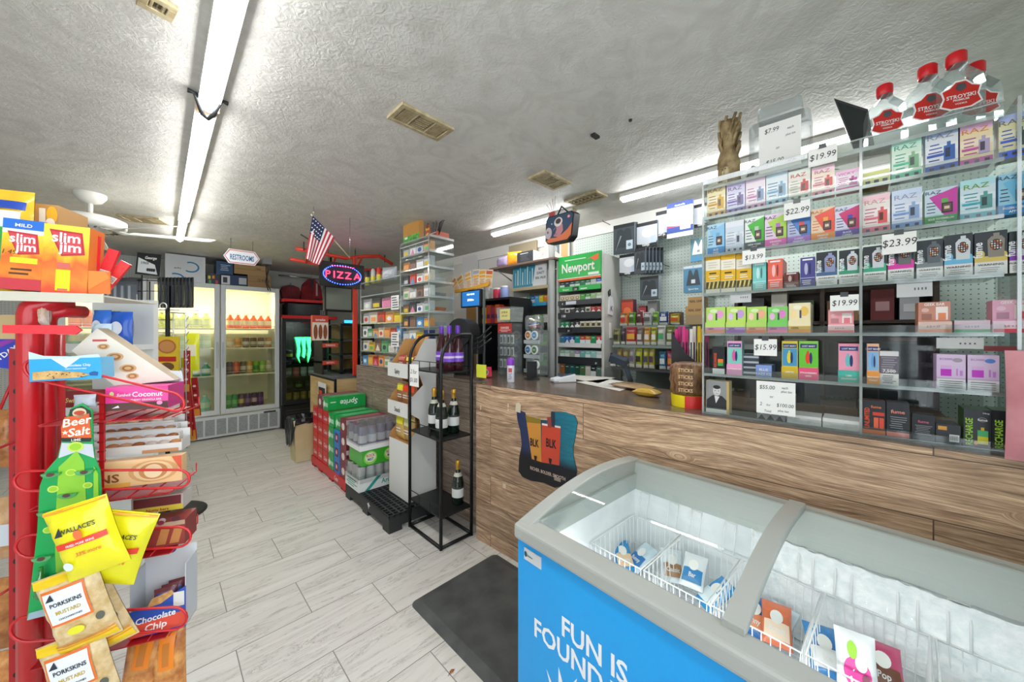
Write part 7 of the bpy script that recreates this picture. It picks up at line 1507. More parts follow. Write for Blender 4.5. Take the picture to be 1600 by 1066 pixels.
g = empty('green_mist_pack',(ax+.03,ay+.01,az+.20),0,'bright green wrapped soda pack between the silver and purple can cases','drinks case')
b = MB(); b.box(0,.36,0,.27,0,.125,C('3aa82c',.25,0,.3))
for x in (.07,.24): b.ell(x,.06,.055,.055,C('8ad04a'),-.001,20); b.ell(x,.065,.045,.04,C('d8e8c8'),-.0015,18); b.text('ROCK',x,.068,.032,C('d8304a'),-.002,sx=.8); b.text('MIST',x,.038,.030,C('2a3a6a'),-.002,sx=.8)
b.build('wrap',g,bev=.012,seg=3)
case('energy_can_case','top white-trayed case of purple and silver cans under loose clear film',ax+.01,ay,az+.328,.39,.29,.05,.19,'6a6a8c','c8ccd4','e8eaea','','2aa090',clear('f8f8fa',.16,.12,.14))
# ---- soda stack on a red base
sb = empty('red_display_base',(1.165,3.27,0),0,'red plastic display base with white script under the soda packs','base'); b = MB(); b.box(0,.38,0,1.0,.02,.10,C('cc1f26',.4))
b.T = LEFT; b.text('Coca',-.24,.045,.055,WHITE,-.001,slant=.3,sx=.8); b.T = Matrix.Identity(4); b.build('tray_shell',sb,bev=.004)
for y in (.02,.34,.66,.88): MB().box(.0,.38,y,y+.1,0,.02,C('b41a22')).build('foot',sb)
KP = {'coke': ('cf1f26','red cola','Coke','f2f2f2'),'sprite': ('17a04a','green lemon-lime','Sprite','f4f6f4'),'blue': ('1f78c8','blue','Pop','b82430'),'wine': ('7a2434','wine red and white','Dr','e4e0e0')}
def sodapack(x,y,z,k,lab,flip=False,w=.37,d=.15,h=.133):
    c, nm, t, tc = KP[k]; b = MB(); b.box(0,w,0,d,0,h,C(c,.35))
    if k == 'sprite': b.rect(0,w,0,h*.1,C('128038'),-.0005)
    rt = math.pi if flip else 0; b.text(t,w*.55,h*(.72 if flip else .3),h*.55,C(tc),-.001,slant=.15,sx=1.0,rot=rt); b.rect(w*.06,w*.2,h*.6,h*.68,C('d8e8dc'),-.001)
    if k == 'wine': b.rect(0,w,h*.7,h,C('c8b0b4'),-.0008)
    b.T = LEFT
    if k == 'coke': b.text('Coke',-d*.5,h*.3,h*.42,WHITE,-.001,slant=.3,sx=.8); b.rect(-d*.98,-d*.02,h*.02,h*.06,C('a8161e'),-.0008)
    elif k == 'sprite': b.rect(-d,0,h*.3,h*.6,C('a8dcb8'),-.0008); b.poly([(-d*.9,h*.1),(-d*.5,h*.5),(-d*.8,h*.8)],C('e4f4e8'),-.001)
    elif k == 'blue': b.rect(-d*.8,-d*.25,h*.2,h*.8,C('2a2c5a'),-.001); b.rect(-d*.72,-d*.33,h*.3,h*.7,C('c83040'),-.0015); b.ell(-d*.52,h*.5,d*.1,h*.14,C('e8d8d0'),-.002,10)
    else: b.ell(-d*.5,h*.5,d*.25,h*.25,C('e8dcd8'),-.001,12)
    b.T = Matrix.Identity(4); b.box(w*.1,w*.9,d*.2,d*.8,h,h+.0006,C(shade(c,1.3) if k != 'coke' else 'd8d4d0',.4))
    b.build('soda_pack',loc=(x,y,z),label=lab,cat='soda pack',group='soda packs on the red base')
lv = ['bottom','second','third','fourth','fifth']; spec = [('wine',4,'nearest'),('blue',3,'blue'),('sprite',3,'green'),('coke',4,'nearer red'),('coke',4,'farther red'),('coke',4,'farthest')]
for q, (k,n_,nm) in enumerate(spec):
    for j in range(n_): sodapack(1.175,3.28+.163*q,.1005+.1345*j,k,'%s soda pack, %s level of the %s stack on the red base'%(KP[k][1],lv[j],nm))
sodapack(1.19,3.445,.1005+.1345*3,'sprite','upright green soda pack on top of the blue stack')
sodapack(1.18,3.62,.1005+.1345*3,'sprite','green soda pack on top of the green stack',d=.148)
sodapack(1.18,3.72+.06,.1007+.1345*4,'sprite','upside-down green soda pack highest on the red base',flip=True)
sodapack(1.18,3.95,.1007+.1345*4,'wine','wine red soda pack highest at the rear of the red base')
# ---- trash bin
tb_ = empty('trash_bin',(1.16,4.50,0),.05,'beige wastebasket with a black liner spilling over, by the oak counter','bin'); BG_ = mottled('c8b88a','d8caa0',4,.5)
b = MB(); h = .47; lo_, hi_ = (.11,.09), (.145,.125)
def ringbox(s,z): return [(-s[0],-s[1],z),(s[0],-s[1],z),(s[0],s[1],z),(-s[0],s[1],z)]
b.add(ringbox(lo_,.002)+ringbox(hi_,h)+ringbox((hi_[0]-.006,hi_[1]-.006),h)+ringbox((lo_[0]-.004,lo_[1]-.004),.01),[(3,2,1,0)]+[(i,(i+1)%4,(i+1)%4+4,i+4) for i in range(4)]+[(i+4,(i+1)%4+4,(i+1)%4+8,i+8) for i in range(4)]+[(i+8,(i+1)%4+8,(i+1)%4+12,i+12) for i in range(4)]+[(12,13,14,15)],BG_); b.build('bucket',tb_,bev=.008,seg=2)
b = MB(); rnd = random.Random(12); n = 28; vs = []; drop = lambda a: .035 + (.20 if a<-2.3 or a> 2.6 else .01) * (1+rnd.random()*.4)
for j in range(6):
    for i in range(n):
        a = 2 * math.pi * i / n - math.pi; s = max(abs(math.cos(a)),abs(math.sin(a))); ex = (.14/s*math.cos(a),.12/s*math.sin(a)); k = (0.75,.97,1.07,1.11,1.15,1.16)[j] * (1+(rnd.random()-.5)*.10); z = h + (-.05,.015,.012,0,0,0)[j]
        if j > 2: z -= drop(a) * (j-2) / 3
        vs.append((ex[0]*k,ex[1]*k,z+(rnd.random()-.5)*.02))
b.add(vs,[(j*n+i,j*n+(i+1)%n,(j+1)*n+(i+1)%n,(j+1)*n+i) for j in range(5) for i in range(n)]+[tuple(range(n))],C('1a1b1d',.25)); b.build('liner_bag',tb_)
# ---- black bottle rack
bp = [(1.295,1.968)]; rk = empty('bottle_rack',(1.297,1.97,0),0,'black arched metal rack holding wine and champagne bottles','rack'); dx, dy = .25, .405; BM = C('1d1f20',.4,.3); rr = .0115
for y in (0,dy):
    arc = [(0,y,0),(0,y,1.20)] + [(.17*(1-math.cos(a)),y,1.20+.20*math.sin(a)) for a in [math.pi/2*k/8 for k in range(1,9)]] + [(dx-.004,y,1.40),(dx,y,1.395),(dx,y,0)]
    b = MB(); b.tube(arc,rr,BM,8); b.build('arched_side',rk); b = MB(); b.tube([(0,y,.012),(dx,y,.012)],rr,BM,8); b.build('base_bar',rk)
for x in (0,dx): b = MB(); b.tube([(x,0,.012),(x,dy,.012)],rr,BM,8); b.build('base_bar',rk)
b = MB(); b.tube([(dx,0,1.385),(dx,dy,1.385)],rr*.8,BM,8); b.build('top_bar',rk)
for z in (.21,.71,1.155):
    b = MB(); b.box(0,dx,0,dy,z-.012,z-.002,BM); b.build('shelf',rk); b = MB()
    b.tube([(0,0,z+.06),(0,dy,z+.06)],.003,BM,5); b.tube([(0,0,z+.06),(dx,0,z+.02)],.003,BM,5) if z > 1 else None
    for k in (1,2): b.tube([(0,dy*k/3,z),(0,dy*k/3,z+.06)],.003,BM,5)
    b.build('guard_rail',rk)
def bottle(x,y,z,kind,lab):
    r = empty('champagne_bottle' if kind == 'c' else 'wine_bottle',(x,y,z),.3,lab,'bottle','champagne bottles' if kind == 'c' else 'purple-labelled wine bottles')
    if kind == 'c':
        MB().lathe([(.036,0),(.042,.008),(.042,.15),(.034,.185),(.018,.225),(.0155,.25)],C('14231a',.08,0,.5),20).build('glass_body',r)
        MB().lathe([(.0165,.228),(.0158,.27),(.017,.272),(.017,.30),(.013,.306)],C('d8a842',.3,.6),16).build('gold_foil',r)
        b = MB(); b.lathe([(.0424,.055),(.0424,.115)],C('dcdedc',.5),20,cap=False); b.lathe([(.0425,.118),(.0425,.128)],C('3a3c3e'),20,cap=False); b.lathe([(.0302,.197),(.0205,.222)],C('c8c8b8'),20,cap=False); b.build('label',r)
    else:
        MB().lathe([(.036,0),(.041,.008),(.041,.12),(.036,.16),(.018,.24),(.0155,.29)],C('3a0f1a',.08,0,.5),20).build('glass_body',r)
        MB().lathe([(.0175,.245),(.0165,.30),(.014,.31)],C('6a3ab0',.3,.3),16).build('purple_foil',r); b = MB(); b.lathe([(.0414,.06),(.0414,.125)],C('7a4ac0',.4),20,cap=False); b.lathe([(.0416,.085),(.0416,.10)],C('d8c8f0',.4),20,cap=False); b.build('label',r)
BZ = (.208,.708,1.153)
bottle(1.297+.12,1.97+.27,BZ[1],'c','gold-necked champagne bottle on the middle rack shelf, by the cardboard stand'); bottle(1.297+.085,1.97+.12,BZ[1],'c','gold-necked champagne bottle nearest the rack front, middle shelf'); bottle(1.297+.185,1.97+.12,BZ[1],'c','gold-necked champagne bottle nearest the counter boards, middle shelf')
bottle(1.297+.20,1.97+.09,BZ[0],'c','single gold-necked champagne bottle on the lowest rack shelf')
bottle(1.297+.17,1.97+.25,BZ[2],'w','purple-labelled dark red bottle on the top rack shelf, by the cardboard stand'); bottle(1.297+.12,1.97+.08,BZ[2],'w','purple-labelled dark red bottle in the middle of the top rack shelf'); bottle(1.297+.185,1.97+.07,BZ[2],'w','purple-labelled dark red bottle nearest the counter, top rack shelf')
# ================================================================ red snack rack in the left foreground and the spinner behind it
ra = math.radians(22); AX = RT * math.cos(ra) + FW * math.sin(ra); AY = FW * math.cos(ra) - RT * math.sin(ra); RA = math.atan2(AX.y,AX.x)
RO = on_d(290,1.10); k0 = RO.dot(AY)
def rp(u,v,dep=0.0):
    p = on_plane(u,AY,k0+dep,v); return ((p-RO).dot(AX),p.z)
def RW(x,dep,z): p = RO + AX * x + AY * dep; return (p.x,p.y,z)
def ritem(name,u0,u1,v0,v1,dep,thick,art,label,cat,side='888888',tilt=0.0,group=None,bev=0.0,yaw=0.0):
    um, vm = (u0+u1) / 2, (v0+v1) / 2; xa, _ = rp(u0,vm,dep); xb, _ = rp(u1,vm,dep); _, z1 = rp(um,v0,dep); xc, z0 = rp(um,v1,dep); w, h = xb - xa, z1 - z0
    b = MB(); b.box(-w/2,w/2,0,thick,0,h,C(side,.4)); rnd = random.Random(hash_(label))
    if art: art(b,w,h,rnd)
    return b.build(name,loc=RW(xc,dep,z0),rot=RA+yaw,roty=tilt,label=label,cat=cat,group=group,bev=bev)
RD = C('c81a22',.3,0,.3); RDD = C('a8161e',.35)
rk2 = empty('snack_rack',RW(-.30,0,0),RA,'tall red wire snack rack with tubular posts and looped baskets','rack')
def rl(u,v,dep=0): x, z = rp(u,v,dep); return (x+.30,dep,z)
def post(u,dep,r_,zt,nm='post',arch=False):
    x = rp(u,700,dep)[0] + .30; b = MB(); pts = [(x,dep,0),(x,dep,zt)]
    if arch: pts += [(x+.03*(1-math.cos(a)),dep,zt+.03*math.sin(a)) for a in (.5,1.0,1.57)] + [(x+.05,dep+.05,zt+.03)]
    b.tube(pts,r_,RD,14); b.build(nm,rk2)
post(46,.05,.024,1.46,arch=True); post(74,.08,.019,1.44,arch=True); post(92,.26,.014,1.40)
b = MB(); x = rp(25,700,.06)[0] + .30; b.box(x-.014,x+.014,.06,.075,0,1.36,RDD)
for i in range(16): b.ell(x,.12+.08*i,.006,.008,C('2a0c0e'),.0592,8)
b.build('slotted_upright',rk2)
b = MB(); x = rp(160,700,.0)[0] + .30; z0, z1 = rp(160,795)[1], rp(160,618)[1]; b.box(x-.005,x+.005,-.004,.004,z0,z1,RD)
for i in range(12): zz = z0 + (z1-z0) * i / 12; b.box(x-.008,x+.006,-.006,.004,zz,zz+.005,RDD)
b.build('notched_strip',rk2)
b = MB(); a, c = rl(8,508,-.01), rl(130,523,-.01); b.prism([(a[0],c[2]+.004),(c[0]-.012,c[2]),(c[0],(a[2]+c[2])/2),(c[0]-.012,a[2]),(a[0],a[2])],-.018,-.010,C('e8323c',.4)); b.build('header_bar',rk2,bev=.002)
x0_, zs = rl(-40,456)[0], 1.512; x1_ = rl(170,467)[0]
b = MB(); b.box(x0_,x1_,-.02,.26,zs-.004,zs,C('d8d4c4')).box(x0_,x1_,-.024,-.02,zs-.022,zs+.003,C('cfcab8')); b.build('top_shelf',rk2,label='beige price-rail top shelf')
for (u0,v0,u1,v1,hg) in ((38,574,288,632,30),(22,752,296,748,30),(24,855,298,838,34),(16,985,292,965,38)):
    # looped basket rail standing out from the posts, plus its pan and side wires
    A0 = Vector(rl(u0,v0,-.03)); A1 = Vector(rl(u1,v1,-.03)); hz = hg / 557 * .5
    up = Vector((0,0,hz)); d_ = (A1-A0).normalized(); L_ = (A1-A0).length; pts = []
    for k in range(9): a = math.pi / 2 + math.pi * k / 8; pts.append(tuple(A0+d_*(hz+hz*math.cos(a))+up*math.sin(a)))
    for k in range(9): a = -math.pi / 2 + math.pi * k / 8; pts.append(tuple(A1-d_*hz+d_*(hz*math.cos(a))+up*math.sin(a)))
    b = MB(); b.tube(pts,.0035,RD,8,True); b.build('basket_loop',rk2)
    z_ = (A0.z+A1.z) / 2 - hz; b = MB(); b.box(A0.x+hz,A1.x-.05,-.03,.15,min(A0.z,A1.z)-hz-.012,min(A0.z,A1.z)-hz-.009,RDD)
    for k in range(7): x = A0.x + hz + (L_-.05-hz) * k / 6; zz = min(A0.z,A1.z) - hz - .008; b.tube([(x,.15,zz+.03),(x,.15,zz),(x,-.03,zz)],.002,RD,5)
    b.build('basket_pan',rk2)
for i, (u0,v0,u1,v1) in enumerate(((0,640,28,575),(0,700,90,660),(35,715,85,660),(0,930,30,910))): b = MB(); b.tube([rl(u0,v0,.05),rl(u1,v1,.09)],.0035,RDD,6); b.build('brace_wire',rk2)
# ---- on the top shelf
def slim(top):
    def f(b,w,h,r):
        b.rect(-w/2,w/2,0,h,nodes_mat('flame_print',flame),-.0006)
        if top: b.rect(-w/2,w/2,h*.86,h,C('2a70d0'),-.001); b.text('MILD',0,h*.895,h*.065,WHITE,-.002,sx=1.2); b.rect(-w/2,w/2,h*.8,h*.86,C('e8f0e8'),-.001); b.rect(-w*.28,w*.38,h*.38,h*.46,C('e8e02c'),-.001); b.text('1.49',-w*.32,h*.5,h*.09,C('5a4a20'),-.002,bold=False,slant=.2); b.rect(-w/2,w/2,0,h*.16,C('c83a44'),-.001); b.lines(-w*.3,w*.3,h*.2,h*.32,2,C('5a3a1c'),-.0015,r)
        else: b.rect(-w*.2,w*.12,h*.06,h*.36,C('dcd81c'),-.0012); b.lines(-w*.19,w*.11,h*.05,h*.1,1,C('d85a6a'),-.002,r); b.rect(-w*.18,w*.10,h*.38,h*.46,C('d86a60'),-.0014)
        zc = h * (.66 if top else .74); s = w * .42
        b.poly([(-w*.38,zc+s*.95),(w*.34,zc+s*.85),(w*.42,zc-s*.75),(-w*.1,zc-s*.95),(-w*.24,zc-s*.1)],C('c4323c',.35),-.0014); b.poly([(-w*.34,zc+s*.80),(w*.30,zc+s*.72),(w*.36,zc-s*.62),(-w*.06,zc-s*.8)],C('d84a50',.35),-.0018)
        b.text('slim',-.0,zc+s*.08,s*.98,C('f4f0f0'),-.0026,sx=.98); b.text('jim',w*.10,zc-s*.60,s*.98,C('f4f0f0'),-.0026,sx=1.0)
    return f
def flame(nt,N,L,P):
    tc = N('TexCoord'); n = N('TexNoise'); n.inputs['Scale'].default_value = 9; n.inputs['Detail'].default_value = 3; n.inputs['Distortion'].default_value = 1.4; L(tc.outputs['Object'],n.inputs['Vector']); s = N('SeparateXYZ'); L(tc.outputs['Generated'],s.inputs[0])
    m = N('Math',operation='MULTIPLY_ADD'); m.inputs[1].default_value = .75; L(s.outputs['Z'],m.inputs[0]); h = N('Math',operation='MULTIPLY'); h.inputs[1].default_value = .5; L(n.outputs['Fac'],h.inputs[0]); L(h.outputs[0],m.inputs[2])
    r = ramp(N,[(.26,lin('e8502c')),(.42,lin('f08a2c')),(.55,lin('e8682c')),(.68,lin('f4c02c')),(.85,lin('f0dc4a'))]); L(m.outputs[0],r.inputs[0]); L(r.outputs[0],P.inputs['Base Color']); P.inputs['Roughness'].default_value = .35
ritem('meat_stick_box',-2,64,343,453,-.01,.05,slim(True),'yellow and red meat stick box with a blue MILD band, front of the top shelf','box','5a4a1c',tilt=.05)
ritem('meat_stick_box',64,136,352,461,-.012,.06,slim(False),'orange flame meat stick box with three yellow sticks, top shelf','box','d8702c',tilt=.04)
ritem('open_carton',28,92,318,452,.09,.12,lambda b,w,h,r: (b.rect(w*.02,w*.18,h*.72,h*.95,C('e4e4e0'),-.001),b.rect(w*.04,w*.16,h*.72,h*.78,C('6a2c2c'),-.0014),b.ell(w*.34,h*.88,w*.14,h*.10,C('e8b02c'),-.001),b.ell(w*.3,h*.78,w*.12,h*.06,C('f0e8e0'),-.0014)),'brown open carton behind the meat stick boxes','carton','b8905e')
p = rp(12,452,.06); pillow('chip_bag',.12,.29,.06,'e8b82c','yellow green and blue snack bag standing at the very edge of the top shelf','bag',RW(p[0],.05,zs+.001),RA,art=lambda b,w,h: (b.rect(-w*.45,w*.45,h*.3,h*.62,C('3ab04a',.3)),b.rect(-w*.3,w*.4,h*.62,h*.78,C('e4ece4',.3),-.001),b.rect(-w*.1,w*.45,h*.8,h*.88,C('2a4aa8',.3),-.001)))
for i, (u,v0,v1,a,c) in enumerate(((141,368,455,.04,'d8242c'),(150,385,455,.30,'d82a30'),(158,400,455,.55,'e03a3a'))):
    ritem('jerky_pack',u-9,u+9,v0,v1,.02+.015*i,.01,lambda b,w,h,r: (b.rect(-w*.42,w*.42,h*.3,h*.5,C('eae8e4'),-.001),[b.rect(w*(-.35+.12*q),w*(-.30+.12*q),h*.32,h*.48,C('222222'),-.0014) for q in range(6)]),'%s red jerky pack beside the orange flame box'%('upright','half-tilted','most tilted')[i],'pack',c,tilt=a,group='red jerky packs on the top shelf')
ritem('carton_flap',138,172,424,459,-.01,.004,lambda b,w,h,r: b.poly([(-w/2,h*.15),(w/2,h*.7),(w*.3,h),(-w/2,h)],C('f08a3a'),-.001),'orange carton flap sticking out beside the flame box','carton','e8742c')
# ---- mid shelf goods
def chocchip(b,w,h,r):
    b.rect(-w/2,w/2,0,h,C('2aa4dc',.3)); b.poly([(-w*.2,h),(w*.2,h),(0,h*.55)],C('d8e4ea',.4),-.001); b.text('Chocolate Chip',w*.16,h*.62,h*.15,WHITE,-.0015,sx=.95); b.text('CHEWY GRANOLA BARS',w*.14,h*.48,h*.08,WHITE,-.0015,sx=.8)
    b.prism([(-w*.44,h*.06),(w*.18,h*.10),(w*.34,h*.20),(w*.2,h*.34),(-w*.2,h*.46),(-w*.44,h*.42)],-.005,-.001,mottled('c89858','e0b878',60,.7,bump=.6))
    for i in range(16): b.ell(w*(-.4+.7*r.random()),h*(.12+.24*r.random()),w*.014,h*.02,C('4a2c18'),-.006,6)
    b.poly([(w*.34,h*.16),(w*.45,h*.14),(w*.46,h*.3),(w*.40,h*.36),(w*.33,h*.3)],C('1c5a9a'),-.0016)
    b.poly([(-w/2,h),(w/2,h),(w*.46,h*1.16),(w*.1,h*1.08),(-w*.3,h*1.14),(-w*.5,h*1.35)],C('c4dcea',.25),-.001)
ritem('granola_box',48,160,560,594,-.035,.055,chocchip,'light blue chocolate chip granola bar box with torn top, highest basket','box','6ab8dc',tilt=-.02,bev=.002)
ritem('granola_box',166,264,604,640,.00,.10,lambda b,w,h,r: (b.rect(-w/2,w/2,h*.02,h,C('e8429a',.3)),b.rect(-w/2,w/2,0,h*.32,C('5a3a34'),-.001),b.text('Coconut',w*.16,h*.56,h*.30,C('f6e8ee'),-.0015,sx=.95),b.text('CHEWY GRANOLA BAR',w*.14,h*.38,h*.12,C('f6e8ee'),-.0015,sx=.8),b.text('Sunbelt',-w*.22,h*.6,h*.17,C('f6e8ee'),-.0015,sx=.9,slant=.3),b.ell(-w*.40,h*.72,w*.035,h*.10,C('d8d890'),-.0015,12),b.ell(w*.36,h*.25,w*.05,h*.09,C('f0a0c8'),-.0016,12),b.poly([(-w*.4,h*.1),(-w*.28,h*.12),(-w*.3,h*.22)],C('f0ece8'),-.0016),b.prism([(-w/2,h),(w/2,h),(w*.46,h*1.5),(w*.06,h*1.55),(-w*.02,h*1.62),(-w*.1,h*1.55),(-w*.44,h*1.5)],.098,.1,C('d0d4da'))),'pink coconut granola bar box with its white lid open','box','c83a84')
q = [rp(u,v,.06) for u,v in ((112,548),(180,604),(274,594),(152,513))]; xc = sum(a for a,_ in q) / 4; zc_ = min(z for _,z in q); b = MB(); Q = [(a-xc,z-zc_) for a,z in q]
b.prism(Q,0,.05,C('e8e0d0',.45),C('b8a890')); RO_ = mottled('c89a68','e4bc8c',40,.6)
def bl(s,t): a = Vector(Q[3]).lerp(Vector(Q[2]),s); c = Vector(Q[0]).lerp(Vector(Q[1]),s); return a.lerp(c,t)
for s, t, r_ in ((.22,.35,.014),(.42,.40,.020),(.50,.80,.016),(.66,.45,.020),(.82,.55,.015),(.30,.75,.012)):
    c = bl(s,t)
    for k in range(3): b.ell(c.x,c.y,r_*(1-.3*k),r_*.62*(1-.3*k),(RO_,C('a8743c'),C('dcb07c'))[k],-.001-.0008*k,14)
c = bl(.12,.3); b.rect(c.x-.012,c.x+.02,c.y-.002,c.y+.004,C('c8484a'),-.0015)
b.build('wafer_carton',loc=RW(xc,.06,zc_),rot=RA,label='tilted cream carton printed with rolled pastries behind the granola boxes',cat='carton')
# receding stacked pastry trays
tr = [('a8622c','d8c8e0','brown and purple edged'),('c89a70','e8c8b8','tan rimmed'),('d8d0c8','c8beb4','plain grey'),('b87a48','e4dcd4','tan swirl topped'),('e0dcd6','c89060','white rimmed')]
for i in range(5):
    v = (664,681,694,708,720)[i]; dep = .17 - .03 * i; u0, u1 = 112, (268,272,276,280,284)[i]
    xa, z_ = rp(u0,v,dep); xb, _ = rp(u1,v,dep); w = xb - xa; h = .035; b = MB(); t = .002; c1, c2, nm = tr[i]
    b.box(0,w,0,t,0,h*.75,C('dad6d0')).box(0,w,.058-t,.058,0,h*1.7,C('d4d2ce')).box(0,t,t,.058-t,0,h,C('cac6c0')).box(w-t,w,t,.058-t,0,h,C('cac6c0')).box(t,w-t,t,.058-t,0,t,C('b0a8a0')); b.rect(w*.3,w*.62,0,h*.3,C(c1),-.001); b.rect(w*.62,w*.97,0,h*.3,C(c2),-.001)
    rn = random.Random(i);
    for k in range(6): b.ball(w*(.3+.12*k),.03,h*.6,w*.07,.02,h*.3,C(('a86a3a','c88a54','d8b08a','e4d4c8')[rn.randrange(4)]),8,5)
    b.build('pastry_tray',loc=RW(xa,dep,z_),rot=RA,label='%s open pastry tray, %s above the peach carton'%(nm,('rearmost','second from the rear','middle','fourth from the rear','frontmost')[i]),cat='tray',group='open pastry trays on the red rack')
ritem('pastry_carton',120,288,719,760,-.0,.03,lambda b,w,h,r: (b.rect(-w/2,w/2,0,h,C('ecc08c',.35)),b.rect(-w/2,-w*.0,0,h*.16,C('e8a84a'),-.001),b.text('NS',-w*.20,h*.22,h*.42,C('8a4a20'),-.002,sx=1.2),b.text('al',-w*.28,h*.68,h*.26,WHITE,-.002),[b.ell(w*.22,h*.5,w*.24-.012*k,h*.42-.004*k,C(('d8a068','ecca9c','c88a50','f0d4ac')[k]),-.0012-.0006*k,22) for k in range(4)],b.poly([(w*.40,h),(w/2,h),(w/2,h*.4)],C('d8583a'),-.004)),'peach carton with a big glazed bun and brown letters NS','carton','e0b888')
ritem('candy_tray',206,287,776,800,.05,.06,lambda b,w,h,r: (b.rect(-w/2,w/2,0,h,C('c8b8b4')),b.rect(-w*.46,w*.46,h*.35,h*.95,C('7a3038'),-.001),b.rect(-w/2,w/2,0,h*.36,C('e8d04a'),-.0014),b.text('Nutty bars',0,h*.06,h*.26,C('c8303a'),-.002)),'yellow-rimmed tray of dark bars between the middle baskets','tray','c0b8b0')
ritem('wafer_box',206,290,818,856,.0,.08,lambda b,w,h,r: (b.rect(-w/2,w/2,0,h,C('9a3a34')),b.rect(-w/2,w/2,h*.82,h,C('c8a890'),-.001),[b.poly([(w*x,h*.1),(w*(x+.18),h*.1),(w*(x+.26),h*.7),(w*(x+.1),h*.75)],C('c8864a'),-.0014) for x in (-.4,-.05,.2)],[b.ell(w*(r.random()-.5)*.9,h*(1.02+.1*r.random()),w*.07,h*.10,C(('8a2c44','b8a0a8','5a2c34')[k%3]),-.001-.0004*k,8) for k in range(9)]),'dark red wafer box of wrapped bars in the lower-middle basket','box','8a3430')
xa, za = rp(202,1000,-.01); xb, _ = rp(290,1000,-.01); w = xb - xa; h = rp(245,925,-.01)[1] - za; cc = empty('cookie_carton',RW(xa,-.01,za),RA,'blue and red chocolate chip cookie carton torn open showing white inside','carton')
b = MB(); b.prism([(0,0),(w,0),(w,h*1.0),(w*.55,h*.72),(0,h*.62)],0,.002,C('2a52b0',.35)); b.poly([(0,0),(w,h*.06),(w,h*.42),(0,h*.3)],C('e0503c'),-.001); b.text('Chocolate',w*.46,h*.34,h*.20,C('f2f2ee'),-.002,sx=.9,slant=.2,rot=.09); b.text('Chip',w*.46,h*.12,h*.22,C('f2f2ee'),-.002,sx=1,slant=.2,rot=.09); b.poly([(w*.3,h*.66),(w*.55,h*.70),(w*.8,h*.88),(w*.75,h*.98),(w*.4,h*.86)],mottled('b8844a','d8a868',60,.7),-.0012); b.rect(w*.78,w*.98,h*.55,h*.9,C('dcdcd4'),-.0016); b.build('front_panel',cc)
b = MB(); b.box(w-.002,w,.002,.08,0,h*1.55,C('c8ccd0')).box(0,.002,.002,.08,0,h*1.45,C('c8ccd0')).box(0,w,.078,.08,0,h*1.75,C('d4d6d8')).box(0,w,.002,.078,0,.002,C('9a8a80')); b.ell(w*.5,h*1.68,w*.1,h*.1,C('2a3a7a'),.077); b.build('inner_shell',cc)
for k in range(3): pillow('wrapped_cookie',.055,.07,.02,'7a3a44','%s wrapped cookie leaning inside the torn blue carton'%('nearest','middle','rear')[k],'cookie',RW(xa+w*.55+.01*k,.015+.018*k,za+h*.35),RA+.2,rotx=-.2,n=6,art=lambda b,w,h: b.rect(-w*.4,w*.4,h*.6,h*.85,C('3a4a9a',.3)),group='wrapped cookies in the torn carton')
# ---- green lime bottle card
O = [(42,970),(50,900),(58,830),(62,760),(70,738),(90,715),(96,690),(103,655),(112,637),(128,630),(144,642),(145,690),(148,716),(156,736),(158,770),(156,860),(155,920),(100,955)]
D_ = -.06; q = [rp(u,v,D_) for u,v in O]; xc = q[0][0]; zc_ = q[0][1]; Q = [(a-xc,z-zc_) for a,z in q]; cdp = empty('lime_salt_card',RW(xc,D_,zc_),RA,'green bottle-shaped card lettered Beer Salt Lime holding little bottles','display card')
def L2(u,v): a, z = rp(u,v,D_); return (a-xc,z-zc_)
b = MB(); b.prism(Q,0,.004,C('12a050',.35)); b.poly([L2(*t) for t in ((92,716),(97,692),(145,694),(148,716),(120,706))],C('c8ccd4'),-.001); b.poly([L2(*t) for t in ((96,960),(88,900),(86,830),(92,730),(120,704),(132,722),(136,800),(134,870),(126,945))],C('8cc832',.35),-.0012); b.poly([L2(*t) for t in ((147,728),(154,740),(155,800),(146,810))],C('8cc832'),-.0014)
b.poly([L2(*t) for t in ((43,969),(46,958),(98,944),(99,955))],C('9ab4c0'),-.0014)
b.poly([L2(*t) for t in ((108,655),(110,640),(128,634),(142,642),(144,655))],C('26302c'),-.0015); b.ell(*L2(125,645),.014,.013,C('d8c8a0'),-.002); b.ell(*L2(125,645),.011,.006,C('b8442c'),-.0025)
b.poly([L2(*t) for t in ((96,668),(102,652),(140,646),(144,684),(97,684))],C('dc5a1e',.35),-.002); b.poly([L2(*t) for t in ((95,684),(144,684),(142,690),(98,690))],C('1c2a24'),-.002)
x, z = L2(121,664); b.text('Beer',x,z,.030,C('f4ecd8'),-.003,slant=.2,sx=1.0,rot=.15); x, z = L2(124,680); b.text('Salt',x,z,.030,C('f4ecd8'),-.003,slant=.2,sx=1.0,rot=.1); x, z = L2(120,689); b.text('LIME',x,z,.0095,C('e4e4d8'),-.003)
x, z = L2(103,676); b.poly([(x+.007*(1 if i%2 == 0 else .4)*math.sin(i*math.pi/5),z+.007*(1 if i%2 == 0 else .4)*math.cos(i*math.pi/5)) for i in range(10)],C('f4ecd8'),-.003)
for u, v, s in ((119,698,.016),(112,738,.011),(84,764,.011),(138,758,.010),(76,828,.010),(104,826,.010),(104,862,.009)): b.ell(*L2(u,v),s,s*.85,C('c8e05a'),-.0022,16); b.ell(*L2(u,v),s*.75,s*.6,C('98cc2c'),-.0026,14)
b.build('printed_card',cdp)
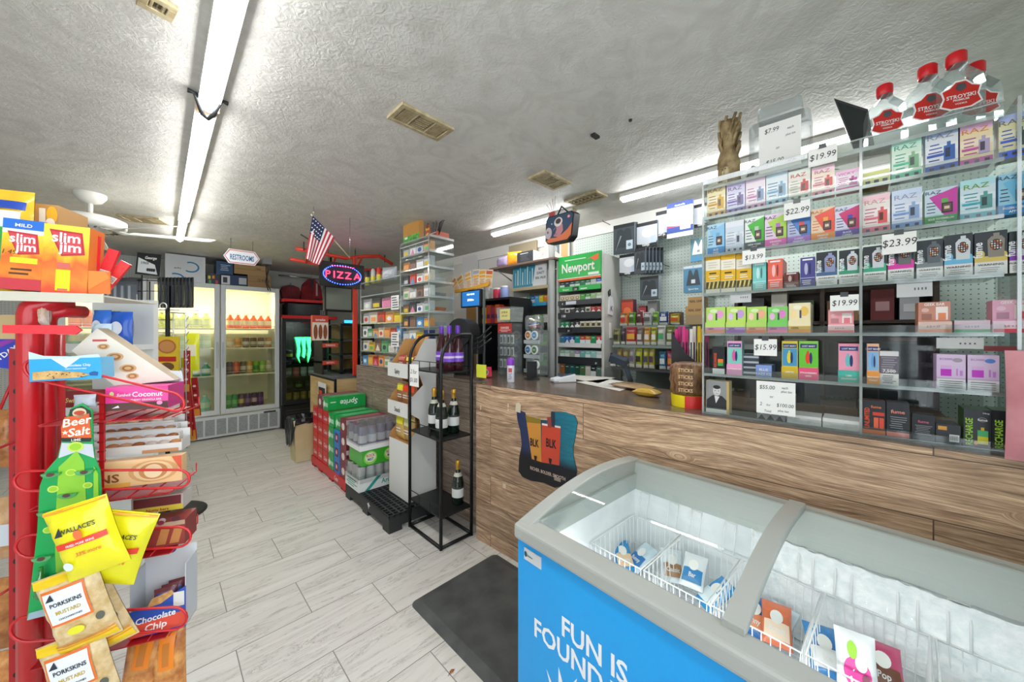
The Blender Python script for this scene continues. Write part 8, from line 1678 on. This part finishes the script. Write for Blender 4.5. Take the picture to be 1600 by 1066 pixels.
for i, (u,v) in enumerate(((84,738),(136,734),(109,770),(78,798),(104,830),(70,868),(72,925))):
    x, z = L2(u,v); r_ = .017; b = MB(); b.prism([(x+r_*1.1*math.cos(a),z+r_*.7*math.sin(a)) for a in [math.pi+math.pi*k/8 for k in range(9)]],-.012,-.003,clear('a8f0c0',.12,.06,.3,'8ae0a0')); b.build('blister',cdp); b = MB(); b.ell(x,z-.003,.008,.005,C('5a3430'),-.0125,10); b.build('bottle_cap',cdp)
for u, v in ((71,905),(92,915)): x, z = L2(u,v); b = MB(); b.lathe([(.009,-.04),(.011,-.035),(.011,0),(.004,.022),(.004,.04)],clear('20c040',.2,.05,.55,'14a03a'),14,x,-.014,z); b.build('salt_bottle',cdp)
x, z = rp(128,636,D_); pillow('plastic_wrap',.045,.035,.02,'a8acb4','crumpled grey plastic wrap above the lime salt card','wrap',RW(x,D_+.012,z-.003),RA,n=6)
# ---- hanging snack bags
def wal(b,w,h): b.text("WALLACE'S",w*.02,h*.68,w*.13,C('2a3a2a'),-.001,sx=.85); b.rect(-w*.40,w*.42,h*.48,h*.56,C('e8402c',.3),-.001); b.text('FRIED PORK SKINS',0,h*.495,w*.065,WHITE,-.002,sx=.85); b.ell(-w*.33,h*.24,w*.09,h*.06,C('e4ecec'),-.001,14); b.ell(0,h*.62,w*.07,h*.07,C('e8703a'),-.001,12); b.text('33% more',w*.06,h*.34,w*.11,C('e07a2c'),-.001,sx=.9,slant=.2); b.poly([(-w*.36,h*.66),(-w*.24,h*.78),(-w*.22,h*.66)],C('26303a'),-.0015); b.rect(-w/2*.98,w/2*.98,h*.955,h*.985,C('e8a02c',.3))
def pork(b,w,h):
    b.rect(-w*.36,w*.32,h*.42,h*.86,C('e8742c',.35)); b.rect(-w*.33,w*.29,h*.45,h*.83,C('e8ecf0',.4),-.0015); b.text('PORKSKINS',0,h*.66,w*.115,C('26282c'),-.0028,sx=.85); b.text('MUSTARD',0,h*.56,w*.105,C('c8a83a'),-.0028,sx=.85); b.text('CHICHARRONES',0,h*.49,w*.05,C('3a3c40'),-.0028); b.poly([(-w*.30,h*.74),(-w*.2,h*.82),(-w*.16,h*.74)],C('26303a'),-.0028)
    b.rect(-w*.48,w*.48,h*.02,h*.13,C('f0c81c',.3),-.0008); b.rect(-w*.48,w*.48,h*.10,h*.115,C('e8882c',.3),-.0014); b.rect(-w*.48,w*.48,h*.14,h*.155,C('e8882c',.3),-.0014); b.rect(-w*.48,w*.48,h*.90,h*.99,C('f0c81c',.3),-.0008); b.ell(-w*.02,h*.3,w*.14,h*.05,C('e8e02c'),-.0015,16); b.ell(w*.38,h*.35,w*.06,h*.05,C('5a5a4a'),-.0015,14)
PK = mottled('c8a468','e8d0a0',34,.3,bump=.5); BRN = mottled('8a5228','c88a4a',26,.3,bump=.6); ORC = mottled('a8602c','e0a05a',30,.3,bump=.5)
def hang(name,u0,u1,v0,v1,dep,c,lab,art,tilt,m=None,t=.045,grp='hanging snack bags on the red rack'):
    um, vm = (u0+u1) / 2, (v0+v1) / 2; w = rp(u1,vm,dep)[0] - rp(u0,vm,dep)[0]; xc, z0 = rp(um,v1,dep); z1 = rp(um,v0,dep)[1]
    return pillow(name,w,z1-z0,t,c,lab,'bag',RW(xc-math.sin(tilt)*0,dep,z0),RA,roty=tilt,art=art,matf=m,group=grp)
hang('chip_bag',118,212,800,912,-.115,'e4dc1c','yellow pork skins bag hanging lower, behind the front yellow bag',wal,.30)
hang('chip_bag',108,208,778,892,-.16,'ece01c','front yellow pork skins bag with black lettering and red stripe',wal,-.26)
hang('pork_skin_bag',126,222,872,1010,-.10,'d8b87a','clear pork skins bag with orange-framed label, tilted, behind the upper one',pork,-.34,PK)
hang('pork_skin_bag',96,196,880,1005,-.14,'d8b87a','upper front clear pork skins bag with mustard label and yellow seal',pork,-.26,PK)
hang('pork_skin_bag',96,200,982,1110,-.13,'d8b87a','lowest pork skins bag with mustard label, cut by the bottom edge',pork,-.22,PK)
orr = lambda b, w, h: (b.rect(-w*.2,w*.25,h*.62,h*.98,C('f0861c',.3)),b.rect(-w*.1,w*.1,h*.66,h*.9,C('c87a2c',.3),-.001))
hang('cracker_bag',178,240,990,1120,.03,'b8743a','clear orange-tabbed cracker bag beside the lowest pork skins',orr,.14,ORC)
hang('cracker_bag',240,294,985,1120,.03,'b8743a','clear orange-tabbed cracker bag at the rack corner nearest the aisle',orr,-.02,ORC)
hang('cookie_bag',-10,52,775,870,.13,'8a5a3a','clear bag of pale cookies with a white label, rack side',lambda b,w,h: b.rect(-w*.45,w*.1,h*.25,h*.6,C('c8d0d4')),0,mottled('a87a4a','d8b488',18,.3,bump=.5))
hang('cookie_bag',-10,52,900,1010,.13,'8a5a3a','brown cookie bag under the white-labelled one, rack side',None,0,BRN)
hang('cookie_bag',-10,30,640,730,.13,'8a5a3a','small brown nut bag with white tag behind the slanting red wires',lambda b,w,h: b.rect(-w*.4,0,h*.3,h*.8,C('dce0e0')),0,BRN)
hang('cookie_bag',-8,40,1015,1110,.13,'c87a3a','orange-brown nut bag at the bottom corner of the rack',None,0,ORC)
hang('chip_bag',82,135,1000,1100,-.03,'c8ccd0','grey film snack bag with a red square tag, low on the rack',lambda b,w,h: b.rect(0,w*.2,h*.6,h*.75,C('e8502c')),.3,mottled('8a7a70','c8c4c0',20,.3))
ritem('candy_box',-14,20,520,575,.09,.05,lambda b,w,h,r: (b.rect(-w/2,w/2,0,h,C('2a3ab0',.3)),b.poly([(-w/2,h*.5),(w/2,h*.9),(w/2,h),(-w/2,h*.7)],C('8a2ca0'),-.001),b.text('PAYDAY',0,h*.3,h*.2,WHITE,-.0016,rot=.9)),'blue and purple candy box tucked behind the red header bar','box','1c2a7a',tilt=.2)
ritem('open_carton',-6,24,492,530,.04,.08,None,'tan open carton lip above the blue and purple candy box','carton','b8a070')
hang('chip_bag',62,78,468,508,.05,'d8c8b8','clear pasta snack bag beside the red post under the top shelf',None,0,mottled('c8a88a','f0e8e0',30,.25),.03)
# ---- spinner rack with black packs behind
sp = on_z(262,806,.0); spc = empty('spinner_rack',(sp.x,sp.y,0),-YAW,'black and chrome spinner rack with a round base, hung with black packs and chips','rack'); SD = sp.dot(FW)
def SL(u,v,dd=0): p = on_d(u,SD+dd,v); q = p - Vector((sp.x,sp.y,0)); return (q.dot(RT),dd,p.z)
def SWp(u,v,dd=0): return on_d(u,SD+dd,v)
MB().lathe([(.235,0),(.235,.006),(.22,.016),(.03,.02)],C('2c2e2e',.5),32).build('round_base',spc); MB().lathe([(.014,.02),(.014,1.78)],BLACK,10).build('pole',spc)
for i, (u,v0,v1) in enumerate(((222,430,600),(234,440,560),(262,440,600),(214,460,600),(271,490,600))): b = MB(); b.tube([SL(u,v0),SL(u,v1)],.005,BLACK if i< 3 else WHITE,5); b.build('upright_wire',spc)
b = MB()
for v in (455,470,500,520,545,570): b.tube([SL(214,v),SL(272,v)],.003,BLACK,5)
b.build('grid_wire',spc); b = MB(); b.tube([SL(160,484,.1),SL(310,485,.1)],.004,CHROME,5); b.tube([SL(180,437),SL(300,440)],.004,BLACK,5); b.tube([SL(205,487),SL(205,500)],.004,WHITE,5); b.build('cross_rail',spc)
def sitem(name,u0,u1,v0,v1,dd,th,c,art,lab,cat,grp=None,yaw=0,tilt=0):
    um, vm = (u0+u1) / 2, (v0+v1) / 2; w = (u1-u0) / FPX * (SD+dd); h = (v1-v0) / FPX * (SD+dd); p = SWp(um,v1,dd); b = MB(); b.box(-w/2,w/2,0,th,0,h,C(c,.3))
    if art: art(b,w,h,random.Random(hash_(lab)))
    b.build(name,loc=p,rot=-YAW+yaw,roty=tilt,label=lab,cat=cat,group=grp)
def glove(b,w,h,r): b.rect(-w*.4,w*.4,h*.08,h*.75,C('34383e',.2),-.001); b.rect(-w*.3,-w*.1,h*.15,h*.7,C('7a828a',.15),-.0016); b.rect(-w/2,w/2,h*.86,h,C('101114'),-.001)
for i in range(8): sitem('black_pack',166+5.5*i,180+5.5*i,434,477,-.02+.02*(i%2),.008,'1e2024',glove,'black film clothing pack on the near side of the spinner, %s from the price sign'%('eighth','seventh','sixth','fifth','fourth','third','second','first')[i],'pack','black packs near the top shelf side of the spinner',yaw=.7)
for i in range(10): sitem('black_pack',240+5.5*i,257+5.5*i,434,481,-.04+.02*(i%2),.008,'22262a',glove,'black film clothing pack on the cooler side of the spinner, %s from the price sign'%('first','second','third','fourth','fifth','sixth','seventh','eighth','ninth','tenth')[i],'pack','black packs on the cooler side of the spinner',yaw=-.6)
sitem('rack_sign',211,248,396,430,0,.006,'1c1e20',lambda b,w,h,r: (b.poly([(-w*.42,h*.1),(w*.44,h*.06),(w*.3,h*.5),(-w*.42,h*.78)],C('d8dcdc'),-.001),b.text('3 PACK',-w*.12,h*.5,h*.16,C('3a3c40'),-.002,sx=.7),b.text('George',w*.1,h*.74,h*.18,WHITE,-.002,slant=.2),[b.ell(w*(.02+.09*k),h*.25,w*.06,h*.08,C('2a2c30'),-.002,8) for k in range(4)]),'black and white placard standing on top of the spinner rack','sign',tilt=.1)
b = MB(); q = SWp(255,479,-.10); b.tube([(.026*math.cos(a),0,.026*math.sin(a)) for a in [2*math.pi*k/16 for k in range(16)]],.004,WHITE,6,True); b.build('round_tag',loc=q,rot=-YAW,label='white ring tag hanging on the black packs of the spinner',cat='tag')
pz = lambda c: (lambda b,w,h,r: (b.rect(-w/2,w/2,0,h,C('e8c82c',.3)),b.ell(0,h*.72,w*.4,h*.2,C('c8703a'),-.001),b.ell(0,h*.72,w*.33,h*.15,C('d89858'),-.0014),b.rect(-w*.4,w*.4,h*.3,h*.44,C('c8281c'),-.001),b.ell(0,h*.16,w*.32,h*.12,C('7a5030'),-.001)))
sitem('hot_sauce_card',243,279,526,582,-.12,.01,'d8b82c',pz(0),'yellow card with round brown snack picture on the spinner','card')
sitem('chip_pack',211,230,497,556,-.06,.02,'d8cc24',lambda b,w,h,r: (b.ell(0,h*.45,w*.36,h*.10,C('3a6ac0'),-.001),b.ell(0,h*.78,w*.3,h*.1,C('e8b83a'),-.001),b.rect(-w*.4,w*.4,h*.05,h*.3,C('6a9a3a'),-.001)),'tall yellow chip pack hanging on the spinner beside the black grid','pack')
for i, (u,v0,v1,c,nm) in enumerate(((240,545,570,'2a6ad0','bright blue'),(231,560,600,'8ac0e0','pale blue'),(300,522,580,'d8dc1c','neon yellow'),(292,560,610,'c8c82c','dull yellow'),(268,588,640,'3a6a3a','dark green'),(276,600,650,'a82c3a','dark red'),(282,640,690,'4a5a3a','olive'),(203,520,545,'d8d06a','cream yellow'),(274,650,690,'8a2c2c','maroon'))):
    p = SWp(u,v1,-.08+.01*i); pillow('snack_packet',.09,(v1-v0)/FPX*SD,.03,c,'%s snack packet hanging on the spinner rack'%nm,'packet',p,-YAW+.2*(i%3),n=6,group='small packets on the spinner rack',art=lambda b,w,h: b.rect(-w*.3,w*.3,h*.4,h*.7,C('e8e0c8',.3)))
for i, (u,v0,v1,a) in enumerate(((291,548,612,0),(295,612,682,.05),(288,615,690,-.02),(302,600,688,.12),(308,590,650,.1))):
    sitem('jerky_strip',u-4,u+5,v0,v1,-.2+.01*i,.008,'9a2024',lambda b,w,h,r: (b.rect(-w/2,w/2,0,h*.18,C('c8862c'),-.001),[b.ell(0,h*(.3+.12*k),w*.3,h*.03,C(('e0b8b0','6a1418')[k%2]),-.0014,8) for k in range(5)]),'%s long red jerky strip hanging at the cooler side of the spinner'%('highest','middle','longest','outer','short outermost')[i],'strip','jerky strips on the spinner',tilt=-a)
b = MB();
for k in range(8): b.tube([SL(291,500+12*k,-.2),SL(295,494+12*k,-.2)],.003,CHROME,5)
b.tube([SL(290,490,-.2),SL(292,700,-.2)],.004,CHROME,5); b.tube([SL(290,490,-.2),SL(262,488,-.0)],.004,CHROME,5); b.build('hook_strip',spc)
# ---- white gondola behind the red rack
g0 = on_d(120,1.95); gn = empty('white_gondola',(g0.x,g0.y,0),-YAW,'white steel gondola shelving with sunglasses and blue bags behind the red rack','shelf'); GW = C('d8dad6',.45)
def GL_(u,v): p = on_d(u,1.95,v); q = p - Vector((g0.x,g0.y,0)); return q.dot(RT), p.z
xa, xb = GL_(60,500)[0], GL_(168,500)[0]
MB().box(xa,xb,.25,.28,0,GL_(0,462)[1],GW).build('back_panel',gn)
for v in (540,640,770,930): z = GL_(0,v)[1]; b = MB(); b.box(xa,xb,0,.25,z-.03,z,GW).box(xa,xb,-.006,0,z-.035,z+.01,C('c4c6c2')); b.build('shelf',gn)
def gitem(name,u,v,w,h,c,art,lab,cat,y=.1,pil=True):
    x, z = GL_(u,v); p = (g0.x+RT.x*x+FW.x*y,g0.y+RT.y*x+FW.y*y,z+.001)
    if pil: pillow(name,w,h,.06,c,lab,cat,p,-YAW,n=6,art=art)
    else:
        b = MB(); b.box(-w/2,w/2,0,.08,0,h,C(c)); art and art(b,w,h,random.Random(1)); b.build(name,loc=p,rot=-YAW,label=lab,cat=cat)
bb = lambda b, w, h: b.ell(0,h*.5,w*.3,h*.2,C('e8e8f0',.3))
gitem('chip_bag',128,540,.10,.20,'2a6ac8',bb,'blue foil bag on the white gondola right behind the header bar'.replace('right ',''),'bag'); gitem('chip_bag',160,540,.12,.19,'1c58c0',bb,'blue foil bag on the white gondola beside the spinner','bag'); gitem('chip_bag',145,540,.10,.12,'c8dcec',None,'small pale blue bag on the white gondola','bag',.05)
gitem('wafer_packet',95,640,.20,.09,'8a2428',lambda b,w,h,r: b.text('Swiss',0,h*.3,h*.4,C('e8c87a'),-.001,slant=.2),'dark red wafer carton on the lower gondola shelf','carton',.05,False); gitem('white_box',150,540,.08,.05,'e8e8e4',None,'small white box in front of the blue bags','box',.02,False)
for i, (u,v,c) in enumerate(((84,487,'1c1e22'),(105,486,'1c1e22'),(103,502,'2a4ac0'),(86,503,'2a2c30'))):
    x, z = GL_(u,v); b = MB();
    for s in (-1,1): b.ball(s*.022,0,0,.024,.006,.014,C(c,.12),12,6)
    b.tube([(-.046,0,.006),(0,-.004,.010),(.046,0,.006)],.004,C(c,.2),6); b.build('sunglasses',loc=(g0.x+RT.x*x+FW.x*.235,g0.y+RT.y*x+FW.y*.235,z),rot=-YAW,label='%s sunglasses hung on the white gondola back panel'%('black upper pair, nearer the red posts of','black upper pair, farther from the posts,','blue-lensed','dark lower pair of')[i].replace(' of','').replace(',',''),cat='sunglasses',group='sunglasses on the gondola')
